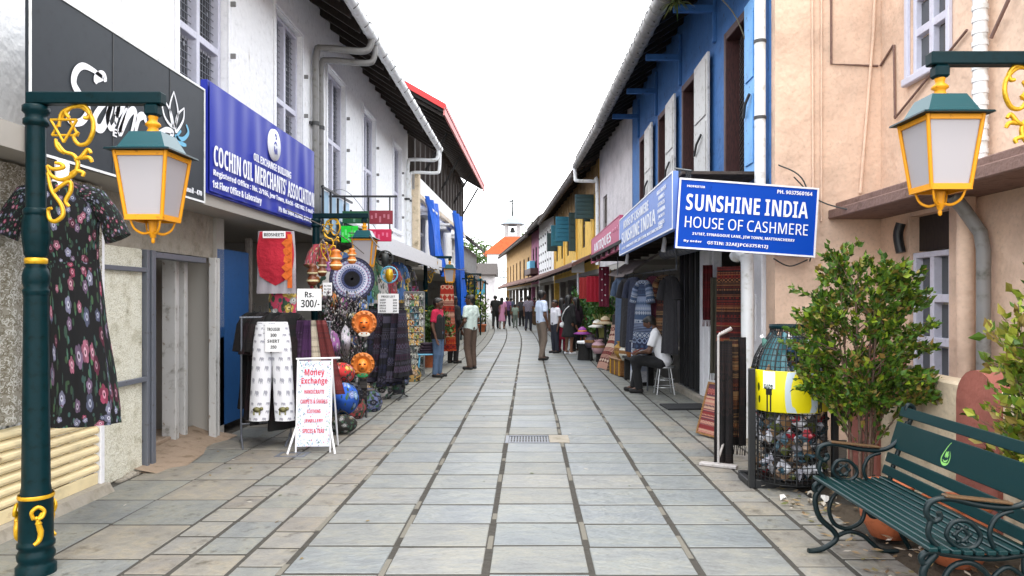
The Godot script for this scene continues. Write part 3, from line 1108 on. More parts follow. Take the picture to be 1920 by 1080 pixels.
func left_far() -> void:
	# timber gallery house with the red roof edge
	var o := thing("gallery_house", "tall timber gallery house with red roof edge beyond the white building", "building", facade(Vector3(-3.4, 0, -20.95), Vector3(-3.2, 0, -35)))
	var b := MB.new()
	wall(b, 0.0, 14.0, 2.5, 4.55, 0.3, [Rect2(1.2, 3.0, 1.2, 1.2), Rect2(5.5, 3.0, 1.2, 1.2), Rect2(9.5, 3.0, 1.2, 1.2)])
	b.span(Vector3(0, 0, -2.6), Vector3(14, 5.0, -2.4))
	part("wall", b, mats.white_render, o)
	b = MB.new()
	b.span(Vector3(0.0, 2.5, -0.3), Vector3(0.25, 5.2, 0.2), 0.02)
	b.span(Vector3(0.25, 4.552, -0.2), Vector3(14, 4.72, 0.12), 0.02)
	part("cornice", b, mats.cream_render, o)
	for w in [1.2, 5.5, 9.5]:
		window(o, w + 0.02, 3.02, 1.16, 1.16, -0.05, 2, [0.5], mats.white_paint, mats.dark_glass)
		b = MB.new()
		b.span(Vector3(w - 0.2, 4.22, 0.0), Vector3(w + 1.4, 4.3, 0.45), 0.01)
		b.span(Vector3(w - 0.15, 4.1, 0.0), Vector3(w + 1.35, 4.218, 0.3), 0.01)
		part("window_hood", b, mats.white_paint, o)
	b = MB.new()
	b.span(Vector3(0.0, 4.55, -0.1), Vector3(14, 5.05, 0.0), 0.01)
	part("parapet", b, mats.white_paint, o, at(Vector3(0, 0.17, 0.08)))
	for i in 15:
		b = MB.new()
		b.box(Vector3(0.2 + i * 0.96, 6.1, -0.05), Vector3(0.26, 1.75, 0.2), 0.012)
		part("post", b, mats.dark_wood, o)
		if i % 4 != 2:
			continue
		b = MB.new()
		b.tube([Vector3(0.2 + i * 0.96, 5.6, 0.03), Vector3(0.2 + i * 0.96, 6.85, 0.75)], 0.045, 5)
		part("brace", b, mats.black_wood, o)
	b = MB.new()
	b.span(Vector3(0, 6.98, -0.15), Vector3(14, 7.16, 0.05))
	b.span(Vector3(0, 5.0, -2.4), Vector3(14, 5.1, -0.1))
	part("beam", b, mats.dark_wood, o)
	b = MB.new()
	b.prism_x([Vector2(0.95, 6.88), Vector2(0.95, 6.98), Vector2(-2.6, 8.98), Vector2(-2.6, 8.88)], -0.35, 14.4)
	part("roof", b, mats.black_wood, o)
	for i in 24:
		b = MB.new()
		b.prism_x([Vector2(0.93, 6.78), Vector2(0.93, 6.89), Vector2(-0.6, 7.78), Vector2(-0.6, 7.67)], i * 0.6 - 0.2, i * 0.6 - 0.13)
		part("rafter", b, mats.dark_wood, o)
	b = MB.new()
	b.prism_x([Vector2(0.951, 6.8), Vector2(0.951, 7.02), Vector2(1.0, 7.02), Vector2(1.0, 6.8)], -0.36, 14.4)
	part("eave_board", b, mats.fascia_pink, o)
	b = MB.new()
	b.prism_x([Vector2(0.99, 6.95), Vector2(0.99, 7.12), Vector2(-2.6, 9.17), Vector2(-2.6, 9.0)], -0.42, -0.3)
	b.prism_x([Vector2(1.02, 7.021), Vector2(1.02, 7.14), Vector2(-2.6, 9.2), Vector2(-2.6, 9.08)], -0.299, 14.4)
	part("roof_edge", b, mats.fascia_red, o)
	b = MB.new()
	b.span(Vector3(0, 2.4, -2.3), Vector3(14, 2.499, 0.3))
	b.span(Vector3(0, 0, -2.39), Vector3(14, 2.399, -2.2))
	part("shop_back", b, mats.interior, o)
	# blue tarpaulins roped in front of it
	for d in [[0.4, 0.62, 4.6, 2.45, 2.2, 0.6, "bright blue tarpaulin bunched over the first window of the gallery house"], [5.2, 0.85, 4.75, 0.8, 2.4, 0.85, "long blue tarpaulin hanging to the ground beside the far lamp"]]:
		b = MB.new()
		b.sheet(22, 16, func(u: float, v: float) -> Vector3:
			var sq: float = 1.0 - 0.35 * sin(v * 2.6) * (1.0 - v)
			return Vector3(d[0] + d[4] * (0.5 + (u - 0.5) * sq) + 0.06 * sin(v * 7.0), lerpf(d[2], d[3], v) + 0.18 * sin(u * 5.0) * v, d[5] + 0.09 * sin(u * 17.0 + v * 3.0) + 0.05 * sin(u * 33.0) - 0.3 * (1.0 - v)), 0.006)
		var t := part("tarpaulin", b, mats.tarp_blue, self, o.transform)
		tag(t, d[6], "tarpaulin")
	# low dark houses where the street bends
	for d in [[-3.25, 35.2, -3.2, 44.0, 4.2, "grey house with sheet metal gable past the timber gallery", mats.grey_sheet], [-3.7, 44.3, -5.0, 56.0, 3.3, "low cream house with dark roof at the bend of the street", mats.cream_render]]:
		var l := Vector3(d[0], 0, -d[1])
		var r := Vector3(d[2], 0, -d[3])
		var len := l.distance_to(r)
		o = thing("tiled_house", d[5], "building", facade(l, r))
		b = MB.new()
		wall(b, 0, len, 0, d[4], 0.3, [Rect2(1.5, 0.0, 2.0, 2.3), Rect2(5.0, 0.0, 2.0, 2.3)])
		b.span(Vector3(0, 0, -5), Vector3(len, d[4] + 1.0, -1.6))
		part("wall", b, d[6], o)
		b = MB.new()
		b.prism_x([Vector2(0.0, 0.0), Vector2(0.0, d[4] + 0.7), Vector2(-2.5, d[4] + 2.34), Vector2(-5, d[4] + 0.7), Vector2(-5, 0)], -0.12, -0.003)
		part("gable", b, d[6], o)
		b = MB.new()
		b.prism_x([Vector2(0.5, d[4] + 0.1), Vector2(0.5, d[4] + 0.22), Vector2(-2.5, d[4] + 2.5), Vector2(-2.5, d[4] + 2.38)], -0.3, len + 0.2)
		b.prism_x([Vector2(0.7, 2.4), Vector2(0.7, 2.5), Vector2(0.0, 2.95), Vector2(0.0, 2.85)], -0.2, len)
		part("roof", b, mats.tile_dark, o)
		b = MB.new()
		b.span(Vector3(0.1, 0, -1.5), Vector3(len - 0.1, 2.4, -1.3))
		part("shop_back", b, mats.deep_interior, o)


# a pitched roof over a facade of length len: boards, rafters, battens, tile edge, gutter in sections
func eaves(o: Node3D, len: float, wy: float, gy: float, over: float, gm: Material, gr := 0.1, step := 0.62) -> void:
	var k := (wy - gy) / over
	var b := MB.new()
	b.prism_x([Vector2(over + 0.02, gy + 0.12), Vector2(over + 0.02, gy + 0.2), Vector2(-4.0, gy + 0.2 + k * (over + 4.0)), Vector2(-4.0, gy + 0.12 + k * (over + 4.0))], -0.15, len + 0.15)
	b.prism_x([Vector2(-4.0, gy + 0.2 + k * (over + 4.0)), Vector2(-4.0, gy + 0.12 + k * (over + 4.0)), Vector2(-8.0, gy + 0.4), Vector2(-8.0, gy + 0.5)], -0.15, len + 0.15)
	part("roof", b, mats.tile_dark, o)
	for i in int(len / step) + 1:
		b = MB.new()
		b.prism_x([Vector2(over - 0.05, gy + 0.03), Vector2(over - 0.05, gy + 0.125), Vector2(-0.5, gy + 0.125 + k * (over + 0.45)), Vector2(-0.5, gy + 0.02 + k * (over + 0.45))], i * step, i * step + 0.07)
		part("rafter", b, mats.black_wood, o)
	for i in 4:
		b = MB.new()
		var z := over - 0.12 - i * 0.19
		b.box(Vector3(len * 0.5, gy + 0.105 + k * (over - z), z), Vector3(len + 0.2, 0.03, 0.05))
		part("batten", b, mats.dark_wood, o)
	b = MB.new()
	for i in int(len / 0.26):
		b.tube([Vector3(0.13 + i * 0.26, gy + 0.21, over + 0.06), Vector3(0.13 + i * 0.26, gy + 0.23 + k * 0.8, over - 0.78)], 0.055, 6)
	part("tile_row", b, mats.tile_dark, o)
	var n := int(round(len / step))
	for i in n:
		var p := Vector3(i * len / n, gy, over + 0.06)
		b = MB.new()
		b.tube([p, p + Vector3(len / n - 0.01, 0.004, 0)], gr, 10)
		b.tube([p + Vector3(len / n - 0.05, 0, 0), p + Vector3(len / n, 0, 0)], gr * 1.1, 10)
		part("gutter_section", b, gm, o)
		b = MB.new()
		b.tube([p + Vector3(0.2, gr * 1.6, -0.1), p + Vector3(0.2, gr * 1.2, 0.02), p + Vector3(0.2, 0.02, gr * 1.08), p + Vector3(0.2, -gr * 1.08, 0.0)], 0.011, 5)
		part("gutter_bracket", b, mats.band, o)


func right_blue() -> void:
	var o := thing("blue_building", "bright blue upper storey with tall brown doors above the cashmere shop", "building", facade(Vector3(2.44, 0, -17), Vector3(2.68, 0, -8.02)))
	var len := 8.98
	var doors := [[7.32, 0.97], [4.94, 0.96], [3.0, 0.84], [1.0, 0.8]]
	var holes := []
	for d in doors:
		holes.append(Rect2(d[0], 2.95, d[1], 2.15))
	var b := MB.new()
	wall(b, 0, len, 2.62, 6.4, 0.3, holes)
	part("wall", b, mats.blue_render, o)
	b = MB.new()
	b.span(Vector3(0, 2.621, -5.0), Vector3(len, 6.3, -4.8))
	b.span(Vector3(0.0, 2.64, -4.8), Vector3(len, 2.7, -0.31))
	part("room", b, mats.deep_interior, o)
	for d in doors:
		var x: float = d[0]
		var w: float = d[1]
		b = MB.new()
		b.span(Vector3(x + 0.001, 2.95, -0.22), Vector3(x + 0.09, 5.1, 0.02), 0.008)
		b.span(Vector3(x + w - 0.09, 2.95, -0.22), Vector3(x + w - 0.001, 5.1, 0.02), 0.008)
		b.span(Vector3(x + 0.09, 4.99, -0.22), Vector3(x + w - 0.09, 5.099, 0.018), 0.008)
		var f := part("door", b, mats.red_brown_wood, o)
		b = MB.new()
		b.span(Vector3(x + 0.09, 2.95, -0.2), Vector3(x + w - 0.09, 4.99, -0.17))
		put("pane", b.mesh(), mats.dark_glass, f)
		if x > 7.0:
			b = MB.new()
			for i in 9:
				b.box(Vector3(x + 0.3 + i * 0.06, 4.0, -0.12), Vector3(0.018, 1.96, 0.02))
			for i in 30:
				for s in [-1.0, 1.0]:
					b.box(Vector3(x + 0.58, 3.08 + i * 0.066, -0.11 + s * 0.008), Vector3(0.62, 0.012, 0.01), 0.0, Basis(Vector3.BACK, s * 0.45))
			put("grille", b.mesh(), mats.dark_wood, f)
		else:
			for s in [0.3, 0.72]:
				b = MB.new()
				b.span(Vector3(x + w * s - 0.02, 2.95, -0.165), Vector3(x + w * s + 0.02, 4.99, -0.13))
				put("sash_bar", b.mesh(), mats.red_brown_wood, f)
	# open leaves folded to the wall: three white boards and the near blue one
	for d in [[5.95, 0.84, 3.2, 1], [3.9, 0.8, 3.1, 1], [1.88, 0.84, 3.1, 1], [8.32, 0.46, 2.95, 0]]:
		b = MB.new()
		b.box(Vector3(d[1] * 0.5, (d[2] + 5.06) * 0.5, 0), Vector3(d[1], 5.06 - d[2], 0.04), 0.006)
		for k in 2:
			b.box(Vector3(d[1] * 0.5, lerpf(d[2], 5.06, 0.27 + 0.47 * k), 0.028), Vector3(d[1] - 0.16, 0.8, 0.016), 0.006)
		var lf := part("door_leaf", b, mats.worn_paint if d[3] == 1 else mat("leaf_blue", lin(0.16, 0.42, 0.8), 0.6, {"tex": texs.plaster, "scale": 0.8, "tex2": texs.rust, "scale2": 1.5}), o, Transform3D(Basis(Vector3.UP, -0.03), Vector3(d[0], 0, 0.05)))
		b = MB.new()
		b.tube([Vector3(d[1] * 0.25, 3.7, 0.06), Vector3(d[1] * 0.5, 3.82, 0.08), Vector3(d[1] * 0.75, 3.92, 0.06)], 0.018, 6)
		put("handle", b.mesh(), mats.band, lf)
	for x in [8.75, 6.88, 4.84, 2.86, 0.9]:
		b = MB.new()
		b.span(Vector3(x - 0.04, 5.15, 0.0), Vector3(x + 0.04, 6.0, 0.05), 0.006)
		b.box(Vector3(x, 5.62, 0.3), Vector3(0.08, 0.1, 0.6), 0.008)
		part("eave_bracket", b, mats.blue_render, o)
	eaves(o, len, 6.15, 5.7, 0.72, mats.grey_pipe, 0.115, 0.45)
	# white rain pipe at the near corner
	b = MB.new()
	b.tube([Vector3(len - 0.02, 6.2, 0.1), Vector3(len - 0.02, 2.8, 0.1)], 0.062, 12)
	part("rain_pipe", b, mats.white_pipe, o)
	for y in [3.55, 4.4, 5.15]:
		b = MB.new()
		b.tube([Vector3(len - 0.02, y, 0.1), Vector3(len - 0.02, y + 0.035, 0.1)], 0.07, 12)
		part("pipe_clamp", b, mats.band, o)
	b = MB.new()
	b.tube(spline([Vector3(len - 0.28, 2.03, 0.3), Vector3(len - 0.18, 2.07, 0.28), Vector3(len - 0.06, 2.0, 0.25), Vector3(len - 0.03, 1.85, 0.24), Vector3(len - 0.03, 0.0, 0.24)], 5), 0.07, 12)
	part("rain_pipe", b, mats.white_pipe, o)
	# the shops below: canopy, piers, doors, dark rooms
	b = MB.new()
	b.span(Vector3(0, 2.48, -3.0), Vector3(len, 2.618, 0.0))
	b.span(Vector3(0, 0, -3.2), Vector3(len, 2.6, -3.0))
	b.span(Vector3(len - 0.2, 0, -3.0), Vector3(len - 0.02, 2.479, -0.28))
	b.span(Vector3(4.5, 0, -3.0), Vector3(4.6, 2.479, -0.1))
	part("shop_room", b, mats.interior, o)
	b = MB.new()
	b.span(Vector3(0.0, 2.5, 0.002), Vector3(len - 1.0, 2.56, 1.0))
	part("canopy", b, mats.black_wood, o)
	for i in 9:
		b = MB.new()
		b.box(Vector3(0.2 + i * 0.92, 2.46, 0.5), Vector3(0.06, 0.075, 0.98))
		part("canopy_joist", b, mats.dark_wood, o)
	b = MB.new()
	b.span(Vector3(8.08, 0.0, -0.25), Vector3(8.78, 2.3, 0.02), 0.012)
	var pier := part("pier", b, mats.white_paint, o)
	b = MB.new()
	b.span(Vector3(8.24, 1.05, 0.021), Vector3(8.62, 1.6, 0.036), 0.006)
	put("panel", b.mesh(), mats.white_paint, pier)
	b = MB.new()
	b.box(Vector3(8.2, 1.78, 0.05), Vector3(0.1, 0.12, 0.05), 0.008)
	put("switch_box", b.mesh(), mats.grey_steel, pier)
	b = MB.new()
	for x in [6.02, 6.3, 6.68]:
		b.span(Vector3(x, 0.0, -0.12), Vector3(x + (0.2 if x < 6.5 else 0.09), 2.46, 0.0), 0.008)
	part("door_frame", b, mats.white_paint, o)
	b = MB.new()
	for x in [4.62, 4.95, 5.3, 5.65, 5.93]:
		b.span(Vector3(x, 0.02, -0.1), Vector3(x + 0.07, 2.4, -0.02), 0.006)
	b.span(Vector3(4.6, 2.3, -0.11), Vector3(6.0, 2.42, -0.01), 0.006)
	b.span(Vector3(4.6, 0.0, -0.11), Vector3(6.0, 0.1, 0.0), 0.006)
	var gl := part("shop_door", b, mats.black_metal, o)
	for x in [4.69, 5.02, 5.37, 5.72]:
		b = MB.new()
		b.span(Vector3(x, 0.1, -0.07), Vector3(x + 0.26, 2.3, -0.06))
		put("pane", b.mesh(), mats.dark_glass, gl)
	b = MB.new()
	b.span(Vector3(4.5, -0.01, -0.3), Vector3(6.9, 0.09, 0.1), 0.012)
	part("doorstep", b, mats.concrete, o)
	# rolled shutter and sagging grey sheet below the canopy
	b = MB.new()
	b.tube([Vector3(4.7, 2.32, 0.25), Vector3(7.9, 2.32, 0.25)], 0.1, 12)
	for i in 14:
		b.tube([Vector3(4.75 + i * 0.24, 2.32, 0.25), Vector3(4.79 + i * 0.24, 2.32, 0.25)], 0.106, 12)
	part("rolled_shutter", b, mats.grey_steel, o)
	b = MB.new()
	b.sheet(24, 6, func(u: float, v: float) -> Vector3: return Vector3(1.0 + u * 3.6, 2.42 - v * 0.34 - 0.1 * sin(u * PI), 0.2 + v * 0.5 + 0.03 * sin(u * 21.0)), 0.006)
	part("sagging_sheet", b, mat("dull_cloth", lin(0.24, 0.2, 0.2), 0.9, {"tex": texs.dirt, "scale": 0.7}), o)
	for d in [[7.0, 0.75], [3.55, 0.7]]:
		b = MB.new()
		b.tube([Vector3(d[0], 2.4, d[1]), Vector3(d[0], 2.34, d[1]), Vector3(d[0] + 0.02, 2.2, d[1] + 0.02)], [0.02, 0.03, 0.036], 8)
		tag(part("bulb", b, mats.white_print, self, o.transform), "white bulb hanging below the canopy, %s" % ("nearer the blue corner sign" if d[0] > 5 else "deeper under the pink sign"), "bulb")
	# broken tile shelf and wire cage at the near corner above the sign
	b = MB.new()
	b.box(Vector3(8.1, 2.93, 0.5), Vector3(1.5, 0.035, 0.9), 0.0, Basis(Vector3.BACK, 0.06))
	part("ledge", b, mats.tile_dark, o)
	b = MB.new()
	for i in 8:
		b.tube([Vector3(8.4 + i * 0.09, 2.8, 0.9), Vector3(8.4 + i * 0.09, 3.1 - i * 0.02, 0.9)], 0.009, 5)
	b.tube([Vector3(8.3, 3.12, 0.9), Vector3(9.1, 2.95, 0.9)], 0.012, 5)
	part("wire_guard", b, mats.iron, o)
	# weed growing from the gutter
	var wd := thing("gutter_weed", "green weed sprouting from the gutter of the blue building", "plant", at(Vector3(2.0, 5.58, -9.75)))
	b = MB.new()
	for i in 70:
		b.col = Color(0.07, 0.13, 0.02).lerp(Color(0.22, 0.2, 0.06), rng.randf())
		var a := rng.randf() * TAU
		var d := Vector3(cos(a), rng.randf_range(-1.1, 0.7), sin(a)).normalized() * rng.randf_range(0.15, 0.34)
		var w := d.cross(Vector3.UP).normalized() * 0.014
		var m := d * 0.55 + Vector3(0, 0.04, 0)
		b.t3(-w * 0.4, m - w, m + w, Vector3.UP, Vector3.UP, Vector3.UP)
		b.t3(m - w, d, m + w, Vector3.UP, Vector3.UP, Vector3.UP)
	part("leaves", b, mats.leaf, wd)
	b = MB.new()
	b.col = Color(0.1, 0.09, 0.05)
	b.tube(spline([Vector3(0, 0, 0), Vector3(0.25, 0.02, 0.4), Vector3(0.5, -0.5, 0.9), Vector3(0.62, -1.1, 1.2)], 5), 0.008, 5)
	part("stem", b, mats.leaf, wd)


func right_far() -> void:
	# [label, far x, z, near x, z, eave, wall colour, windows (x share, width, sill, height), canopy depth]
	for d in [
		["pale grey-white house with one narrow window past the blue storey", 2.2, 22.5, 2.435, 17.04, 5.68, "pale_render", [[0.22, 0.75, 2.9, 1.7]], 0.0],
		["yellow house with green and teal shutters swung out over the street", 1.3, 37.4, 2.19, 22.6, 5.45, "yellow_render", [[0.1, 0.8, 3.4, 1.5], [0.26, 0.8, 3.4, 1.5], [0.42, 0.8, 3.4, 1.5], [0.6, 0.8, 3.4, 1.5], [0.76, 0.8, 3.4, 1.6], [0.92, 0.7, 3.4, 1.6]], 0.85],
		["white house with dotted vertical battens beyond the yellow house", 0.62, 45.0, 1.28, 37.6, 5.65, "white_render", [], 0.85],
		["narrow violet house with a blue box on its balcony", 0.16, 49.2, 0.6, 45.2, 5.5, "violet_render", [[0.3, 0.9, 3.3, 1.6], [0.68, 0.9, 3.3, 1.6]], 0.85],
		["ochre house with dark wooden window bays near the tower", -2.2, 70.0, 0.14, 49.4, 5.5, "ochre_render", [[0.08, 1.0, 3.0, 1.5], [0.22, 1.0, 3.0, 1.5], [0.36, 1.0, 3.0, 1.5], [0.5, 1.0, 3.0, 1.5], [0.64, 1.0, 3.0, 1.5], [0.78, 1.0, 3.0, 1.5], [0.92, 1.0, 3.0, 1.5]], 0.85]]:
		var l := Vector3(d[1], 0, -d[2])
		var r := Vector3(d[3], 0, -d[4])
		var len := l.distance_to(r)
		var o := thing("row_house", d[0], "building", facade(l, r))
		var holes := []
		for w in d[7]:
			holes.append(Rect2(len * w[0] - w[1] * 0.5, w[2], w[1], w[3]))
		var b := MB.new()
		wall(b, 0.0, len, 2.5, d[5] + 0.6, 0.25, holes)
		b.span(Vector3(0.0, 0, -0.25), Vector3(0.25, 2.499, -0.002))
		part("wall", b, mats[d[6]], o)
		b = MB.new()
		b.span(Vector3(0, 0, -2.8), Vector3(len, d[5] + 0.3, -2.6))
		b.span(Vector3(0.0, 2.35, -2.6), Vector3(len, 2.498, -0.01))
		part("shop_room", b, mats.deep_interior, o)
		for k in int(len / 3.4):
			b = MB.new()
			b.span(Vector3(3.2 * k + 2.6, 0.0, -0.3), Vector3(3.2 * k + 2.8, 2.349, -0.05))
			part("post", b, mats.grey_wood, o)
		for w in d[7]:
			window(o, len * w[0] - w[1] * 0.5 + 0.01, w[2] + 0.01, w[1] - 0.02, w[3] - 0.02, -0.04, 2, [0.5], mats.dark_wood if d[6] != "pale_render" else mats.grey_wood, mats.dark_glass)
		eaves(o, len, d[5] + 0.42, d[5], 0.7, mats.grey_pipe if d[2] < 24 else mats.tile_dark, 0.1, 0.6 if d[2] < 24 else 1.2)
		if d[8] > 0.0:
			b = MB.new()
			b.prism_x([Vector2(d[8], 2.55), Vector2(d[8], 2.66), Vector2(0.002, 3.06), Vector2(0.002, 2.95)], 0.05, len - 0.05)
			part("lean_to_roof", b, mats.tile_brown, o)
			for i in int(len / 1.1):
				b = MB.new()
				b.prism_x([Vector2(d[8] - 0.03, 2.45), Vector2(d[8] - 0.03, 2.548), Vector2(0.0, 2.94), Vector2(0.0, 2.84)], i * 1.1 + 0.1, i * 1.1 + 0.16)
				part("lean_to_rafter", b, mats.dark_wood, o)
		match d[6]:
			"yellow_render":
				for s in [[13.9, 0.62, 4.15, 0.8, "shutter_green"], [13.1, 0.2, 4.15, 0.8, "shutter_green"], [8.4, 0.72, 3.85, 1.0, "shutter_teal"], [9.4, 0.3, 3.4, 1.5, "shutter_green"], [4.5, 0.55, 3.95, 0.95, "shutter_teal"], [1.7, 0.5, 3.9, 0.9, "shutter_green"]]:
					b = MB.new()
					b.span(Vector3(s[0], s[2], 0.02), Vector3(s[0] + 0.04, s[2] + s[3], 0.02 + s[1]), 0.006)
					var sh := part("shutter", b, mats[s[4]], o)
					for k in 6:
						b = MB.new()
						b.box(Vector3(s[0] + 0.05, s[2] + (k + 0.5) * s[3] / 6.0, 0.02 + s[1] * 0.5), Vector3(0.02, s[3] / 6.0 - 0.05, s[1] - 0.1), 0.004)
						put("slat", b.mesh(), mats[s[4]], sh)
				for k in 46:
					b = MB.new()
					b.span(Vector3(0.12 + k * 0.32, 4.95, 0.0), Vector3(0.42 + k * 0.32, 6.0, 0.02 + 0.006 * (k % 3)), 0.004)
					part("board", b, mats.brown_boards, o)
				for k in 4:
					b = MB.new()
					b.span(Vector3(0.6 + k * 4.4, 2.9, 0.0), Vector3(0.72 + k * 4.4, 4.94, 0.06), 0.006)
					part("batten", b, mats.yellow_render, o)
			"white_render":
				for k in 6:
					b = MB.new()
					b.span(Vector3(0.7 + k * 1.15, 2.95, 0.0), Vector3(0.78 + k * 1.15, 5.6, 0.05), 0.006)
					var bt := part("batten", b, mats.white_render, o)
					b = MB.new()
					for j in 5:
						b.box(Vector3(0.74 + k * 1.15, 3.2 + j * 0.5, 0.07), Vector3(0.1, 0.12, 0.05), 0.01)
					put("cleat", b.mesh(), mats.black_metal, bt)
			"violet_render":
				b = MB.new()
				b.span(Vector3(0.8, 3.5, 0.05), Vector3(2.6, 4.0, 0.4), 0.02)
				part("balcony_box", b, mats.aqua, o)
				b = MB.new()
				b.span(Vector3(0.3, 3.1, 0.0), Vector3(3.8, 3.49, 0.5), 0.02)
				part("balcony", b, mats.red_brown_wood, o)
			"pale_render":
				b = MB.new()
				b.tube(spline([Vector3(0.05, 5.65, 0.78), Vector3(0.05, 5.3, 0.76), Vector3(0.06, 5.22, 0.7), Vector3(0.08, 5.2, 0.2), Vector3(0.08, 5.1, 0.09), Vector3(0.08, 2.6, 0.08)], 5), 0.055, 10)
				part("rain_pipe", b, mats.white_pipe, o)


func peach_house() -> void:
	# its end wall closes the blue building; its front stands back behind the garden wall
	var o := thing("peach_house", "peach rendered house with plum ledge set back behind the garden wall", "building", at(Vector3(3.86, 0, -7.9)))
	var b := MB.new()
	b.span(Vector3(-1.16, 0.0, -0.3), Vector3(0.3, 7.4, 0.0))
	part("end_wall", b, mats.peach_render, o)
	var fx := Transform3D(Basis(Vector3(0, 0, 1), Vector3.UP, Vector3(-1, 0, 0)), Vector3(0, 0, 0.002))
	b = MB.new()
	wall(b, 0.0, 6.2, 0.0, 7.4, 0.3, [Rect2(0.62, 3.78, 0.66, 1.5), Rect2(0.59, 0.74, 0.69, 1.64), Rect2(3.2, 3.78, 0.66, 1.5)])
	part("front_wall", b, mats.peach_render, o, fx)
	b = MB.new()
	b.span(Vector3(-0.3, 0, -4.0), Vector3(6.2, 7.3, -3.8))
	b.span(Vector3(0, 2.6, -3.8), Vector3(6.2, 2.7, -0.31))
	part("room", b, mats.deep_interior, o, fx)
	b = MB.new()
	b.span(Vector3(-0.001, 2.42, 0.0), Vector3(6.2, 2.52, 0.58), 0.01)
	b.span(Vector3(-0.001, 2.525, 0.0), Vector3(6.2, 2.6, 0.5), 0.01)
	part("ledge", b, mats.plum_render, o, fx)
	b = MB.new()
	b.span(Vector3(-0.5, 7.4, -3.9), Vector3(6.3, 7.5, 0.4))
	part("roof", b, mats.plum_render, o, fx)
	# upper and lower casements
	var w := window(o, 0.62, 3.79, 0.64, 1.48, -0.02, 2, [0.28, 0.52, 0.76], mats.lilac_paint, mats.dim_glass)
	w.transform = fx
	b = MB.new()
	b.span(Vector3(0.55, 3.7, 0.0), Vector3(1.34, 3.778, 0.07), 0.01)
	b.span(Vector3(0.555, 3.78, 0.0), Vector3(0.616, 5.3, 0.04), 0.006)
	b.span(Vector3(1.284, 3.78, 0.0), Vector3(1.34, 5.3, 0.04), 0.006)
	put("sill", b.mesh(), mats.lilac_paint, w)
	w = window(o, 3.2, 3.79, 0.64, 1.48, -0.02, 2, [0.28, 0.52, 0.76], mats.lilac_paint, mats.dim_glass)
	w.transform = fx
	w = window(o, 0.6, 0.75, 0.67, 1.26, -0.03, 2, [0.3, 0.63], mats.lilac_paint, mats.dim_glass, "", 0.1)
	w.transform = fx
	b = MB.new()
	b.span(Vector3(0.592, 2.03, -0.2), Vector3(1.278, 2.378, -0.1))
	part("fanlight", b, mats.dark_wood, o, fx)
	b = MB.new()
	b.tube(spline([Vector3(0.54, 2.32, 0.06), Vector3(0.52, 2.2, 0.08), Vector3(0.54, 2.02, 0.06)], 4), 0.05, 8)
	part("lamp_hood", b, mats.black_metal, o, fx)
	# pipes and conduits
	for d in [
		["rain_pipe", [Vector3(1.88, 2.62, 0.09), Vector3(1.88, 6.9, 0.09)], 0.055, "white_pipe"],
		["rain_pipe", [Vector3(1.7, 0.0, 0.1), Vector3(1.7, 2.42, 0.1)], 0.075, "peach_render"],
		["rain_pipe", [Vector3(1.94, 0.0, 0.1), Vector3(1.94, 1.95, 0.1), Vector3(1.9, 2.1, 0.1), Vector3(1.84, 2.3, 0.2), Vector3(1.84, 2.42, 0.3)], 0.055, "grey_pipe"],
		["conduit", [Vector3(2.26, 7.0, 0.05), Vector3(2.26, 4.05, 0.05), Vector3(2.2, 3.95, 0.05), Vector3(1.96, 3.7, 0.05)], 0.015, "plum_render"]]:
		b = MB.new()
		b.tube(d[1], d[2], 10)
		if d[3] == "white_pipe":
			for i in 40:
				b.tube([Vector3(1.88, 2.66 + i * 0.1, 0.09), Vector3(1.88, 2.7 + i * 0.1, 0.09)], 0.063, 10)
		part(d[0], b, mats[d[3]], o, fx)
	for d in [
		[[Vector3(-0.66, 2.4, 0.02), Vector3(-0.66, 7.2, 0.02)], 0.013], [[Vector3(-0.75, 2.4, 0.02), Vector3(-0.76, 5.0, 0.02), Vector3(-0.86, 7.2, 0.02)], 0.014],
		[[Vector3(-0.55, 7.2, 0.015), Vector3(-0.55, 4.12, 0.015), Vector3(-0.04, 4.1, 0.015)], 0.012], [[Vector3(-0.24, 2.7, 0.03), Vector3(-0.1, 4.4, 0.03), Vector3(0.02, 7.2, 0.04)], 0.018]]:
		b = MB.new()
		b.tube(d[0], d[1], 7)
		part("conduit", b, mats.peach_render if d[1] > 0.0125 else mats.plum_render, o)
	b = MB.new()
	b.tube([Vector3(0.02, 4.1, 0.015), Vector3(0.3, 4.22, 0.02), Vector3(0.32, 4.22, 0.02), Vector3(0.34, 3.5, 0.02), Vector3(0.36, 3.44, 0.03), Vector3(1.6, 3.9, 0.03)], 0.013, 6)
	part("conduit", b, mats.plum_render, o, fx)


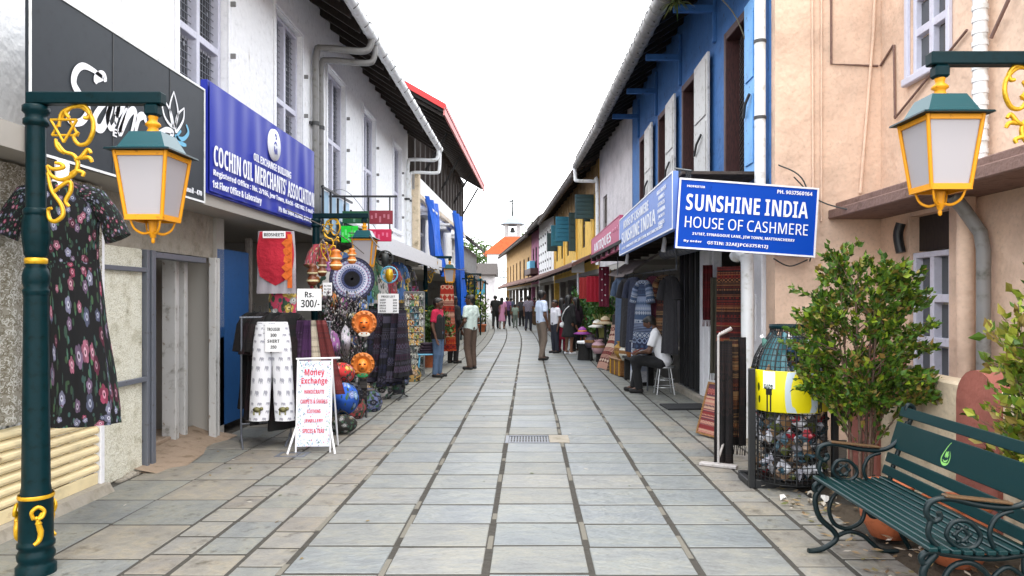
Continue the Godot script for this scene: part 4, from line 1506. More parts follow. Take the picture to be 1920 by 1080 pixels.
func tower() -> void:
	var o := thing("clock_tower", "white tower with orange tiled roof and domed bell lantern closing the street", "tower", at(Vector3(-2.2, 0, -96)))
	var b := MB.new()
	b.span(Vector3(-3.2, 0, -3.2), Vector3(3.2, 7.4, 3.2))
	part("wall", b, mats.white_render, o)
	b = MB.new()
	for i in 12:   # courses of tiles, each a little proud of the one above
		var y0 := 7.3 + i * 0.2
		var r0 := 3.75 - i * 0.22
		b.prism(PackedVector2Array([Vector2(-r0, y0), Vector2(r0, y0), Vector2(r0 - 0.2, y0 + 0.199), Vector2(0.2 - r0, y0 + 0.199)]), -r0 + 0.1, r0 - 0.1)
	part("roof", b, mat("tile_orange", lin(0.46, 0.105, 0.03), 0.8, {"tex": texs.dirt, "scale": 0.3}), o)
	b = MB.new()
	for x in [-0.8, 0.8]:
		for z in [-0.8, 0.8]:
			b.span(Vector3(x - 0.24, 9.6, z - 0.24), Vector3(x + 0.24, 11.5, z + 0.24), 0.02)
	b.span(Vector3(-1.05, 9.55, -1.05), Vector3(1.05, 9.9, 1.05), 0.03)
	var ln := part("bell_lantern", b, mats.grey_sheet, o)
	b = MB.new()
	b.lathe([Vector2(0.0, 10.3), Vector2(0.4, 10.35), Vector2(0.3, 10.7), Vector2(0.18, 11.0), Vector2(0, 11.1)], 10)
	put("bell", b.mesh(), mats.iron, ln)
	b = MB.new()
	b.lathe([Vector2(1.7, 11.35), Vector2(1.75, 11.45), Vector2(1.1, 11.75), Vector2(0.9, 12.1), Vector2(0.5, 12.45), Vector2(0.12, 12.6), Vector2(0.06, 13.0)], 8)
	part("dome", b, mat("dome_grey", lin(0.2, 0.23, 0.26), 0.5), o)
	b = MB.new()
	b.tube([Vector3(0, 12.5, 0), Vector3(0, 13.2, 0), Vector3(0, 14.7, 0)], [0.22, 0.14, 0.09], 6)
	b.tube([Vector3(-0.35, 14.2, 0), Vector3(0.45, 14.25, 0)], 0.05, 5)
	b.ball(Vector3(0, 14.6, 0), Vector3(0.14, 0.2, 0.1), 6)
	b.box(Vector3(-0.25, 14.55, 0), Vector3(0.45, 0.25, 0.04))
	part("weather_vane", b, mats.iron, o)
	for d in [[-1.6, 3.4, 1.1, 1.7], [0.6, 3.4, 1.1, 1.7]]:
		window(o, d[0], d[1], d[2], d[3], 3.23, 2, [0.5], mats.shutter_green, mats.dark_glass, "", 0.06)
	b = MB.new()
	b.lathe([Vector2(0.0, 0.05), Vector2(0.85, 0.05), Vector2(0.95, 0.0)], 20)
	part("clock_face", b, mats.paper, o, Transform3D(Basis(Vector3.RIGHT, PI / 2), Vector3(-0.9, 6.2, 3.21)))
	# white house with a blue door below it, and trees behind
	o = thing("white_house", "small white house with blue shutter at the foot of the tower", "building", at(Vector3(-7.3, 0, -80)))
	b = MB.new()
	wall(b, 0, 3.4, 0, 4.2, 0.3, [Rect2(1.4, 2.0, 1.1, 1.6)])
	b.span(Vector3(0.0, 0, -4), Vector3(3.4, 4.2, -0.8))
	part("wall", b, mats.pale_render, o)
	b = MB.new()
	b.span(Vector3(1.4, 2.0, -0.1), Vector3(2.5, 3.6, -0.02), 0.01)
	part("shutter", b, mats.shutter_teal, o)
	b = MB.new()
	b.prism_x([Vector2(0.7, 4.1), Vector2(0.7, 4.25), Vector2(-2.4, 5.6), Vector2(-5.0, 4.25), Vector2(-5.0, 4.1)], -0.3, 3.7)
	part("roof", b, mats.tile_dark, o)
	for d in [[-8.0, -104, 10.0, "broad green treetop showing beside the tower roof"], [2.0, -110, 13.5, "dark treetop rising behind the tower lantern"]]:
		var t := thing("tree", d[3], "tree", at(Vector3(d[0], 0, d[1])))
		b = MB.new()
		b.tube([Vector3.ZERO, Vector3(0.2, d[2] * 0.4, 0), Vector3(0, d[2] * 0.75, 0.2)], [0.35, 0.25, 0.08], 8)
		part("trunk", b, mats.bark, t)
		var leaf := MB.new()
		leaf.quad(Vector3(-0.16, 0, 0), Vector3(0, -0.08, 0.03), Vector3(0.16, 0, 0), Vector3(0, 0.08, 0.03), Vector3(0, 0, 1))
		crown(t, leaf.mesh(true), 1500, func(i: int) -> Vector3:
			var q := Vector3(rng.randfn(0, 1), rng.randfn(0, 1), rng.randfn(0, 1)).normalized() * pow(rng.randf(), 0.4)
			return Vector3(q.x * d[2] * 0.28, d[2] * 0.72 + q.y * d[2] * 0.3, q.z * d[2] * 0.28) + Vector3(sin(i % 9), cos(i % 7), sin(i % 5)) * 0.5, [Color(0.03, 0.07, 0.015), Color(0.08, 0.13, 0.03)], 1.6)


func crown(parent: Node3D, leaf: Mesh, count: int, where: Callable, cols: Array, size: float, lean := 1.0) -> void:
	var mm := MultiMesh.new()
	mm.transform_format = MultiMesh.TRANSFORM_3D
	mm.use_colors = true
	mm.mesh = leaf
	mm.instance_count = count
	for i in count:
		var bs := Basis.from_euler(Vector3(rng.randf_range(-1.0, 1.0) * lean, rng.randf() * TAU, rng.randf_range(-1.2, 1.2) * lean)) * Basis.from_scale(Vector3.ONE * size * rng.randf_range(0.65, 1.25))
		mm.set_instance_transform(i, Transform3D(bs, where.call(i)))
		mm.set_instance_color(i, cols[0].lerp(cols[1 + (i * 7) % (cols.size() - 1)], rng.randf()))
	var o := MultiMeshInstance3D.new()
	o.multimesh = mm
	o.material_override = mats.leaf
	o.name = numbered("leaves", parent)
	parent.add_child(o)
	o.set_meta("kind", "stuff")


# flat brush strokes in the plane of a sign
func stroke(b: MB, pts: Array, w0: float, w1: float, z: float) -> void:
	var p := spline(pts, 6)
	var m := p.size()
	for i in m - 1:
		var a: Vector2 = p[i]
		var d: Vector2 = p[i + 1]
		var n := (d - a).orthogonal().normalized()
		var r0 := lerpf(w0, w1, sin(PI * i / (m - 1)))
		var r1 := lerpf(w0, w1, sin(PI * (i + 1) / (m - 1)))
		var n1 := n
		if i < m - 2:
			n1 = ((p[i + 2] - d).orthogonal().normalized() + n).normalized()
		if i > 0:
			n = ((a - p[i - 1]).orthogonal().normalized() + n).normalized()
		b.quad(Vector3(a.x + n.x * r0, a.y + n.y * r0, z), Vector3(d.x + n1.x * r1, d.y + n1.y * r1, z), Vector3(d.x - n1.x * r1, d.y - n1.y * r1, z), Vector3(a.x - n.x * r0, a.y - n.y * r0, z), Vector3(0, 0, 1))


func board(called: String, label: String, fr: Transform3D, w: float, h: float, m: Material, rim: Material, thick := 0.06) -> Node3D:
	var o := thing(called, label, "sign", fr)
	var b := MB.new()
	b.span(Vector3(0, 0, -thick), Vector3(w, h, 0), 0.004)
	part("board", b, m, o)
	b = MB.new()
	for e in [[0, 0, w, 0.018], [0, h - 0.018, w, h], [0, 0.0185, 0.018, h - 0.0185], [w - 0.018, 0.0185, w, h - 0.0185]]:
		b.span(Vector3(e[0], e[1], 0.0005), Vector3(e[2], e[3], 0.007))
	part("edge_strip", b, rim, o)
	return o


func signs() -> void:
	var wp: Material = mats.white_print
	# charcoal board with white brush script and a lotus
	var o := board("shop_sign", "big charcoal shop board with white brush script and lotus behind the near lamp", facade(Vector3(-3.1, 2.46, -4.46), Vector3(-3.1, 2.46, -6.88)), 2.42, 1.09, mats.charcoal_sign, mats.white_pipe, 0.025)
	var on := func(q: Array) -> Array:      # zoomed photograph points to the board's own metres
		var out := []
		for k in range(0, q.size(), 2):
			var z: float = 3.1 * F / (U0 - q[k] / 2.571)
			out.append(Vector2(z - 4.46, H + (V0 - q[k + 1] / 2.571) / F * z - 2.46))
		return out
	var b := MB.new()
	for s in [
		[[505, 395, 495, 365, 465, 375, 455, 400], 0.03], [[490, 372, 440, 335, 395, 318, 362, 345, 352, 400, 380, 455, 410, 490, 420, 540, 390, 585, 345, 590, 320, 560, 330, 520], 0.025],
		[[540, 500, 500, 500, 455, 560, 460, 610, 490, 615, 525, 540, 530, 505, 515, 570, 530, 620, 555, 590], 0.026],
		[[552, 600, 570, 510, 560, 550, 600, 500, 612, 520], 0.026], [[612, 500, 580, 600, 575, 640, 610, 560, 640, 530, 650, 560, 630, 640], 0.026],
		[[650, 640, 665, 570, 690, 560, 700, 590], 0.026], [[760, 640, 800, 625, 830, 640, 815, 665], 0.02]]:
		b = MB.new()
		stroke(b, on.call(s[0]), 0.014, s[1] * 1.25, 0.006)
		part("letter", b, wp, o)
	for s in [[770, 450, 790, 560, 830, 610, 820, 540, 770, 450], [835, 440, 815, 520, 835, 615, 855, 540, 835, 440], [885, 520, 850, 560, 845, 635, 880, 580, 885, 520]]:
		b = MB.new()
		stroke(b, on.call(s), 0.006, 0.014, 0.006)
		part("petal", b, wp, o)
	b = MB.new()
	stroke(b, on.call([895, 600, 905, 640, 880, 670, 850, 660, 870, 630]), 0.01, 0.02, 0.006)
	stroke(b, on.call([840, 650, 870, 690, 895, 700]), 0.01, 0.02, 0.006)
	part("lotus_foot", b, mats.aqua, o)
	text(o, "E", 0.92, 0.33, 0.005, 0.05, 0.06, wp)
	text(o, "mail - 470", 2.2, 0.085, 0.005, 0.3, 0.05, wp)
	b = MB.new()
	for x in [0.9, 1.75]:
		b.span(Vector3(x, 0.02, 0.0005), Vector3(x + 0.006, 1.07, 0.004))
	part("panel_joint", b, mats.band, o)
	# royal blue association banner
	o = board("association_sign", "royal blue banner of the oil merchants with white oval emblem", facade(Vector3(-3.1, 2.57, -6.92), Vector3(-3.1, 2.57, -10.36)), 3.44, 1.09, mats.royal_sign, mats.royal_sign)
	b = MB.new()
	b.sheet(60, 4, func(u: float, v: float) -> Vector3: return Vector3(0.02 + u * 3.4, 1.07 - v * 1.05, 0.02 + 0.012 * sin(u * 23.0) * sin(v * PI) + 0.006 * sin(u * 61.0)), 0.003)
	part("banner_cloth", b, mats.royal_sign, o)
	text(o, "OIL EXCHANGE BUILDING", 1.7, 0.56, 0.044, 1.25, 0.085, wp)
	text(o, "COCHIN OIL MERCHANTS' ASSOCIATION", 1.69, 0.375, 0.044, 3.25, 0.2, wp)
	text(o, "Registered Office : No. 2/166, Jew Town, Kochi - 682 002. E-mail :", 1.68, 0.2, 0.044, 3.25, 0.08, wp)
	text(o, "1st Floor Office & Laboratory", 0.67, 0.085, 0.044, 1.27, 0.1, wp)
	text(o, "Ph No: 0484 222488, 0484 2228", 2.6, 0.075, 0.044, 1.45, 0.075, wp)
	b = MB.new()
	b.lathe([Vector2(0.0, 0.046), Vector2(0.185, 0.046), Vector2(0.19, 0.02)], 28)
	part("emblem", b, wp, o, Transform3D(Basis(Vector3.RIGHT, PI / 2), Vector3(1.75, 0.83, 0)))
	b = MB.new()
	for s in [[1.72, 0.92, 1.75, 0.96, 1.79, 0.92, 1.75, 0.9], [1.70, 0.83, 1.75, 0.86, 1.8, 0.83], [1.7, 0.74, 1.71, 0.8, 1.73, 0.72, 1.75, 0.78], [1.77, 0.72, 1.79, 0.79, 1.8, 0.72]]:
		var q := []
		for k in range(0, s.size(), 2):
			q.append(Vector2(s[k], s[k + 1]))
		stroke(b, q, 0.006, 0.012, 0.05)
	part("emblem_mark", b, mats.royal_sign, o)
	# blue board across the corner, facing down the street
	var l := pt(1266, 465, 7.5)
	var fr := facade(l, Vector3(3.03, l.y, -7.6)) * Transform3D(Basis(Vector3.BACK, deg_to_rad(-3.6)), Vector3.ZERO)
	o = board("cashmere_sign", "bright blue cashmere shop board turned to face down the street", fr, 1.5, 0.735, mats.blue_sign, mats.white_paint, 0.05)
	text(o, "PROPRIETOR", 0.18, 0.655, 0.004, 0.19, 0.022, wp)
	text(o, "PH. 9037560164", 1.24, 0.665, 0.004, 0.38, 0.04, wp)
	text(o, "SUNSHINE INDIA", 0.74, 0.49, 0.004, 1.31, 0.17, wp)
	text(o, "HOUSE OF CASHMERE", 0.745, 0.283, 0.004, 1.32, 0.115, wp, "Droid Sans", 400)
	text(o, "21/187, SYNAGOGUE LANE, JEW TOWN, MATTANCHERRY", 0.72, 0.16, 0.004, 1.1, 0.036, wp)
	text(o, "GSTIN: 32AEJPC6375R1ZJ", 0.66, 0.075, 0.004, 0.65, 0.042, wp)
	text(o, "By order", 0.18, 0.082, 0.004, 0.19, 0.03, wp)
	for x in [0.25, 1.2]:
		b = MB.new()
		b.box(Vector3(x, 0.5, -0.2), Vector3(0.05, 0.05, 0.3))
		part("bracket", b, mats.iron, o)
	# the long pale board and the pink one, along the canopy
	l = Vector3(1.57, 2.29, -12.5)
	o = board("pale_blue_sign", "long pale blue cashmere board running along the canopy edge", facade(l, Vector3(1.53, 2.29, -7.66)), 4.84, 0.62, mats.pale_blue_sign, mats.white_paint)
	text(o, "HOUSE OF CASHMERE", 1.9, 0.47, 0.004, 2.6, 0.13, wp)
	text(o, "SUNSHINE INDIA", 2.05, 0.265, 0.004, 3.4, 0.19, wp)
	text(o, "21/187, SYNAGOGUE LANE, JEW TOWN, MATTANCHERRY", 2.3, 0.09, 0.004, 3.9, 0.05, wp)
	for i in 6:
		text(o, ["SILK CARPETS", "SHAWLS", "STOLES", "PASHMINA", "JACKETS", "SAREES"][i], 4.15, 0.52 - i * 0.075, 0.004, [0.6, 0.4, 0.45, 0.5, 0.42, 0.4][i], 0.045, wp)
	o = board("pink_sign", "raspberry pink shop board beyond the pale blue one", facade(Vector3(1.56, 2.42, -18.0), Vector3(1.59, 2.42, -12.6)), 5.4, 0.6, mats.pink_sign, mats.pink_sign)
	text(o, "ANTIQUES", 2.4, 0.31, 0.004, 3.4, 0.24, wp)
	b = MB.new()
	for i in 16:
		b.ball(Vector3(0.3 + i * 0.32, 0.08 + 0.03 * sin(i * 2.0), 0.004), Vector3(0.06, 0.04, 0.004), 8)
		if i > 12:
			b.ball(Vector3(0.3 + i * 0.32, 0.4, 0.004), Vector3(0.05, 0.05, 0.004), 8)
	part("flower_print", b, mat("pink_print", lin(0.7, 0.3, 0.4), 0.6), o)
	# money changer's hanging panels on the left, in an iron frame
	o = thing("hanging_sign", "iron frame with small red and green light panels hung over the souvenir stalls", "sign", at(Vector3(-3.0, 0, -11.2)))
	b = MB.new()
	b.box(Vector3(0.35, 3.14, 0), Vector3(1.2, 0.03, 0.03))
	for x in [-0.2, 0.13, 0.5, 0.83]:
		b.box(Vector3(x, 2.82, -0.02), Vector3(0.02, 0.64, 0.02))
	part("frame", b, mats.black_metal, o)
	for d in [[0.1, 2.72, 0.4, 0.19, "panel_dark_green", lin(0.004, 0.07, 0.02)], [0.52, 2.71, 0.36, 0.21, "panel_dark_red", lin(0.2, 0.004, 0.015)], [0.08, 2.42, 0.26, 0.26, "panel_green", lin(0.01, 0.6, 0.03)], [0.5, 2.44, 0.36, 0.19, "panel_red", lin(0.5, 0.006, 0.06)]]:
		b = MB.new()
		b.span(Vector3(d[0], d[1], -0.02), Vector3(d[0] + d[2], d[1] + d[3], 0.02), 0.005)
		var pn := part("panel", b, mat(d[4], d[5], 0.3), o)
		b = MB.new()
		for i in 5:
			b.box(Vector3(d[0] + d[2] * (i + 0.6) / 5.6, d[1] + d[3] * (0.5 + 0.16 * sin(i * 2.3)), 0.0215), Vector3(0.03, d[3] * (0.25 + 0.1 * (i % 3)), 0.003))
		put("print", b.mesh(), mat(d[4] + "_light", d[5].lightened(0.35), 0.4), pn)
	o = thing("iron_cage", "black iron cage with pale blue panes beside the banner", "cage", at(Vector3(-3.05, 0, -10.5)))
	b = MB.new()
	for i in 5:
		b.box(Vector3(0, 2.88 - i * 0.02, -0.15 - i * 0.42), Vector3(0.03, 0.7 - i * 0.04, 0.03))
	b.box(Vector3(0, 3.2, -1.0), Vector3(0.03, 0.03, 1.8))
	b.box(Vector3(0, 2.53, -1.0), Vector3(0.03, 0.03, 1.8))
	part("bar", b, mats.black_metal, o)
	for i in 4:
		b = MB.new()
		b.span(Vector3(-0.03, 2.56, -0.18 - i * 0.42), Vector3(-0.022, 3.17, -0.54 - i * 0.42))
		part("pane", b, mat("pale_blue_pane", lin(0.35, 0.52, 0.68), 0.4), o)
	# hand-written price cards
	for d in [[580, 562, 7.55, 0.25, 0.23, 5, "white card reading Rs. 300 above the scarf rack"], [728, 569, 10.4, 0.31, 0.28, -6, "white price list card above the dark skirts"], [614, 542, 9.0, 0.11, 0.16, 20, "small white slip pinned beside the green lamp post"], [514, 440, 7.95, 0.25, 0.075, 0, "white strip label on the bagged red cloth"], [513, 634, 7.3, 0.17, 0.28, 2, "white handwritten sheet pinned on the printed trousers"]]:
		o = thing("price_card", d[6], "card", at(pt(d[0], d[1], d[2]), d[5]))
		b = MB.new()
		b.box(Vector3.ZERO, Vector3(d[3], d[4], 0.006), 0.001)
		part("card", b, mats.paper, o)
		match d[0]:
			580:
				text(o, "Rs.", 0.0, 0.055, 0.004, 0.09, 0.06, mats.black_print)
				text(o, "300/-", 0.01, -0.04, 0.004, 0.19, 0.08, mats.black_print)
			728:
				text(o, "PRICE LIST", 0.0, 0.1, 0.004, 0.2, 0.028, mats.black_print)
				for i in 5:
					text(o, ["SKIRT", "TOP", "DRESS", "STOLE", "BAG"][i], -0.08, 0.05 - i * 0.04, 0.004, 0.09, 0.022, mats.black_print)
					text(o, ["300", "250", "450", "200", "350"][i], 0.1, 0.05 - i * 0.04, 0.004, 0.06, 0.022, mats.black_print)
			614:
				for i in 3:
					text(o, "Rs 150", 0.0, 0.04 - i * 0.04, 0.004, 0.08, 0.02, mats.black_print)
			514:
				text(o, "BEDSHEETS", 0.0, 0.0, 0.004, 0.22, 0.036, mats.black_print)
			513:
				for i in 4:
					text(o, ["TROUSER", "300", "SHIRT", "350"][i], 0.0, 0.09 - i * 0.06, 0.004, [0.13, 0.06, 0.12, 0.06][i], 0.032, mats.black_print)


# ---- street lamps: s = +1 with the arm to the east, -1 to the west
func lamp(p: Vector3, s: float, label: String) -> Node3D:
	var o := thing("street_lamp", label, "street lamp", at(p), "green and gold street lamps along the lane")
	var gr: Material = mats.lamp_green
	var b := MB.new()
	var pf := func(a: Array) -> Array:
		var out := []
		for k in range(0, a.size(), 2):
			out.append(Vector2(a[k], a[k + 1]))
		return out
	b.lathe(pf.call([0.1, 0.0, 0.1, 0.05, 0.09, 0.06, 0.082, 0.075, 0.092, 0.09, 0.095, 0.115, 0.086, 0.135, 0.08, 0.15, 0.093, 0.16, 0.093, 0.18, 0.085, 0.19, 0.085, 0.2, 0.083, 0.42, 0.088, 0.43]), 24)
	part("base", b, gr, o)
	b = MB.new()
	b.lathe(pf.call([0.088, 0.43, 0.092, 0.437, 0.088, 0.452]), 24)
	b.lathe(pf.call([0.05, 1.745, 0.057, 1.75, 0.057, 1.775, 0.05, 1.78]), 24)
	part("gold_ring", b, mats.gold, o)
	b = MB.new()
	b.lathe(pf.call([0.08, 0.45, 0.072, 0.5, 0.062, 1.56, 0.062, 1.57]), 32, Vector3.ZERO, 12, 0.07)
	b.lathe(pf.call([0.062, 1.57, 0.066, 1.59, 0.066, 1.6, 0.058, 1.61, 0.066, 1.64, 0.068, 1.68, 0.06, 1.715, 0.05, 1.73, 0.055, 1.74, 0.05, 1.745]), 24)
	b.lathe(pf.call([0.05, 1.78, 0.06, 1.8, 0.06, 1.82, 0.068, 1.87, 0.071, 1.92, 0.068, 1.98, 0.06, 2.02]), 32, Vector3.ZERO, 16, 0.08)
	b.lathe(pf.call([0.06, 2.02, 0.064, 2.03, 0.064, 2.05, 0.053, 2.06]), 24)
	b.lathe(pf.call([0.053, 2.06, 0.05, 2.52]), 32, Vector3.ZERO, 12, 0.09)
	b.lathe(pf.call([0.05, 2.52, 0.064, 2.53, 0.064, 2.555, 0.054, 2.565, 0.054, 2.585, 0.068, 2.6, 0.068, 2.63, 0.055, 2.64]), 24)
	part("post", b, gr, o)
	for t in 3:   # cast gold leaves round the base
		b = MB.new()
		b.x = Transform3D(Basis(Vector3.UP, 0.7 + t * TAU / 3.0 if s > 0 else 2.4 + t * TAU / 3.0), Vector3.ZERO)
		b.tube(spline([Vector3(-0.02, 0.33, 0.088), Vector3(-0.03, 0.37, 0.092), Vector3(0, 0.395, 0.095), Vector3(0.028, 0.37, 0.095), Vector3(0.02, 0.34, 0.1), Vector3(0.0, 0.33, 0.1)], 4), 0.011, 6)
		b.tube(spline([Vector3(0.02, 0.36, 0.094), Vector3(0.0, 0.32, 0.096), Vector3(0.006, 0.28, 0.094), Vector3(0.012, 0.25, 0.094), Vector3(0.004, 0.21, 0.095), Vector3(-0.02, 0.19, 0.098)], 4), [0.01, 0.01, 0.01, 0.01, 0.012, 0.013, 0.014, 0.015, 0.015, 0.016, 0.016, 0.016, 0.015, 0.015, 0.015, 0.014, 0.014, 0.013, 0.012, 0.012, 0.01], 7)
		b.ball(Vector3(0.002, 0.305, 0.098), Vector3(0.018, 0.013, 0.012), 8)
		b.ball(Vector3(-0.008, 0.335, 0.098), Vector3(0.012, 0.012, 0.012), 8)
		part("gold_leaf", b, mats.gold, o)
	b = MB.new()
	b.span(Vector3(s * -0.04, 2.643, -0.035), Vector3(s * 0.72, 2.71, 0.035), 0.006)
	b.box(Vector3(s * 0.66, 2.61, 0), Vector3(0.075, 0.064, 0.07), 0.01)
	part("arm", b, gr, o)
	# gold scrollwork with the six-pointed star
	b = MB.new()
	for t in [0.0, PI]:
		var tri := []
		for k in 4:
			var an: float = t + PI / 2 + TAU * k / 3.0
			tri.append(Vector3(s * (0.16 + 0.085 * cos(an)), 2.515 + 0.085 * sin(an), 0.006 if t > 0 else -0.006))
		for k in 3:
			b.tube([tri[k], tri[k + 1]], 0.0075, 6)
	part("star", b, mats.gold, o)
	for q in [
		[0.13, 2.52, 0.15, 2.6, 0.24, 2.635, 0.31, 2.58, 0.325, 2.5, 0.29, 2.43, 0.24, 2.42, 0.215, 2.46, 0.24, 2.49],
		[0.22, 2.63, 0.27, 2.64, 0.3, 2.6, 0.29, 2.57, 0.27, 2.57], [0.2, 2.63, 0.17, 2.6, 0.185, 2.57],
		[0.12, 2.43, 0.16, 2.38, 0.21, 2.36, 0.235, 2.31, 0.215, 2.25, 0.14, 2.22, 0.08, 2.25, 0.065, 2.3],
		[0.11, 2.45, 0.125, 2.4, 0.16, 2.37], [0.22, 2.33, 0.26, 2.35, 0.29, 2.39, 0.31, 2.37], [0.25, 2.34, 0.3, 2.345, 0.315, 2.32],
		[0.19, 2.25, 0.23, 2.27, 0.265, 2.26, 0.26, 2.24], [0.065, 2.3, 0.1, 2.28, 0.15, 2.29, 0.14, 2.31, 0.11, 2.315],
		[0.065, 2.26, 0.09, 2.16, 0.14, 2.08, 0.15, 2.02, 0.11, 1.985, 0.075, 2.0, 0.066, 2.05, 0.09, 2.06], [0.1, 2.15, 0.15, 2.19, 0.19, 2.21, 0.195, 2.16, 0.17, 2.1, 0.185, 2.07]]:
		b = MB.new()
		var ps := []
		for k in range(0, q.size(), 2):
			ps.append(Vector3(s * q[k], q[k + 1], 0.004 * sin(k)))
		var sp := spline(ps, 5)
		var rr := []
		for k in sp.size():
			rr.append(0.0085 + 0.004 * sin(PI * k / sp.size()))
		b.tube(sp, rr, 6)
		part("scroll", b, mats.gold, o)
	# the lantern
	var ln := Node3D.new()
	ln.name = "lantern"
	o.add_child(ln)
	ln.position = Vector3(s * 0.66, 0, 0)
	ln.scale = Vector3(0.76, 1.0, 0.76)
	b = MB.new()
	b.lathe(pf.call([0.033, 2.58, 0.035, 2.57, 0.03, 2.56, 0.03, 2.55, 0.052, 2.535, 0.055, 2.525, 0.036, 2.515, 0.036, 2.505, 0.055, 2.47]), 20)
	put("finial", b.mesh(), mats.lamp_yellow, ln)
	var sq := func(bb: MB, r0: float, y0: float, r1: float, y1: float) -> void:
		for k in 4:
			bb.x = Transform3D(Basis(Vector3.UP, k * PI / 2), Vector3.ZERO)
			bb.quad(Vector3(-r0, y0, r0), Vector3(r0, y0, r0), Vector3(r1, y1, r1), Vector3(-r1, y1, r1), Vector3(0, r0 - r1, y1 - y0).normalized())
		bb.x = Transform3D.IDENTITY
	b = MB.new()
	sq.call(b, 0.205, 2.375, 0.17, 2.385)
	sq.call(b, 0.17, 2.385, 0.115, 2.475)
	sq.call(b, 0.115, 2.475, 0.0, 2.485)
	put("roof", b.mesh(), mats.lamp_teal, ln)
	b = MB.new()
	sq.call(b, 0.235, 2.36, 0.23, 2.37)
	sq.call(b, 0.23, 2.37, 0.2, 2.376)
	sq.call(b, 0.0, 2.362, 0.235, 2.36)
	put("eave", b.mesh(), gr, ln)
	b = MB.new()
	for k in 4:
		b.x = Transform3D(Basis(Vector3.UP, k * PI / 2), Vector3.ZERO)
		b.tube([Vector3(0.185, 2.36, 0.185), Vector3(0.13, 1.995, 0.13)], 0.0155, 4)
		b.box(Vector3(0, 2.345, 0.178), Vector3(0.34, 0.025, 0.02))
		b.box(Vector3(0, 2.0, 0.131), Vector3(0.27, 0.03, 0.022))
	b.x = Transform3D.IDENTITY
	put("frame", b.mesh(), mats.lamp_yellow, ln)
	for k in 4:
		b = MB.new()
		b.sheet(1, 1, func(u: float, v: float) -> Vector3: return Vector3((u - 0.5) * lerpf(0.24, 0.34, v), lerpf(2.015, 2.335, v), lerpf(0.126, 0.172, v)), 0.005)
		put("pane", b.mesh(), mats.frosted, ln, at(Vector3.ZERO, k * 90.0))
	b = MB.new()
	b.lathe(pf.call([0.0, 1.86, 0.012, 1.865, 0.014, 1.885, 0.008, 1.89, 0.02, 1.895, 0.022, 1.91, 0.026, 1.915, 0.028, 1.93, 0.03, 1.96, 0.034, 1.985]), 14)
	for k in 4:
		b.x = Transform3D(Basis(Vector3.UP, k * PI / 2), Vector3.ZERO)
		b.tube(spline([Vector3(0.11, 1.99, 0.11), Vector3(0.09, 1.94, 0.09), Vector3(0.05, 1.915, 0.05), Vector3(0.012, 1.925, 0.012)], 4), 0.008, 6)
	b.x = Transform3D.IDENTITY
	put("cradle", b.mesh(), mats.lamp_yellow, ln)
	b = MB.new()
	b.ball(Vector3(0, 2.2, 0), Vector3(0.035, 0.06, 0.035), 10)
	b.tube([Vector3(0, 2.24, 0), Vector3(0, 2.36, 0)], 0.018, 8)
	put("bulb", b.mesh(), mats.frosted, ln)
	return o


func lamps() -> void:
	lamp(Vector3(-2.78, 0, -4.06), 1.0, "green and gold street lamp in front of the charcoal board, the whole post in view")
	var b := MB.new()
	b.box(Vector3(0, 0.06, 0), Vector3(0.3, 0.12, 0.3), 0.01)
	tag(part("lamp_plinth", b, mats.concrete, self, at(Vector3(2.8, 0, -3.75))), "square concrete plinth under the lamp behind the bench", "plinth")
	lamp(Vector3(2.8, 0.12, -3.75), -1.0, "street lamp reaching in over the bench, only its arm and lantern in view")
	for d in [[-2.9, 9.8, "street lamp standing behind the Rs. 300 card amid the souvenirs"], [-2.82, 19.6, "street lamp by the blue tarpaulins at the postcard racks"], [-2.9, 33.0, "smallest street lamp, by the potted plants beyond the white-shirted man"]]:
		copy(get_node("street_lamp"), at(Vector3(d[0], 0, -d[1])), d[2])


# cloth hung from a hanger: top width, bottom width, length
func garment(label: String, category: String, p: Vector3, yaw: float, w0: float, w1: float, len: float, m: Material, o := {}) -> Node3D:
	var t := thing(o.get("name", "hanging_garment"), label, category, at(p, yaw), o.get("group", ""))
	var b := MB.new()
	var rows := []
	var d: float = o.get("depth", 0.35)
	for i in 9:
		var u := i / 8.0
		var w := lerpf(w1, w0, pow(u, o.get("pow", 0.8))) * 0.5
		rows.append([-len * (1.0 - u), w, w * lerpf(d, d * 0.6, u), 0.0, 0.0, lerpf(o.get("fold", 0.12), 0.02, u)])
	rows.append([0.02, w0 * 0.32, w0 * 0.1, 0.0, 0.0, 0.0])
	b.drape(rows, 36, o.get("n", 7), p.z * 3.0)
	part("cloth", b, m, t)
	if o.has("sleeve"):
		for s in [-1.0, 1.0]:
			b = MB.new()
			b.tube([Vector3(s * w0 * 0.36, -0.03, 0), Vector3(s * w0 * 0.56, -0.12, 0.01), Vector3(s * w0 * 0.74, -o.sleeve, 0.02)], [0.05, 0.065, 0.075], 10)
			part("sleeve", b, m, t)
	b = MB.new()
	b.tube([Vector3(0, 0.0, 0), Vector3(0, 0.06, 0), Vector3(0.02, 0.1, 0), Vector3(0.0, 0.12, 0), Vector3(-0.02, 0.1, 0)], 0.004, 5)
	b.tube([Vector3(-w0 * 0.42, -0.03, 0), Vector3(0, 0.03, 0), Vector3(w0 * 0.42, -0.03, 0)], 0.006, 5)
	part("hanger", b, mats.black_metal, t)
	return t


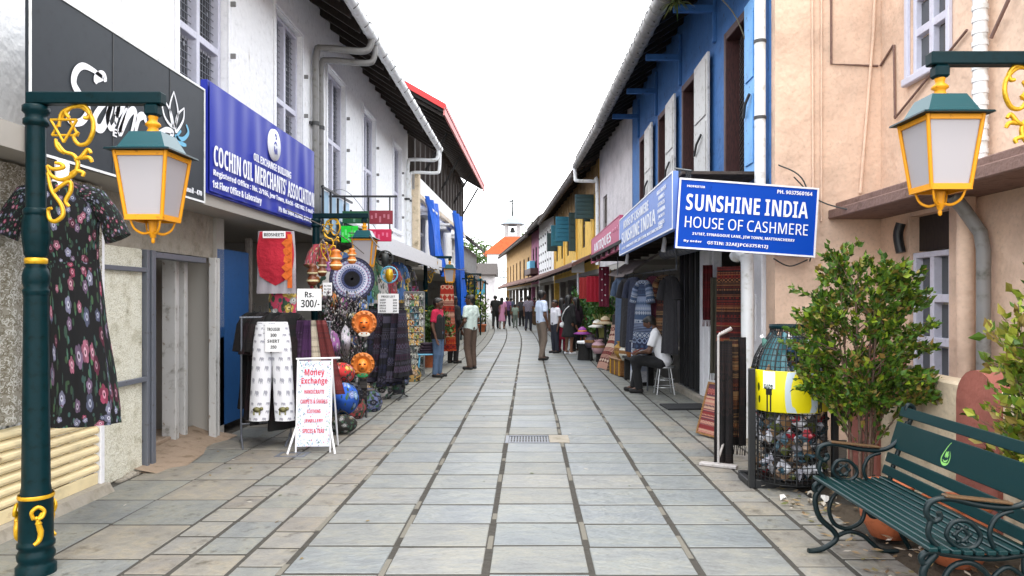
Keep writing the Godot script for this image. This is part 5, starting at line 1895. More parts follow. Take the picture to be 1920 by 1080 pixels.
func rail(called: String, label: String, p: Vector3, yaw: float, w: float, h: float, d: float, m: Material, r := 0.011) -> Node3D:
	var o := thing(called, label, "clothes rack", at(p, yaw))
	for x in [-w * 0.5, w * 0.5]:
		var b := MB.new()
		b.tube([Vector3(x, 0, -d * 0.5), Vector3(x, 0.06, -d * 0.1), Vector3(x, h, 0)], r, 6)
		b.tube([Vector3(x, 0, d * 0.5), Vector3(x, 0.06, d * 0.1), Vector3(x, 0.1, 0)], r, 6)
		part("upright", b, m, o)
	var b := MB.new()
	b.tube([Vector3(-w * 0.5 - 0.02, h, 0), Vector3(w * 0.5 + 0.02, h, 0)], r, 6)
	b.tube([Vector3(-w * 0.5, 0.22, 0), Vector3(w * 0.5, 0.22, 0)], r * 0.8, 6)
	part("rail", b, m, o)
	return o


func left_goods() -> void:
	var b: MB
	# the flowered dress behind the near lamp
	var im: Image
	var dp := floral("dress_print", Color(0.025, 0.03, 0.045), [Color(0.55, 0.22, 0.32), Color(0.6, 0.36, 0.44), Color(0.5, 0.5, 0.6), Color(0.42, 0.34, 0.44), Color(0.33, 0.12, 0.2), Color(0.34, 0.36, 0.46)], 105, 9, 18, 512, 512)
	var dm := cloth("dress_cloth", Color.WHITE, dp, Vector3(2, 1.35, 1))
	var t := thing("floral_dress", "long black dress with pink and grey flowers hung before the pebble-dashed pier", "dress", at(Vector3(-2.97, 0.13, -4.75), 20) * Transform3D(Basis.from_scale(Vector3(0.8, 0.92, 0.8)), Vector3.ZERO))
	b = MB.new()
	b.drape([[0.64, 0.27, 0.15, 0.02, 0, 0.07], [0.75, 0.262, 0.15, 0.02, 0, 0.07], [1.0, 0.245, 0.14, 0.01, 0, 0.06], [1.3, 0.225, 0.13, -0.02, 0, 0.05], [1.55, 0.215, 0.115, -0.04, 0, 0.04], [1.75, 0.215, 0.105, -0.06, 0, 0.03], [1.82, 0.215, 0.1, -0.07, 0, 0.02], [1.95, 0.23, 0.11, -0.085, 0, 0.02], [2.1, 0.25, 0.115, -0.1, 0, 0.02], [2.22, 0.26, 0.1, -0.11, 0, 0.01], [2.32, 0.21, 0.075, -0.12, 0, 0.0], [2.37, 0.11, 0.06, -0.12, 0, 0.0]], 56, 9, 0.6)
	part("skirt_and_bodice", b, dm, t)
	for s in [-1.0, 1.0]:
		b = MB.new()
		b.tube([Vector3(s * 0.14 - 0.12, 2.3, 0), Vector3(s * 0.25 - 0.12, 2.26, 0.01), Vector3(s * 0.34 - 0.11, 2.13, 0.02), Vector3(s * 0.4 - 0.11, 1.98, 0.03)], [0.075, 0.085, 0.085, 0.1], 14)
		part("sleeve", b, dm, t)
	b = MB.new()
	b.lathe([Vector2(0.1, 2.3), Vector2(0.075, 2.38), Vector2(0.05, 2.42), Vector2(0.055, 2.5), Vector2(0.03, 2.53), Vector2(0.0, 2.54)], 16, Vector3(-0.12, 0, 0), 0, 0.0, Vector2(1, 0.8))
	part("dress_form", b, mats.paper, t)
	# round rack of dark clothes with the printed trousers in front
	rail("clothes_rack", "bare steel rack under the dark clothes by the blue panel", Vector3(-2.8, 0, -7.75), 25, 0.55, 1.35, 0.5, mats.grey_steel)
	var dark := [Color(0.03, 0.03, 0.04), Color(0.14, 0.05, 0.1), Color(0.25, 0.06, 0.12), Color(0.09, 0.08, 0.1), Color(0.3, 0.25, 0.22)]
	var n := ["deep plum", "black", "maroon figured", "charcoal", "dark wine", "black and red", "near-black"]
	for i in 7:
		var m := cloth("rack_cloth_%d" % i, Color(0.5, 0.5, 0.52), woven("rack_%d" % (i % 4), [dark[i % 5], dark[(i + 1) % 5], dark[0], dark[(i * 2) % 5]], 14 + i * 2), Vector3(3, 1, 1))
		garment("%s dress hung on the steel rack beside the blue panel" % n[i], "dress", Vector3(-3.04 + i * 0.085, 1.38 - 0.03 * (i % 2), -7.96 + i * 0.055), 65, 0.3, 0.42, 1.02 + 0.08 * (i % 3), m, {"sleeve": 0.4, "group": "dark dresses on the steel rack"})
	im = canvas(256, 256, Color(0.86, 0.86, 0.88))
	for y in 9:
		for x in 7:   # small grey elephants in rows
			var cx := x * 37 + 18 + (y % 2) * 14
			var cy := y * 28 + 14
			var c := Color(0.6, 0.6, 0.64)
			dot(im, cx, cy, 7, c, 4.5)
			dot(im, cx + 7, cy - 2, 3.5, c)
			dot(im, cx + 10, cy + 3, 1.3, c, 4)
			for k in [-4, 3]:
				dot(im, cx + k, cy + 5, 1.5, c, 3)
	keep_pic("elephants", im)
	var tm := cloth("trouser_cloth", Color.WHITE, texs.elephants, Vector3(1, 1.2, 1))
	t = thing("printed_trousers", "white wide-leg trousers with grey animal print hanging on the rack front", "trousers", at(Vector3(-2.64, 0, -7.4), 2))
	for s in [-1.0, 1.0]:
		b = MB.new()
		b.drape([[0.3, 0.098, 0.07, s * 0.13, 0.0, 0.05], [0.5, 0.1, 0.075, s * 0.118, 0, 0.05], [0.85, 0.1, 0.08, s * 0.1, 0, 0.03], [1.1, 0.1, 0.085, s * 0.088, 0, 0.02], [1.28, 0.085, 0.075, s * 0.078, 0, 0.01]], 28, 5, s)
		part("leg", b, tm, t)
	b = MB.new()
	b.drape([[1.02, 0.15, 0.08, 0, 0, 0.02], [1.2, 0.17, 0.09, 0, 0, 0.02], [1.31, 0.155, 0.08, 0, 0, 0.01]], 28, 5)
	part("waist", b, tm, t)
	b = MB.new()
	for s in [-1.0, 1.0]:
		b.ball(Vector3(s * 0.13, 0.42, 0.075), Vector3(0.045, 0.03, 0.006), 8)
		b.ball(Vector3(s * 0.13 + 0.045, 0.43, 0.075), Vector3(0.02, 0.02, 0.006), 8)
		for k in [-0.03, 0.025]:
			b.box(Vector3(s * 0.13 + k, 0.385, 0.074), Vector3(0.014, 0.04, 0.006))
	part("hem_print", b, mat("olive_print", lin(0.2, 0.19, 0.08), 0.8), t)
	# scarf rack behind the money changer's board
	rail("scarf_rack", "low rack hung with cream and purple scarves under the Rs. 300 card", Vector3(-2.36, 0, -7.75), 4, 0.42, 1.3, 0.4, mats.grey_steel)
	var sc := [Color(0.8, 0.7, 0.5), Color(0.2, 0.08, 0.22), Color(0.25, 0.1, 0.28), Color(0.75, 0.7, 0.62), Color(0.4, 0.12, 0.12)]
	var scn := ["cream", "deep purple", "violet striped", "off-white", "rust brown"]
	for i in 5:
		t = thing("scarf", "%s scarf draped on the rack under the Rs. 300 card" % scn[i], "scarf", at(Vector3(-2.57 + [0.03, 0.14, 0.22, 0.3, 0.36][i], 1.3, -7.72 + 0.015 * i), 4), "scarves on the low rack")
		b = MB.new()
		var lean := (i - 2) * 0.05
		b.sheet(8, 12, func(u: float, v: float) -> Vector3: return Vector3((u - 0.5) * 0.1 * (1.0 + v) + lean * v * 1.6, 0.02 - v * 0.78, 0.02 + 0.05 * v + 0.016 * sin(u * 12.0)), 0.006)
		part("cloth", b, cloth("scarf_%d" % i, Color.WHITE, woven("scarf_p%d" % i, [sc[i], sc[i].darkened(0.25), sc[i].lightened(0.12), sc[i]], 12)), t)
	# money changer's board on its white stand
	t = thing("money_exchange_board", "white floral-edged board reading Money Exchange on white folding legs", "sign board", at(Vector3(-2.18, 0, -7.32), 3) * Transform3D(Basis.from_scale(Vector3(0.9, 0.98, 1)), Vector3.ZERO))
	im = canvas(256, 512, Color(0.82, 0.84, 0.9))
	for i in 520:
		var p := Vector2(rng.randf() * 256, rng.randf() * 512)
		if absf(p.x - 128) < 95 and p.y > 70 and p.y < 470 and rng.randf() < 0.8:
			continue
		dot(im, p.x, p.y, rng.randf_range(1.5, 4.5), [Color(0.3, 0.5, 0.55), Color(0.75, 0.35, 0.45), Color(0.35, 0.4, 0.5), Color(0.5, 0.65, 0.5), Color(0.6, 0.72, 0.85)][rng.randi() % 5], rng.randf_range(1.5, 6))
	var bt := Transform3D(Basis(Vector3.RIGHT, -0.09), Vector3(0, 0.06, 0.06))
	b = MB.new()
	b.box(Vector3(0, 0.44, 0), Vector3(0.37, 0.88, 0.012), 0.002)
	part("panel", b, cloth("exchange_print", Color.WHITE, keep_pic("exchange", im)), t, bt)
	for d in [["Money", 0.75, 0.22, 0.085], ["Exchange", 0.665, 0.29, 0.085], ["HANDICRAFTS", 0.56, 0.22, 0.04], ["CARPETS & SHAWLS", 0.46, 0.3, 0.042], ["CLOTHING", 0.36, 0.15, 0.036], ["JEWELLERY", 0.26, 0.21, 0.042], ["SPICES & TEAS", 0.16, 0.24, 0.042]]:
		var lt := text(t, d[0], 0, d[1], 0.0085, d[2], d[3], mats.red_print)
		lt.transform = bt * lt.transform
	for s in [-1.0, 1.0]:
		b = MB.new()
		b.tube([Vector3(s * 0.19, 0.96, -0.02), Vector3(s * 0.19, 0.3, 0.04), Vector3(s * 0.19, 0.0, 0.07)], 0.011, 6)
		b.tube([Vector3(s * 0.19, 0.26, 0.05), Vector3(s * 0.26, 0.0, 0.14)], 0.013, 6)
		b.tube([Vector3(s * 0.19, 0.9, -0.02), Vector3(s * 0.19, 0.0, -0.3)], 0.011, 6)
		part("leg", b, mats.white_paint, t)
	b = MB.new()
	b.tube([Vector3(-0.21, 0.955, -0.02), Vector3(0.28, 0.965, -0.02)], 0.011, 6)
	part("top_bar", b, mats.white_paint, t)
	# bagged red cloth hung under the banner
	t = thing("bagged_cloth", "folded crimson and orange cloth in a clear bag hung under the blue banner", "bedsheet", at(pt(517, 490, 8.05), 2))
	b = MB.new()
	b.sheet(14, 14, func(u: float, v: float) -> Vector3: return Vector3((u - 0.5) * (0.34 + 0.06 * sin(v * PI)), 0.33 - v * (0.5 + 0.1 * (1.0 - absf(u - 0.5) * 2.0)), 0.05 * sin(u * PI) * sin(v * PI)), 0.03)
	part("cloth", b, cloth("crimson", lin(0.42, 0.012, 0.03)), t)
	b = MB.new()
	for i in 5:
		b.box(Vector3(0.13, 0.2 - i * 0.09, 0.045), Vector3(0.075, 0.075, 0.008), 0.0, Basis(Vector3.BACK, PI / 4))
	b.box(Vector3(0.165, 0.0, 0.03), Vector3(0.05, 0.6, 0.012))
	part("orange_border", b, cloth("orange_border", lin(0.6, 0.12, 0.015)), t)
	b = MB.new()
	b.sheet(16, 8, func(u: float, v: float) -> Vector3: return Vector3((u - 0.5) * (0.4 + 0.04 * v), 0.34 - v * 0.7, -0.03 + 0.03 * sin(u * PI) + 0.012 * sin(u * 21.0 + v * 6.0)), 0.01)
	part("bag", b, mat("poly", lin(0.34, 0.31, 0.34), 0.25), t)
	# souvenir wall: cloth screens, masks, mandala, bells, beads
	t = thing("display_screen", "tall dark cloth screen the round masks hang on", "display stand", at(Vector3(-2.62, 0, -9.4), 14))
	b = MB.new()
	b.box(Vector3(0.18, 0.85, 0), Vector3(0.62, 1.5, 0.03))
	part("cloth", b, cloth("screen_cloth", Color(0.7, 0.7, 0.7), woven("screen", [Color(0.1, 0.09, 0.1), Color(0.3, 0.28, 0.3), Color(0.14, 0.12, 0.14), Color(0.45, 0.43, 0.42)], 22), Vector3(3, 2, 1)), t)
	for x in [-0.12, 0.48]:
		b = MB.new()
		b.tube([Vector3(x, 0, 0.15), Vector3(x, 0.1, 0), Vector3(x, 1.75, 0)], 0.014, 6)
		part("upright", b, mats.black_metal, t)
	for d in [[685, 605, 9.0, 0.15, Color(0.55, 0.16, 0.03), Color(0.85, 0.3, 0.05), "orange crowned face mask, upper of the two on the dark screen"], [682, 682, 8.8, 0.14, Color(0.5, 0.15, 0.02), Color(0.9, 0.42, 0.08), "orange face mask with green chin, lower of the two on the dark screen"], [658, 740, 8.4, 0.15, Color(0.01, 0.01, 0.015), Color(0.02, 0.02, 0.02), "black round mask low on the dark screen"]]:
		t = thing("face_mask", d[6], "mask", at(pt(d[0], d[1], d[2]) + Vector3(0, 0, 0.06), 10))
		b = MB.new()
		b.x = Transform3D(Basis(Vector3.RIGHT, PI / 2), Vector3.ZERO)
		b.lathe([Vector2(d[3], -0.01), Vector2(d[3] * 1.02, 0.005), Vector2(d[3] * 0.8, 0.02), Vector2(d[3] * 0.72, 0.03), Vector2(d[3] * 0.7, 0.015), Vector2(0, 0.02)], 24)
		b.x = Transform3D.IDENTITY
		for i in 14:
			var a := TAU * i / 14
			b.ball(Vector3(cos(a), sin(a), 0.15) * d[3] * 0.88, Vector3(0.018, 0.018, 0.012), 6)
		part("crown_disc", b, mat("mask_disc_%d" % d[0], lin(d[4].r, d[4].g, d[4].b), 0.5), t)
		b = MB.new()
		b.ball(Vector3(0, -d[3] * 0.1, 0.02), Vector3(d[3] * 0.45, d[3] * 0.6, 0.05), 14)
		b.ball(Vector3(0, -d[3] * 0.12, 0.07), Vector3(0.014, 0.03, 0.02), 8)
		part("face", b, mat("mask_face_%d" % d[0], lin(d[5].r, d[5].g * 0.6, d[5].b * 0.4), 0.45), t)
		b = MB.new()
		for s in [-1.0, 1.0]:
			b.ball(Vector3(s * d[3] * 0.2, d[3] * 0.05, 0.066), Vector3(0.018, 0.009, 0.006), 8)
		b.ball(Vector3(0, -d[3] * 0.36, 0.06), Vector3(0.022, 0.009, 0.008), 8)
		part("eyes_and_mouth", b, mats.black_print, t)
		b = MB.new()
		b.x = Transform3D(Basis(Vector3.RIGHT, PI / 2), Vector3(0, -d[3] * 0.95, 0.01))
		b.lathe([Vector2(0.02, -0.01), Vector2(d[3] * 0.5, 0.01), Vector2(d[3] * 0.46, 0.02), Vector2(0.0, 0.012)], 16, Vector3.ZERO, 0, 0, Vector2(1, 0.4))
		part("collar", b, mat("mask_collar_%d" % (1 if d[0] == 682 else 0), lin(0.02, 0.22, 0.07) if d[0] == 682 else lin(0.7, 0.68, 0.6), 0.5), t)
	im = canvas(256, 128, Color(0.13, 0.13, 0.22))
	for d in [[0, 44, Color(0.03, 0.03, 0.06)], [44, 60, Color(0.16, 0.19, 0.32)], [60, 68, Color(0.55, 0.56, 0.66)], [68, 78, Color(0.34, 0.42, 0.56)], [78, 88, Color(0.75, 0.74, 0.8)], [88, 98, Color(0.5, 0.55, 0.66)], [98, 108, Color(0.66, 0.66, 0.74)]]:
		im.fill_rect(Rect2i(0, d[0], 256, d[1] - d[0]), d[2])
	for k in 32:
		for q in [[93, Color(0.45, 0.25, 0.4)], [73, Color(0.8, 0.8, 0.85)], [103, Color(0.35, 0.38, 0.5)], [52, Color(0.3, 0.34, 0.5)], [116, Color(0.25, 0.25, 0.36)]]:
			dot(im, k * 8 + 4, q[0], 2.2, q[1], 3.5)
	t = thing("mandala_cloth", "round blue and grey ringed wall cloth hung over the souvenirs", "wall hanging", at(pt(660, 523, 9.2), 8))
	b = MB.new()
	b.sheet(40, 8, func(u: float, v: float) -> Vector3: return Vector3(sin(u * TAU) * v, cos(u * TAU) * v, 0.03 * sin(u * TAU * 3.0) * v) * 0.285, 0.006, Rect2(0, 1, 1, -1))
	part("cloth", b, cloth("mandala", Color.WHITE, keep_pic("mandala", im)), t)
	for d in [[630, 487, 8.6, 0.075, 0.26, "larger orange carved figure dangling under the lamp bracket"], [660, 480, 8.8, 0.055, 0.2, "smaller orange carved figure dangling beside the lantern"], [586, 515, 9.3, 0.07, 0.3, "brown gourd figure hanging in the shadow behind the lamp post"], [604, 500, 9.4, 0.06, 0.26, "reddish gourd figure hanging just beside the lamp post"]]:
		t = thing("carved_figure", d[5], "carving", at(pt(d[0], d[1], d[2])))
		b = MB.new()
		var pr := []
		for k in [[0.0, -0.5], [0.7, -0.46], [1.0, -0.3], [0.85, -0.12], [0.6, -0.05], [0.95, 0.05], [1.0, 0.15], [0.6, 0.3], [0.8, 0.36], [0.5, 0.45], [0.0, 0.5]]:
			pr.append(Vector2(k[0] * d[3], k[1] * d[4]))
		b.lathe(pr, 14)
		part("body", b, mat("carved_%d" % (1 if d[2] < 9 else 2), lin(0.6, 0.17, 0.02) if d[2] < 9 else lin(0.2, 0.06, 0.025), 0.35), t)
		b = MB.new()
		b.lathe([Vector2(d[3] * 1.05, -d[4] * 0.3), Vector2(d[3] * 1.08, -d[4] * 0.26), Vector2(d[3] * 1.0, -d[4] * 0.22)], 14)
		b.lathe([Vector2(d[3] * 0.9, d[4] * 0.02), Vector2(d[3] * 1.02, d[4] * 0.06), Vector2(d[3] * 0.98, d[4] * 0.1)], 14)
		part("painted_band", b, mat("cream_band", lin(0.7, 0.6, 0.35), 0.5), t)
		b = MB.new()
		b.tube([Vector3(0, d[4] * 0.48, 0), Vector3(0, d[4] * 0.5 + 0.25, 0)], 0.004, 4)
		part("string", b, mats.grey_wood, t)
	# strings of silver beads and shell ornaments
	for i in 12:
		t = thing("bead_string", "grey bead and shell string hanging in the bunch between the mandala and the masks", "bead string", at(pt(612 + i * 6.5, 548 + 8 * (i % 3), 8.95 + 0.06 * (i % 4))), "bead strings under the mandala")
		b = MB.new()
		var rr := RandomNumberGenerator.new()
		rr.seed = i
		for k in 46:
			b.col = Color(0.12, 0.11, 0.11).lerp([Color(0.4, 0.38, 0.37), Color(0.02, 0.02, 0.025), Color(0.2, 0.12, 0.16)][rr.randi() % 3], rr.randf())
			b.ball(Vector3(rr.randf_range(-0.03, 0.03), -k * 0.021, rr.randf_range(-0.02, 0.03)), Vector3(rr.randf_range(0.006, 0.016), rr.randf_range(0.012, 0.028), 0.01), 6)
		part("bead", b, mats.shiny_colours, t)
	# bags and cushions at the foot of the screen
	for d in [
		[645, 748, 8.3, 0.17, 0.19, 0.06, Color(0.02, 0.1, 0.5), Color(0.3, 0.5, 0.8), "round royal blue printed cushion leaning beside the exchange board", "cushion"],
		[640, 700, 8.5, 0.16, 0.13, 0.05, Color(0.5, 0.03, 0.03), Color(0.75, 0.5, 0.08), "red and yellow patterned bag above the blue cushion", "bag"],
		[642, 795, 8.25, 0.17, 0.11, 0.12, Color(0.015, 0.013, 0.012), Color(0.09, 0.07, 0.04), "black round drum lying at the foot of the blue cushion", "drum"],
		[622, 650, 8.7, 0.1, 0.2, 0.04, Color(0.2, 0.06, 0.2), Color(0.28, 0.1, 0.26), "plain purple bag behind the exchange board", "bag"],
		[648, 640, 8.9, 0.06, 0.2, 0.04, Color(0.45, 0.42, 0.48), Color(0.6, 0.56, 0.6), "narrow pale grey bag between the purple one and the masks", "bag"]]:
		t = thing(d[9] if d[9] != "bag" else "hanging_bag", d[8], d[9], at(pt(d[0], d[1], d[2]), 8))
		b = MB.new()
		b.ball(Vector3.ZERO, Vector3(d[3], d[4], d[5]), 18)
		var m := cloth("bag_%d" % d[0], Color.WHITE, floral("bag_p%d" % d[0], d[6].linear_to_srgb(), [d[7].linear_to_srgb(), d[6].lightened(0.2).linear_to_srgb()], 24, 5, 11, 128, 128), Vector3(2, 1, 1))
		part("body", b, m, t)
		b = MB.new()
		b.tube(spline([Vector3(-d[3] * 0.5, d[4] * 0.8, 0), Vector3(0, d[4] * 1.35, 0), Vector3(d[3] * 0.5, d[4] * 0.8, 0)], 6), 0.008, 6)
		part("strap", b, mats.black_wood, t)
	# caps, purses and small hangings that crowd the stall front
	for i in 21:
		var q := i % 7
		var c: Color = [Color(0.1, 0.06, 0.08), Color(0.32, 0.27, 0.28), Color(0.05, 0.1, 0.28), Color(0.4, 0.12, 0.03), Color(0.5, 0.47, 0.42), Color(0.03, 0.03, 0.04), Color(0.22, 0.05, 0.2)][q]
		var p := pt(606 + (i * 37) % 92, 560 + (i / 7) * 62 + (i * 29) % 40, 9.15 - 0.02 * (i % 5))
		t = thing("small_purse", "%s purse %s the stall front by the masks" % [["dusky", "ash grey", "deep blue", "burnt orange", "bone white", "jet black", "purple"][q], ["high on", "half-way down", "low on"][i / 7]], "purse", at(p, 10), "purses crowding the stall front")
		b = MB.new()
		b.ball(Vector3.ZERO, Vector3(0.05 + 0.012 * (i % 3), 0.075 + 0.02 * (i % 4), 0.03), 12)
		part("body", b, cloth("purse_%d" % q, Color.WHITE, floral("purse_p%d" % q, c.linear_to_srgb(), [c.lightened(0.5), c.darkened(0.4), Color(0.7, 0.6, 0.4)], 16, 4, 9, 64, 64), Vector3(2, 1, 1)), t)
		b = MB.new()
		b.tube([Vector3(-0.03, 0.06, 0), Vector3(0, 0.2, 0), Vector3(0.03, 0.06, 0)], 0.005, 5)
		part("strap", b, mats.black_wood, t)
	for i in 11:
		var c: Color = [Color(0.35, 0.04, 0.06), Color(0.05, 0.12, 0.3), Color(0.5, 0.3, 0.05), Color(0.06, 0.05, 0.06), Color(0.1, 0.22, 0.12), Color(0.5, 0.47, 0.44), Color(0.25, 0.05, 0.22)][i % 7]
		var gm := cloth("top_%d" % (i % 7), Color.WHITE, floral("top_p%d" % (i % 7), c.linear_to_srgb(), [c.lightened(0.45), c.darkened(0.3), Color(0.75, 0.65, 0.4)], 26, 4, 9, 128, 128), Vector3(3, 1, 1))
		garment("%s cotton top hung under the awning %s" % [["crimson", "ink blue", "mustard", "black", "bottle green", "cream", "magenta"][i % 7], "near the mandala" if i < 4 else ("above the skirts" if i < 7 else "towards the tarpaulins")], "shirt", Vector3(-2.82 + 0.05 * (i % 3), 2.28 - 0.07 * (i % 2), -9.9 - i * 0.62), 62, 0.4, 0.5, 0.75, gm, {"sleeve": 0.3, "name": "cotton_shirt", "group": "printed tops under the awning"})
	for i in 9:
		var c: Color = [Color(0.04, 0.04, 0.05), Color(0.3, 0.05, 0.05), Color(0.1, 0.12, 0.25), Color(0.4, 0.25, 0.08), Color(0.3, 0.28, 0.28)][i % 5]
		t = thing("cloth_bundle", "%s cloth bundle on the paving %s" % [["black", "rust red", "slate blue", "ochre", "grey"][i % 5], "below the masks" if i < 4 else "at the foot of the skirts and postcards"], "bundle", at(Vector3(-2.42 + 0.1 * (i % 3), 0, -8.75 - i * 0.6), i * 40.0))
		b = MB.new()
		b.drape([[0.0, 0.16, 0.14, 0, 0, 0.08], [0.1, 0.2, 0.17, 0, 0, 0.1], [0.22, 0.17, 0.14, 0, 0, 0.12], [0.3, 0.08, 0.07, 0.02, 0, 0.15]], 30, 6, i)
		part("cloth", b, cloth("bundle_%d" % (i % 5), Color.WHITE, floral("bundle_p%d" % (i % 5), c.linear_to_srgb(), [c.lightened(0.3), c.darkened(0.4)], 20, 4, 8, 64, 64), Vector3(2, 1, 1)), t)
		b = MB.new()
		b.lathe([Vector2(0.085, 0.28), Vector2(0.095, 0.295), Vector2(0.085, 0.31)], 12)
		part("tie", b, mats.grey_wood, t)
	garment("orange-red long scarf dress hung between the vested man and the woman in black", "dress", pt(838, 536, 16.6), 20, 0.3, 0.42, 1.5, cloth("flame", Color.WHITE, woven("flame_p", [Color(0.6, 0.12, 0.03), Color(0.7, 0.3, 0.08), Color(0.4, 0.05, 0.05), Color(0.75, 0.6, 0.5)], 14), Vector3(2, 1, 1)))
	# skirts in indigo block print
	rail("skirt_rack", "dark rack of indigo skirts in front of the postcards", Vector3(-2.2, 0, -11.2), -8, 0.5, 1.4, 0.5, mats.black_metal)
	var ind := [Color(0.05, 0.06, 0.13), Color(0.12, 0.13, 0.25), Color(0.3, 0.28, 0.36), Color(0.2, 0.07, 0.18), Color(0.03, 0.03, 0.05), Color(0.1, 0.2, 0.35)]
	for i in 6:
		var m := cloth("skirt_%d" % i, Color(0.9, 0.9, 0.9), woven("skirt_p%d" % (i % 3), [ind[i % 3], ind[(i + 1) % 6], ind[4], ind[(i + 2) % 6], ind[0]], 16), Vector3(3, 1, 1))
		garment(["indigo banded", "black and violet", "dark blue zigzag", "plum bordered", "slate striped", "inky patterned"][i] + " long skirt on the rack under the price list", "skirt", Vector3(-2.46 + i * 0.1, 1.36, -11.2 + 0.05 * (i % 2)), 35 + i * 8, 0.26, 0.52, 1.15 - 0.07 * (i % 3), m, {"fold": 0.16, "name": "hanging_skirt", "group": "skirts under the price list"})
	# hanging wheel ornaments and lanterns under the awning
	for d in [[722, 485, 12.0, 0.1, "black wheel-shaped ornament hanging under the white awning"], [730, 515, 11.6, 0.1, "blue and yellow hanging lantern under the wheel ornament"]]:
		t = thing("hanging_ornament", d[4], "ornament", at(pt(d[0], d[1], d[2])))
		b = MB.new()
		var ring := []
		for k in 20:
			ring.append(Vector3(cos(TAU * k / 20) * 0.13, sin(TAU * k / 20) * 0.13, 0))
		b.tube(ring, 0.014, 6, true)
		for k in 3:
			b.tube([Vector3(cos(PI * k / 3) * 0.13, sin(PI * k / 3) * 0.13, 0), Vector3(-cos(PI * k / 3) * 0.13, -sin(PI * k / 3) * 0.13, 0)], 0.008, 5)
		part("wheel", b, mats.iron if d[1] < 500 else mats.aqua, t)
		b = MB.new()
		b.lathe([Vector2(0, -0.14), Vector2(0.05, -0.1), Vector2(0.07, 0), Vector2(0.05, 0.08), Vector2(0, 0.1)], 8)
		part("hub", b, mats.gold if d[1] > 500 else mats.iron, t)
	# postcard rack
	t = thing("postcard_rack", "tall rack full of colourful postcards beside the blue stool", "card rack", at(Vector3(-2.5, 0, -14.6), -4))
	b = MB.new()
	for x in [-0.02, 0.38]:
		b.box(Vector3(x, 0.85, 0), Vector3(0.02, 1.7, 0.02))
	b.box(Vector3(0.18, 1.69, 0), Vector3(0.42, 0.02, 0.02))
	b.box(Vector3(0.18, 0.85, -0.02), Vector3(0.38, 1.66, 0.008))
	part("frame", b, mats.steel, t)
	var cm := []
	for i in 12:
		var c: Color = [Color(0.8, 0.35, 0.05), Color(0.05, 0.25, 0.35), Color(0.6, 0.6, 0.62), Color(0.1, 0.3, 0.1), Color(0.85, 0.6, 0.2), Color(0.1, 0.1, 0.12), Color(0.2, 0.45, 0.6), Color(0.75, 0.72, 0.66), Color(0.45, 0.08, 0.06), Color(0.4, 0.38, 0.1), Color(0.3, 0.3, 0.32), Color(0.85, 0.45, 0.1)][i]
		cm.append(cloth("card_%d" % i, Color.WHITE, floral("card_p%d" % i, c.linear_to_srgb(), [c.lightened(0.4), c.darkened(0.6), Color(0.8, 0.8, 0.75)], 9, 6, 16, 64, 64)))
	var card := MB.new()
	card.box(Vector3.ZERO, Vector3(0.088, 0.12, 0.004))
	var cmesh := card.mesh()
	for i in 4:
		for j in 12:
			var row_m := (j * 5 + i * (1 if j % 3 else 4)) % 12
			if j in [4, 5, 6]:
				row_m = [0, 4, 11, 9][(i + j) % 4]
			elif j < 4:
				row_m = [2, 10, 5, 7][(i * 3 + j) % 4]
			put("postcard", cmesh, cm[row_m], t, Transform3D(Basis(Vector3.RIGHT, -0.12), Vector3(0.035 + i * 0.096, 0.14 + j * 0.132, 0.02)))
	# blue stool with folded cloths
	t = thing("blue_stool", "pale blue metal stool piled with folded cloth next to the postcards", "stool", at(Vector3(-2.03, 0, -14.3), 10))
	for s in [[-1, -1], [1, -1], [-1, 1], [1, 1]]:
		b = MB.new()
		b.tube([Vector3(s[0] * 0.14, 0.44, s[1] * 0.13), Vector3(s[0] * 0.18, 0.0, s[1] * 0.17)], 0.016, 6)
		part("leg", b, mats.aqua, t)
	b = MB.new()
	b.box(Vector3(0, 0.45, 0), Vector3(0.36, 0.03, 0.34), 0.01)
	part("seat", b, mats.aqua, t)
	for i in 4:
		b = MB.new()
		b.box(Vector3.ZERO, Vector3(0.34 - i * 0.02, 0.05, 0.28), 0.018)
		tag(part("folded_cloth", b, cloth("fold_%d" % i, Color(0.5, 0.42, 0.5), woven("fold_p%d" % i, [Color(0.4, 0.35, 0.4), Color(0.6, 0.55, 0.58), Color(0.25, 0.2, 0.3)], 8)), self, at(Vector3(-2.03 + 0.01 * i, 0.492 + i * 0.053, -14.3), 10 + i * 4)), ["undermost folded cloth on the pale blue stool", "second folded cloth from the seat of the blue stool", "third folded cloth from the seat of the blue stool", "topmost folded cloth on the pale blue stool"][i], "cloth", "folded cloths on the blue stool")
	# low dark stall boxes that carry the wares further back
	for d in [[-3.15, 9.75, 0.6, 0.85, 1.3, "dark covered stall bench behind the scarf rack"], [-3.0, 12.6, 0.8, 0.85, 2.6, "dark covered stall bench behind the skirts"], [-3.05, 17.0, 0.7, 0.8, 3.0, "dark covered stall bench near the blue tarpaulins"]]:
		t = thing("stall_bench", d[5], "stall", at(Vector3(d[0], 0, -d[1])))
		b = MB.new()
		b.box(Vector3(0, d[3] * 0.5, 0), Vector3(d[2], d[3], d[4]), 0.02)
		part("cover", b, cloth("stall_cover", lin(0.03, 0.025, 0.03)), t)
	var hue := [Color(0.5, 0.05, 0.1), Color(0.1, 0.25, 0.5), Color(0.7, 0.5, 0.1), Color(0.6, 0.58, 0.55), Color(0.1, 0.3, 0.15), Color(0.35, 0.1, 0.3), Color(0.7, 0.25, 0.05), Color(0.05, 0.05, 0.07)]
	var hn := ["crimson", "blue", "amber", "pale", "green", "violet", "orange", "black"]
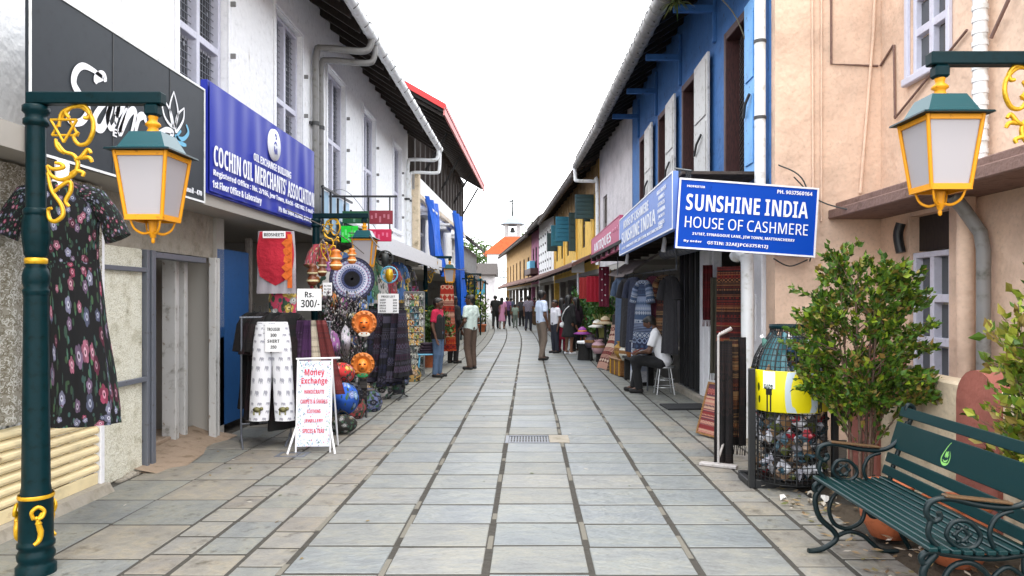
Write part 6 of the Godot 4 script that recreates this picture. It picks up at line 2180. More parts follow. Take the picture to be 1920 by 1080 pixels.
	for i in 24:   # pots, boxes and bags on the benches and hung above them
		var z := 8.2 + i * 0.42
		var hung := i % 3 == 0
		var p := Vector3(-2.8 + 0.08 * (i % 3), 0.9 if not hung else 1.75 + 0.1 * (i % 4), -z - (0.3 if i % 2 else 0.0))
		t = thing("souvenir_pot" if not hung else "cloth_bag", "%s %s %s" % [hn[i % 8], "painted pot set on a dark stall bench" if not hung else "cloth bag hung above the stalls", ["by the lamp post", "behind the bead strings", "near the skirts", "close to the white awning", "behind the postcards", "by the blue tarpaulin"][i / 4]], "pot" if not hung else "bag", at(p))
		b = MB.new()
		var m := cloth("ware_%d" % (i % 8), Color.WHITE, floral("ware_p%d" % (i % 8), hue[i % 8].linear_to_srgb(), [hue[(i + 3) % 8].linear_to_srgb(), hue[(i + 2) % 8].linear_to_srgb()], 12, 5, 10, 64, 64), Vector3(2, 1, 1))
		if hung:
			b.drape([[-0.42, 0.15, 0.06, 0, 0, 0.05], [-0.2, 0.16, 0.07, 0, 0, 0.04], [0.0, 0.13, 0.04, 0, 0, 0.02]], 20, 5)
			part("body", b, m, t)
			b = MB.new()
			b.tube(spline([Vector3(-0.1, 0, 0), Vector3(0, 0.3, 0), Vector3(0.1, 0, 0)], 6), 0.008, 5)
			part("strap", b, m, t)
		else:
			b.lathe([Vector2(0.08, 0), Vector2(0.13, 0.08), Vector2(0.14, 0.16), Vector2(0.07, 0.26), Vector2(0.05, 0.3), Vector2(0.07, 0.34)], 16)
			part("body", b, m, t)
			b = MB.new()
			b.lathe([Vector2(0.07, 0.335), Vector2(0.076, 0.35), Vector2(0.05, 0.352)], 16)
			part("rim", b, mats.gold, t)
	# plants by the fourth lamp and at the bend
	potted("broad dark bushy plant in a pot behind the postcard rack", Vector3(-2.25, 0, -16.3), 0.55, 1.3, 900, [Color(0.02, 0.05, 0.01), Color(0.06, 0.11, 0.02)], 1.4)
	potted("yellow-flowered plant in an orange pot further along the stalls", Vector3(-2.35, 0, -28.5), 0.5, 2.0, 500, [Color(0.06, 0.12, 0.02), Color(0.5, 0.34, 0.01), Color(0.1, 0.16, 0.02)], 1.8)
	potted("slim green plant in a terracotta tub at the bend", Vector3(-2.2, 0, -33.5), 0.35, 1.7, 300, [Color(0.05, 0.12, 0.02), Color(0.14, 0.18, 0.03)], 1.8)
	for i in 3:
		t = thing("green_railing", ["green iron plant stand nearest the yellow flowers", "green iron plant stand in the middle of three", "green iron plant stand furthest along"][i], "plant stand", at(Vector3(-2.55, 0, -27.0 - i * 3.4)))
		for x in [0.0, 0.5]:
			b = MB.new()
			b.box(Vector3(x, 1.2, 0), Vector3(0.06, 2.4, 0.06), 0.008)
			part("post", b, mats.lamp_green, t)
		b = MB.new()
		for y in [0.5, 1.6, 2.3]:
			b.box(Vector3(0.25, y, 0), Vector3(0.44, 0.05, 0.045))
		part("rail", b, mats.lamp_green, t)


func leaf_mesh(len := 0.055, w := 0.013) -> ArrayMesh:
	var b := MB.new()
	b.flat3(Vector3(0, 0, 0), Vector3(w, len * 0.4, 0.003), Vector3(0, len * 0.5, -0.003), Vector3(0.2, 0, 1))
	b.flat3(Vector3(w, len * 0.4, 0.003), Vector3(0, len, -0.008), Vector3(0, len * 0.5, -0.003), Vector3(0.2, 0, 1))
	b.flat3(Vector3(0, 0, 0), Vector3(-w, len * 0.4, 0.003), Vector3(0, len * 0.5, -0.003), Vector3(-0.2, 0, 1))
	b.flat3(Vector3(-w, len * 0.4, 0.003), Vector3(0, len, -0.008), Vector3(0, len * 0.5, -0.003), Vector3(-0.2, 0, 1))
	return b.mesh(true)


func potted(label: String, p: Vector3, r: float, h: float, count: int, cols: Array, size: float) -> void:
	var t := thing("potted_plant", label, "potted plant", at(p))
	var b := MB.new()
	b.lathe([Vector2(0.13, 0), Vector2(0.19, 0.3), Vector2(0.22, 0.3), Vector2(0.22, 0.36), Vector2(0.18, 0.36), Vector2(0.17, 0.3), Vector2(0, 0.3)], 20)
	part("pot", b, mats.terracotta, t)
	b = MB.new()
	for i in 5:
		var a := TAU * i / 5.0
		b.tube([Vector3(0, 0.3, 0), Vector3(cos(a) * r * 0.3, lerpf(0.3, h, 0.5), sin(a) * r * 0.3), Vector3(cos(a) * r * 0.7, h * 0.85, sin(a) * r * 0.7)], [0.012, 0.009, 0.005], 5)
	part("stem", b, mats.bark, t)
	crown(t, leaf_mesh(0.09, 0.022), count, func(_i: int) -> Vector3:
		var q := Vector3(rng.randfn(0, 1), rng.randfn(0, 1), rng.randfn(0, 1)).normalized() * pow(rng.randf(), 0.45)
		return Vector3(q.x * r, lerpf(0.3, h, 0.55) + q.y * (h - 0.3) * 0.52, q.z * r), cols, size)


func right_goods() -> void:
	var b: MB
	var t: Node3D
	var red := [Color(0.28, 0.05, 0.05), Color(0.45, 0.1, 0.07), Color(0.15, 0.03, 0.04), Color(0.55, 0.35, 0.2), Color(0.08, 0.06, 0.07)]
	var brn := [Color(0.16, 0.1, 0.06), Color(0.4, 0.22, 0.1), Color(0.08, 0.05, 0.05), Color(0.5, 0.38, 0.25), Color(0.3, 0.08, 0.06)]
	var blu := [Color(0.2, 0.28, 0.4), Color(0.45, 0.5, 0.6), Color(0.1, 0.14, 0.25), Color(0.6, 0.62, 0.66)]
	var rugm := cloth("red_carpet", Color.WHITE, woven("red_carpet_p", red, 26), Vector3(2, 1, 1))
	var brm := cloth("brown_textile", Color.WHITE, woven("brown_p", brn, 20), Vector3(2, 1, 1))
	# tall hangings in the open bay beside the white pier
	for d in [[1372, 500, 640, 8.75, 0.36, "red figured carpet hanging in the bay beside the white pier", "red_carpet"], [1370, 637, 800, 6.9, 0.13, "brown embroidered panel hanging below the red carpet", "brown_textile"], [1327, 497, 600, 10.1, 0.13, "plain brick-red shawl hanging on the white door frame", "red_shawl"], [1357, 640, 868, 6.78, 0.15, "long black shawl with crimson fringe on the white stand", "black_shawl"], [1383, 632, 835, 7.0, 0.15, "long charcoal shawl at the back of the white stand", "grey_shawl"], [1342, 520, 700, 9.4, 0.14, "dark olive shawl hanging just inside the bay", "olive_shawl"]]:
		var p := pt(d[0], d[1], d[3])
		var h: float = p.y - pt(d[0], d[2], d[3]).y
		t = thing("hanging_textile", d[5], "textile", at(p, -35))
		b = MB.new()
		b.sheet(20, 10, func(u: float, v: float) -> Vector3: return Vector3((u - 0.5) * d[4] * (1.0 + 0.12 * v), -v * h, 0.022 * sin(u * 17.0 + d[0] + v * 2.0) * (0.4 + v) + 0.012 * sin(u * 31.0)), 0.008)
		var m: Material = rugm
		match d[6]:
			"brown_textile":
				m = brm
			"red_shawl":
				m = cloth("red_shawl", Color.WHITE, woven("red_shawl_p", [Color(0.4, 0.05, 0.07), Color(0.32, 0.03, 0.05)], 10))
			"black_shawl", "grey_shawl":
				m = cloth(d[6], Color.WHITE, woven(d[6] + "_p", [Color(0.06, 0.05, 0.06), Color(0.1, 0.08, 0.09), Color(0.15, 0.1, 0.1)], 14))
			"olive_shawl":
				m = cloth("olive_shawl", lin(0.05, 0.045, 0.03))
		part("cloth", b, m, t)
		b = MB.new()
		for i in 10:
			var x: float = (i / 9.0 - 0.5) * d[4] * 1.1
			b.tube([Vector3(x, -h, 0), Vector3(x + rng.randf_range(-0.01, 0.01), -h - 0.09, 0.01)], 0.004, 4)
		part("fringe", b, cloth("fringe_red", lin(0.3, 0.01, 0.03)) if d[6] == "black_shawl" else m, t)
	# white display stand with a foot
	t = thing("display_stand", "white steel display stand with a flat foot before the hanging shawls", "display stand", at(Vector3(1.74, 0, -6.62), -28))
	b = MB.new()
	b.box(Vector3(0, 0.02, 0), Vector3(0.34, 0.03, 0.08), 0.006)
	part("foot", b, mat("stand_paint", lin(0.42, 0.4, 0.4), 0.5, {"tex": texs.dirt, "scale": 3.0}), t)
	b = MB.new()
	b.box(Vector3(0, 0.62, 0), Vector3(0.02, 1.19, 0.02), 0.004)
	b.box(Vector3(0.0, 0.55, -0.42), Vector3(0.016, 1.0, 0.016), 0.003)
	part("upright", b, mats.stand_paint, t)
	b = MB.new()
	b.tube([Vector3(0, 1.21, 0), Vector3(0.02, 1.25, -0.45)], 0.012, 6)
	b.tube([Vector3(0, 0.08, 0), Vector3(0, 0.3, -0.42)], 0.012, 6)
	for i in 6:
		b.ball(Vector3(0.004 * i, 1.22 + i * 0.008, -0.06 - i * 0.07), Vector3(0.014, 0.02, 0.014), 6)
	part("arm", b, mats.stand_paint, t)
	# embroidered picture leaning against the frame
	t = thing("leaning_picture", "pink embroidered panel leaning on the paving by the shop door", "picture", Transform3D(Basis(Vector3.UP, -1.15) * Basis(Vector3.RIGHT, -0.3), Vector3(2.0, 0.02, -8.0)))
	b = MB.new()
	b.box(Vector3(0, 0.3, 0), Vector3(0.4, 0.56, 0.02))
	part("panel", b, cloth("pink_embroidery", Color.WHITE, woven("pink_emb", [Color(0.7, 0.45, 0.4), Color(0.5, 0.15, 0.15), Color(0.75, 0.6, 0.5), Color(0.35, 0.2, 0.25)], 22, 128, 128)), t)
	b = MB.new()
	for e in [[0, 0.01], [0, 0.59]]:
		b.box(Vector3(0, e[1], 0.004), Vector3(0.44, 0.022, 0.03))
	for e in [-0.21, 0.21]:
		b.box(Vector3(e, 0.3, 0.004), Vector3(0.022, 0.556, 0.03))
	part("frame", b, mats.tan_wood, t)
	b = MB.new()
	b.box(Vector3.ZERO, Vector3(0.62, 0.025, 0.5), 0.008)
	tag(part("door_mat", b, mat("mat_black", lin(0.018, 0.018, 0.019), 0.95, {"nor": texs.lumpy, "nscale": 1.0, "scale": 4.0}), self, at(Vector3(2.22, 0.013, -10.25), 4)), "black rubber mat on the paving before the shop door", "door mat")
	# clothes on rails in the open front
	var gl := [
		[1206, 528, 11.9, 0.3, 0.5, 1.15, "blue_dress", "blue and grey patterned dress hung above the seated man's cloths"],
		[1188, 522, 13.2, 0.3, 0.4, 1.35, "navy_dress", "dark navy dress hung second along the rail"],
		[1176, 524, 13.8, 0.3, 0.4, 1.3, "black_dress", "black dress hung between the navy and the slate ones"],
		[1164, 522, 14.6, 0.3, 0.4, 1.45, "slate_dress", "slate blue dress hung deepest on the rail"],
		[1225, 520, 12.0, 0.28, 0.36, 1.0, "wine_dress", "wine red top hung in the shadow over the seated man"],
		[1244, 518, 11.6, 0.28, 0.36, 1.1, "brown_dress", "brown top hung behind the seated man's head"],
		[1256, 520, 11.3, 0.28, 0.34, 1.2, "char_dress", "charcoal dress hung beside the black shop door"]]
	for g in gl:
		var m: Material
		match g[6]:
			"blue_dress":
				m = cloth("blue_dress", Color.WHITE, woven("blue_dress_p", blu, 18), Vector3(3, 1, 1))
			"navy_dress":
				m = cloth("navy_dress", lin(0.02, 0.025, 0.05))
			"slate_dress":
				m = cloth("slate_dress", lin(0.06, 0.09, 0.15))
			"wine_dress":
				m = cloth("wine_dress", lin(0.08, 0.01, 0.025))
			"brown_dress":
				m = brm
			_:
				m = cloth("dusk_dress", lin(0.018, 0.017, 0.02))
		garment(g[7], "dress", pt(g[0], g[1], g[2]), -60, g[3], g[4], g[5], m, {"sleeve": 0.35})
	var rl := thing("clothes_rail", "long steel rail under the canopy carrying the dresses", "clothes rail", at(Vector3(1.95, 0, -11.0)))
	b = MB.new()
	b.tube([Vector3(0.3, 2.0, 0), Vector3(-0.1, 2.02, -4.2)], 0.014, 6)
	part("rail", b, mats.grey_steel, rl)
	for z in [0.0, -4.1]:
		b = MB.new()
		b.tube([Vector3(0.3 + z * 0.095, 2.0, z), Vector3(0.3 + z * 0.095, 2.5, z)], 0.012, 6)
		part("drop_rod", b, mats.grey_steel, rl)
	t = thing("draped_cloth", "white and blue cloth hanging over a low rail by the seated man", "cloth", at(Vector3(1.86, 0, -12.25), -50))
	b = MB.new()
	b.sheet(16, 8, func(u: float, v: float) -> Vector3: return Vector3((u - 0.5) * 0.3, 0.8 - v * 0.66, 0.05 * sin(u * 17.0) * (0.4 + v)), 0.008)
	part("cloth", b, cloth("white_cloth", Color.WHITE, woven("white_p", [Color(0.78, 0.78, 0.82), Color(0.6, 0.66, 0.78), Color(0.85, 0.85, 0.87)], 10)), t)
	b = MB.new()
	b.tube([Vector3(-0.2, 0.82, 0), Vector3(0.2, 0.82, 0)], 0.012, 6)
	b.tube([Vector3(0.2, 0.82, 0), Vector3(0.2, 0, 0)], 0.012, 6)
	part("rail", b, mats.grey_steel, t)
	# carpets thrown over sloping boards
	for d in [[1.95, 15.7, 1.3, 0.5, "cream and rose carpet sloping to the paving", [Color(0.72, 0.55, 0.48), Color(0.5, 0.2, 0.16), Color(0.78, 0.68, 0.6), Color(0.35, 0.16, 0.14)], 0.0], [2.1, 15.1, 1.45, 0.5, "brown carpet draped behind the cream and rose one", brn, 0.0]]:
		t = thing("draped_carpet", d[4], "carpet", at(Vector3(d[0], 0, -d[1]), -62))
		b = MB.new()
		b.sheet(10, 14, func(u: float, v: float) -> Vector3: return Vector3((u - 0.5) * 0.75, maxf(0.02, d[2] * (1.0 - v)) + 0.015 * sin(u * 8.0), -0.25 + v * 0.55 + 0.03 * sin(v * 9.0)), 0.02)
		part("cloth", b, cloth("rug_%d" % int(d[1] * 10), Color.WHITE, woven("rug_p%d" % int(d[1] * 10), d[5], 18), Vector3(1, 1, 1)), t)
		b = MB.new()
		b.box(Vector3(0, d[2] * 0.46, -0.2), Vector3(0.7, d[2] * 0.92, 0.25))
		part("support", b, mats.dark_wood, t)
	t = thing("wooden_chest", "carved tan wooden chest at the foot of the carpets", "chest", at(Vector3(1.93, 0, -14.6), -80))
	b = MB.new()
	b.box(Vector3(0, 0.16, 0), Vector3(0.75, 0.3, 0.4), 0.012)
	part("body", b, mat("chest_wood", lin(0.3, 0.13, 0.04), 0.5, {"tex": texs.wood, "scale": 3.0}), t)
	b = MB.new()
	b.box(Vector3(0, 0.335, 0), Vector3(0.8, 0.045, 0.44), 0.014)
	part("lid", b, mats.tan_wood, t)
	b = MB.new()
	for x in [-0.3, 0.0, 0.3]:
		b.box(Vector3(x, 0.17, 0.205), Vector3(0.05, 0.31, 0.012), 0.004)
	part("strap", b, mats.gold, t)
	t = thing("low_bench", "low black bench of wares beside the chest", "bench", at(Vector3(2.02, 0, -13.3), -85))
	for x in [-0.5, 0.5]:
		b = MB.new()
		b.box(Vector3(x, 0.21, 0), Vector3(0.09, 0.42, 0.3), 0.01)
		part("leg", b, mats.black_wood, t)
	b = MB.new()
	b.box(Vector3(0, 0.44, 0), Vector3(1.25, 0.05, 0.38), 0.01)
	part("seat", b, mats.black_wood, t)
	t = thing("round_stool", "black stool with a pale padded seat at the corner of the stalls", "stool", at(Vector3(1.42, 0, -18.2)))
	b = MB.new()
	b.lathe([Vector2(0.2, 0.0), Vector2(0.19, 0.1), Vector2(0.17, 0.3), Vector2(0.19, 0.42)], 14)
	part("body", b, mats.black_wood, t)
	b = MB.new()
	b.lathe([Vector2(0.2, 0.42), Vector2(0.22, 0.45), Vector2(0.2, 0.48), Vector2(0, 0.49)], 16)
	part("cushion", b, mats.paper, t)
	# baskets, hats, pots
	var k := 0
	for d in [[1092, 625, 18.6, Color(0.25, 0.04, 0.25), "stack of purple and orange woven hats"], [1120, 612, 17.6, Color(0.7, 0.68, 0.62), "white woven hat on a stand behind the carpets"], [1135, 606, 17.2, Color(0.45, 0.35, 0.22), "straw hat beside the white one"], [1108, 640, 18.0, Color(0.08, 0.06, 0.08), "dark basket in front of the hats"], [1122, 650, 17.0, Color(0.5, 0.3, 0.34), "rose pink basket by the cream carpet"], [1166, 655, 14.4, Color(0.4, 0.22, 0.04), "brass pot standing above the chest"], [1188, 655, 13.4, Color(0.35, 0.12, 0.02), "copper pot on the low black bench"], [1176, 660, 13.9, Color(0.6, 0.58, 0.5), "small white jar beside the brass pot"]]:
		t = thing(["woven_hat", "woven_hat", "woven_hat", "basket", "basket", "metal_pot", "metal_pot", "jar"][k], d[4], ["hat", "hat", "hat", "basket", "basket", "pot", "pot", "jar"][k], at(pt(d[0], d[1], d[2])))
		b = MB.new()
		if k < 3:
			b.lathe([Vector2(0.22, -0.02), Vector2(0.23, 0.0), Vector2(0.12, 0.04), Vector2(0.1, 0.12), Vector2(0.03, 0.17), Vector2(0, 0.17)], 18)
		else:
			b.lathe([Vector2(0.0, -0.16), Vector2(0.1, -0.16), Vector2(0.16, -0.05), Vector2(0.15, 0.06), Vector2(0.08, 0.12), Vector2(0.11, 0.16)], 16)
		part("body", b, mat("ware_r%d" % k, lin(d[3].r, d[3].g, d[3].b), 0.6), t)
		b = MB.new()
		b.lathe([Vector2(0.115, 0.04), Vector2(0.125, 0.06), Vector2(0.105, 0.09)] if k < 3 else [Vector2(0.155, -0.04), Vector2(0.165, 0.0), Vector2(0.155, 0.04)], 16)
		part("band", b, mats.lamp_yellow if k == 0 else mats.tan_wood, t)
		b = MB.new()
		b.lathe([Vector2(0.03, -1.2), Vector2(0.03, -0.17 if k > 2 else -0.02)], 8)
		part("stand", b, mats.black_wood, t)
		k += 1
	# cloths and boards under the pink sign
	for d in [[1112, 518, 566, 18.2, 0.36, lin(0.28, 0.003, 0.016), "bright red cloth hung under the pink sign"], [1133, 500, 575, 17.2, 0.28, lin(0.13, 0.01, 0.03), "dark maroon spotted cloth hung next to the bright red one"], [1098, 520, 560, 20.5, 0.4, lin(0.3, 0.02, 0.02), "rust red cloth hung furthest under the stalls"]]:
		var p := pt(d[0], d[1], d[3])
		var h: float = p.y - pt(d[0], d[2], d[3]).y
		t = thing("hanging_cloth", d[6], "cloth", at(p, -30))
		b = MB.new()
		b.sheet(14, 6, func(u: float, v: float) -> Vector3: return Vector3((u - 0.5) * d[4], -v * h, 0.03 * sin(u * 20.0)), 0.01)
		part("cloth", b, cloth("hang_%d" % d[0], d[5]), t)
		for i in (7 if d[0] == 1133 else 0):
			b = MB.new()
			b.ball(Vector3((i % 2 - 0.5) * d[4] * 0.3, -0.06 - i * h * 0.13, 0.04), Vector3(0.02, 0.02, 0.006), 6)
			part("spot", b, mats.paper, t)
	t = thing("pole_sign", "small white board on a pale pole standing before the plants", "sign", at(Vector3(1.63, 0, -24.0)))
	b = MB.new()
	b.tube([Vector3(0, 0, 0), Vector3(0, 2.4, 0)], 0.035, 8)
	part("pole", b, mats.white_pipe, t)
	b = MB.new()
	b.box(Vector3(0, 2.62, 0.03), Vector3(0.42, 0.4, 0.03), 0.006)
	part("board", b, mats.paper, t)
	for d in [[1.62, 22.0, 0.5, 1.75, 700, "round bushy plant beside the white board pole"], [1.95, 19.2, 0.45, 1.7, 800, "large leafy plant above the purple hats"], [2.0, 25.5, 0.55, 2.2, 500, "tall plant behind the black-dressed woman"]]:
		potted(d[5], Vector3(d[0], 0, -d[1]), d[2], d[3], d[4], [Color(0.03, 0.09, 0.015), Color(0.1, 0.17, 0.02), Color(0.04, 0.13, 0.03)], 1.6)
	t = thing("grass_bundle", "tall bundle of dried green grass behind the hats", "grass bundle", at(Vector3(1.78, 0.55, -17.6)))
	b = MB.new()
	for i in 60:
		b.col = Color(0.2, 0.22, 0.05).lerp(Color(0.4, 0.36, 0.15), rng.randf())
		var a := rng.randf() * TAU
		b.tube([Vector3(cos(a) * 0.05, 0, sin(a) * 0.05), Vector3(cos(a) * 0.1, 0.35, sin(a) * 0.1), Vector3(cos(a) * 0.24, 0.62, sin(a) * 0.24)], [0.006, 0.005, 0.002], 4)
	part("blade", b, mats.leaf, t)
	b = MB.new()
	b.lathe([Vector2(0.1, -0.55), Vector2(0.12, 0.0), Vector2(0.1, 0.05)], 12)
	part("vase", b, mats.dark_wood, t)
	# tall wooden poles and long wares leaning in the dark front
	for i in 4:
		b = MB.new()
		b.tube([Vector3.ZERO, Vector3(0.02, 0.62, -0.02)], 0.012, 6)
		tag(part("bamboo_chime", b, mats.tan_wood, self, at(pt(1143 + i * 8, 555, 16.5))), "thin tan bamboo chime hanging under the canopy between the maroon cloth and the slate dress", "chime", "bamboo chimes under the canopy")
	# dark stock further along the right-hand shops
	for i in 10:
		var z := 24.0 + i * 2.4
		var x := (2.0 - (z - 24.0) * 0.055 if z < 37 else 1.1 - (z - 37.0) * 0.085)
		t = thing("stall_table", "dark draped stall table under the lean-to roofs, %s along the row" % ["first", "second", "third", "fourth", "fifth", "sixth", "seventh", "eighth", "ninth", "tenth"][i], "stall", at(Vector3(x, 0, -z)), "stall tables under the lean-to roofs")
		b = MB.new()
		b.box(Vector3(0, 0.4, 0), Vector3(0.7, 0.8, 1.6), 0.03)
		part("cover", b, cloth("table_cover_%d" % (i % 3), [lin(0.08, 0.03, 0.03), lin(0.03, 0.03, 0.05), lin(0.1, 0.06, 0.03)][i % 3]), t)
		b = MB.new()
		for q in 9:
			b.col = hue_of(i * 9 + q)
			b.ball(Vector3(rng.randf_range(-0.25, 0.25), 0.86, rng.randf_range(-0.7, 0.7)), Vector3(0.1, 0.08 + 0.1 * rng.randf(), 0.1), 8)
		var st := part("wares", b, mats.colours, t)
		st.set_meta("kind", "stuff")


func hue_of(i: int) -> Color:
	return [Color(0.35, 0.05, 0.05), Color(0.1, 0.15, 0.3), Color(0.5, 0.35, 0.1), Color(0.5, 0.48, 0.45), Color(0.06, 0.15, 0.07), Color(0.05, 0.04, 0.05)][(i * 5) % 6]


func garden() -> void:
	var b: MB
	var t: Node3D
	# low cream wall with arched brick-red piers
	t = thing("garden_wall", "low cream garden wall with rounded brick-red piers behind the bench", "wall", facade(Vector3(2.97, 0, -6.75), Vector3(2.97, 0, -1.6)))
	b = MB.new()
	b.span(Vector3(0, 0, -0.2), Vector3(5.15, 0.97, 0), 0.02)
	part("wall", b, mats.cream_render, t)
	for x in [0.12, 1.8, 3.6]:
		var w := 0.44 if x > 1.0 else 0.55
		var poly := PackedVector2Array([Vector2(x, 0), Vector2(x + w, 0)])
		for i in 13:
			var a := PI * i / 12.0
			poly.append(Vector2(x + w * 0.5 + cos(a) * w * 0.5, 0.86 + sin(a) * w * 0.5))
		b = MB.new()
		b.prism(poly, -0.24, 0.035)
		part("pier", b, mats.brick_red_render, t)
	for i in 2:   # litter lying on the wall top
		b = MB.new()
		b.ball(Vector3(0.95 + i * 0.12, 0.99, -0.1), Vector3(0.06, 0.025, 0.05), 8)
		part("scrap", b, mats.concrete, t)
	bench()
	bin()
	# pots under the bench
	for d in [[2.3, -4.62, 0.17, 0.34, "orange terracotta pot seen through the far end of the bench"], [2.46, -4.15, 0.2, 0.36, "darker terracotta pot in the shadow under the bench seat"]]:
		t = thing("terracotta_pot", d[4], "pot", at(Vector3(d[0], 0.03, d[1])))
		b = MB.new()
		b.lathe([Vector2(0, 0.0), Vector2(d[2] * 0.6, 0.0), Vector2(d[2] * 0.95, d[3] * 0.35), Vector2(d[2], d[3] * 0.6), Vector2(d[2] * 0.85, d[3] * 0.85), Vector2(d[2] * 0.8, d[3] * 0.9)], 24)
		part("body", b, mats.terracotta, t)
		b = MB.new()
		b.lathe([Vector2(d[2] * 0.8, d[3] * 0.9), Vector2(d[2] * 0.92, d[3] * 0.93), Vector2(d[2] * 0.92, d[3]), Vector2(d[2] * 0.75, d[3]), Vector2(d[2] * 0.7, d[3] * 0.85), Vector2(0, d[3] * 0.85)], 24)
		part("rim", b, mats.terracotta, t)
	# the two shrubs
	for d in [
		[Vector3(2.54, 0.0, -5.5), 0.46, 1.96, 12500, 7, "leafy green shrub with bare stems growing beside the recycling bin", 1.05, [Color(0.025, 0.065, 0.008), Color(0.02, 0.055, 0.008), Color(0.05, 0.11, 0.012), Color(0.08, 0.15, 0.012), Color(0.22, 0.3, 0.02), Color(0.04, 0.1, 0.01), Color(0.07, 0.15, 0.02), Color(0.1, 0.17, 0.02), Color(0.24, 0.15, 0.04)]],
		[Vector3(2.74, 0.0, -3.72), 0.31, 1.58, 5200, 7, "yellow-green shrub rising behind the near end of the bench", 1.35, [Color(0.05, 0.1, 0.012), Color(0.16, 0.24, 0.02), Color(0.3, 0.32, 0.04), Color(0.22, 0.15, 0.04)]]]:
		var p: Vector3 = d[0]
		t = thing("shrub", d[5], "shrub", at(p))
		var r: float = d[1]
		var h: float = d[2]
		# stems branch twice; leaves sit along the twigs
		var twigs := []
		for i in d[4]:
			var a: float = TAU * i / d[4] + rng.randf() * 0.8
			var base := Vector3(cos(a) * 0.06, 0.0, sin(a) * 0.06)
			var mid := Vector3(cos(a) * r * 0.22, h * 0.38, sin(a) * r * 0.22)
			var top := Vector3(cos(a) * r * rng.randf_range(0.2, 0.5), h * rng.randf_range(0.72, 0.92), sin(a) * r * rng.randf_range(0.2, 0.5))
			b = MB.new()
			b.tube(spline([base, mid, top], 6), [0.013, 0.013, 0.012, 0.012, 0.011, 0.011, 0.01, 0.009, 0.008, 0.007, 0.006, 0.005, 0.004], 6)
			for k in 17:
				var u := rng.randf_range(0.25, 1.0)
				var s := base.lerp(mid, u / 0.5) if u < 0.5 else mid.lerp(top, (u - 0.5) / 0.5)
				var aa := a + rng.randf_range(-1.4, 1.4)
				var y: float = clampf(s.y + rng.randf_range(0.06, 0.34), h * 0.43, h)
				var lim: float = r * (1.0 - pow(absf(y / h - 0.62) / 0.46, 2.2)) * rng.randf_range(0.7, 1.08)
				var e := Vector3(cos(aa) * maxf(lim, 0.08), y, sin(aa) * maxf(lim, 0.08))
				var md := s.lerp(e, 0.5) + Vector3(0, 0.04, 0)
				b.tube([s, md, e], [0.005, 0.004, 0.002], 5)
				twigs.append([s, md, e])
				for q in 2:
					var e2 := e + Vector3(rng.randf_range(-0.16, 0.16), rng.randf_range(-0.08, 0.16), rng.randf_range(-0.16, 0.16))
					b.tube([md, e2], [0.003, 0.0015], 4)
					twigs.append([md, md.lerp(e2, 0.5), e2])
			for q in 2:
				twigs.append([mid.lerp(top, 0.5), mid.lerp(top, 0.8), top + Vector3(rng.randf_range(-0.05, 0.05), 0.1, 0)])
			part("stem", b, mats.bark, t)
		var n: int = d[3]
		var lm := leaf_mesh(0.048 * d[6], 0.0155 * d[6])
		var mm := MultiMesh.new()
		mm.transform_format = MultiMesh.TRANSFORM_3D
		mm.use_colors = true
		mm.mesh = lm
		mm.instance_count = n
		for i in n:
			var tw: Array = twigs[rng.randi() % twigs.size()]
			var u := pow(rng.randf(), 0.6)
			var q: Vector3 = tw[0].lerp(tw[1], u * 2.0) if u < 0.5 else tw[1].lerp(tw[2], u * 2.0 - 1.0)
			var dir: Vector3 = (tw[2] - tw[0]).normalized()
			var out := (dir + Vector3(rng.randfn(0, 0.55), rng.randfn(0.25, 0.5), rng.randfn(0, 0.55))).normalized()
			var side := out.cross(Vector3(rng.randfn(0, 1), rng.randfn(0, 1), rng.randfn(0, 1))).normalized()
			var sc := rng.randf_range(0.45, 1.35)
			mm.set_instance_transform(i, Transform3D(Basis(side, out, side.cross(out)) * Basis.from_scale(Vector3.ONE * sc), q + Vector3(rng.randfn(0, 0.012), rng.randfn(0, 0.012), rng.randfn(0, 0.012))))
			var pal: Array = d[7]
			mm.set_instance_color(i, pal[rng.randi() % pal.size()].lerp(pal[rng.randi() % pal.size()], rng.randf()))
		var o := MultiMeshInstance3D.new()
		o.multimesh = mm
		o.material_override = mats.leaf
		o.name = "leaves"
		t.add_child(o)
		o.set_meta("kind", "stuff")


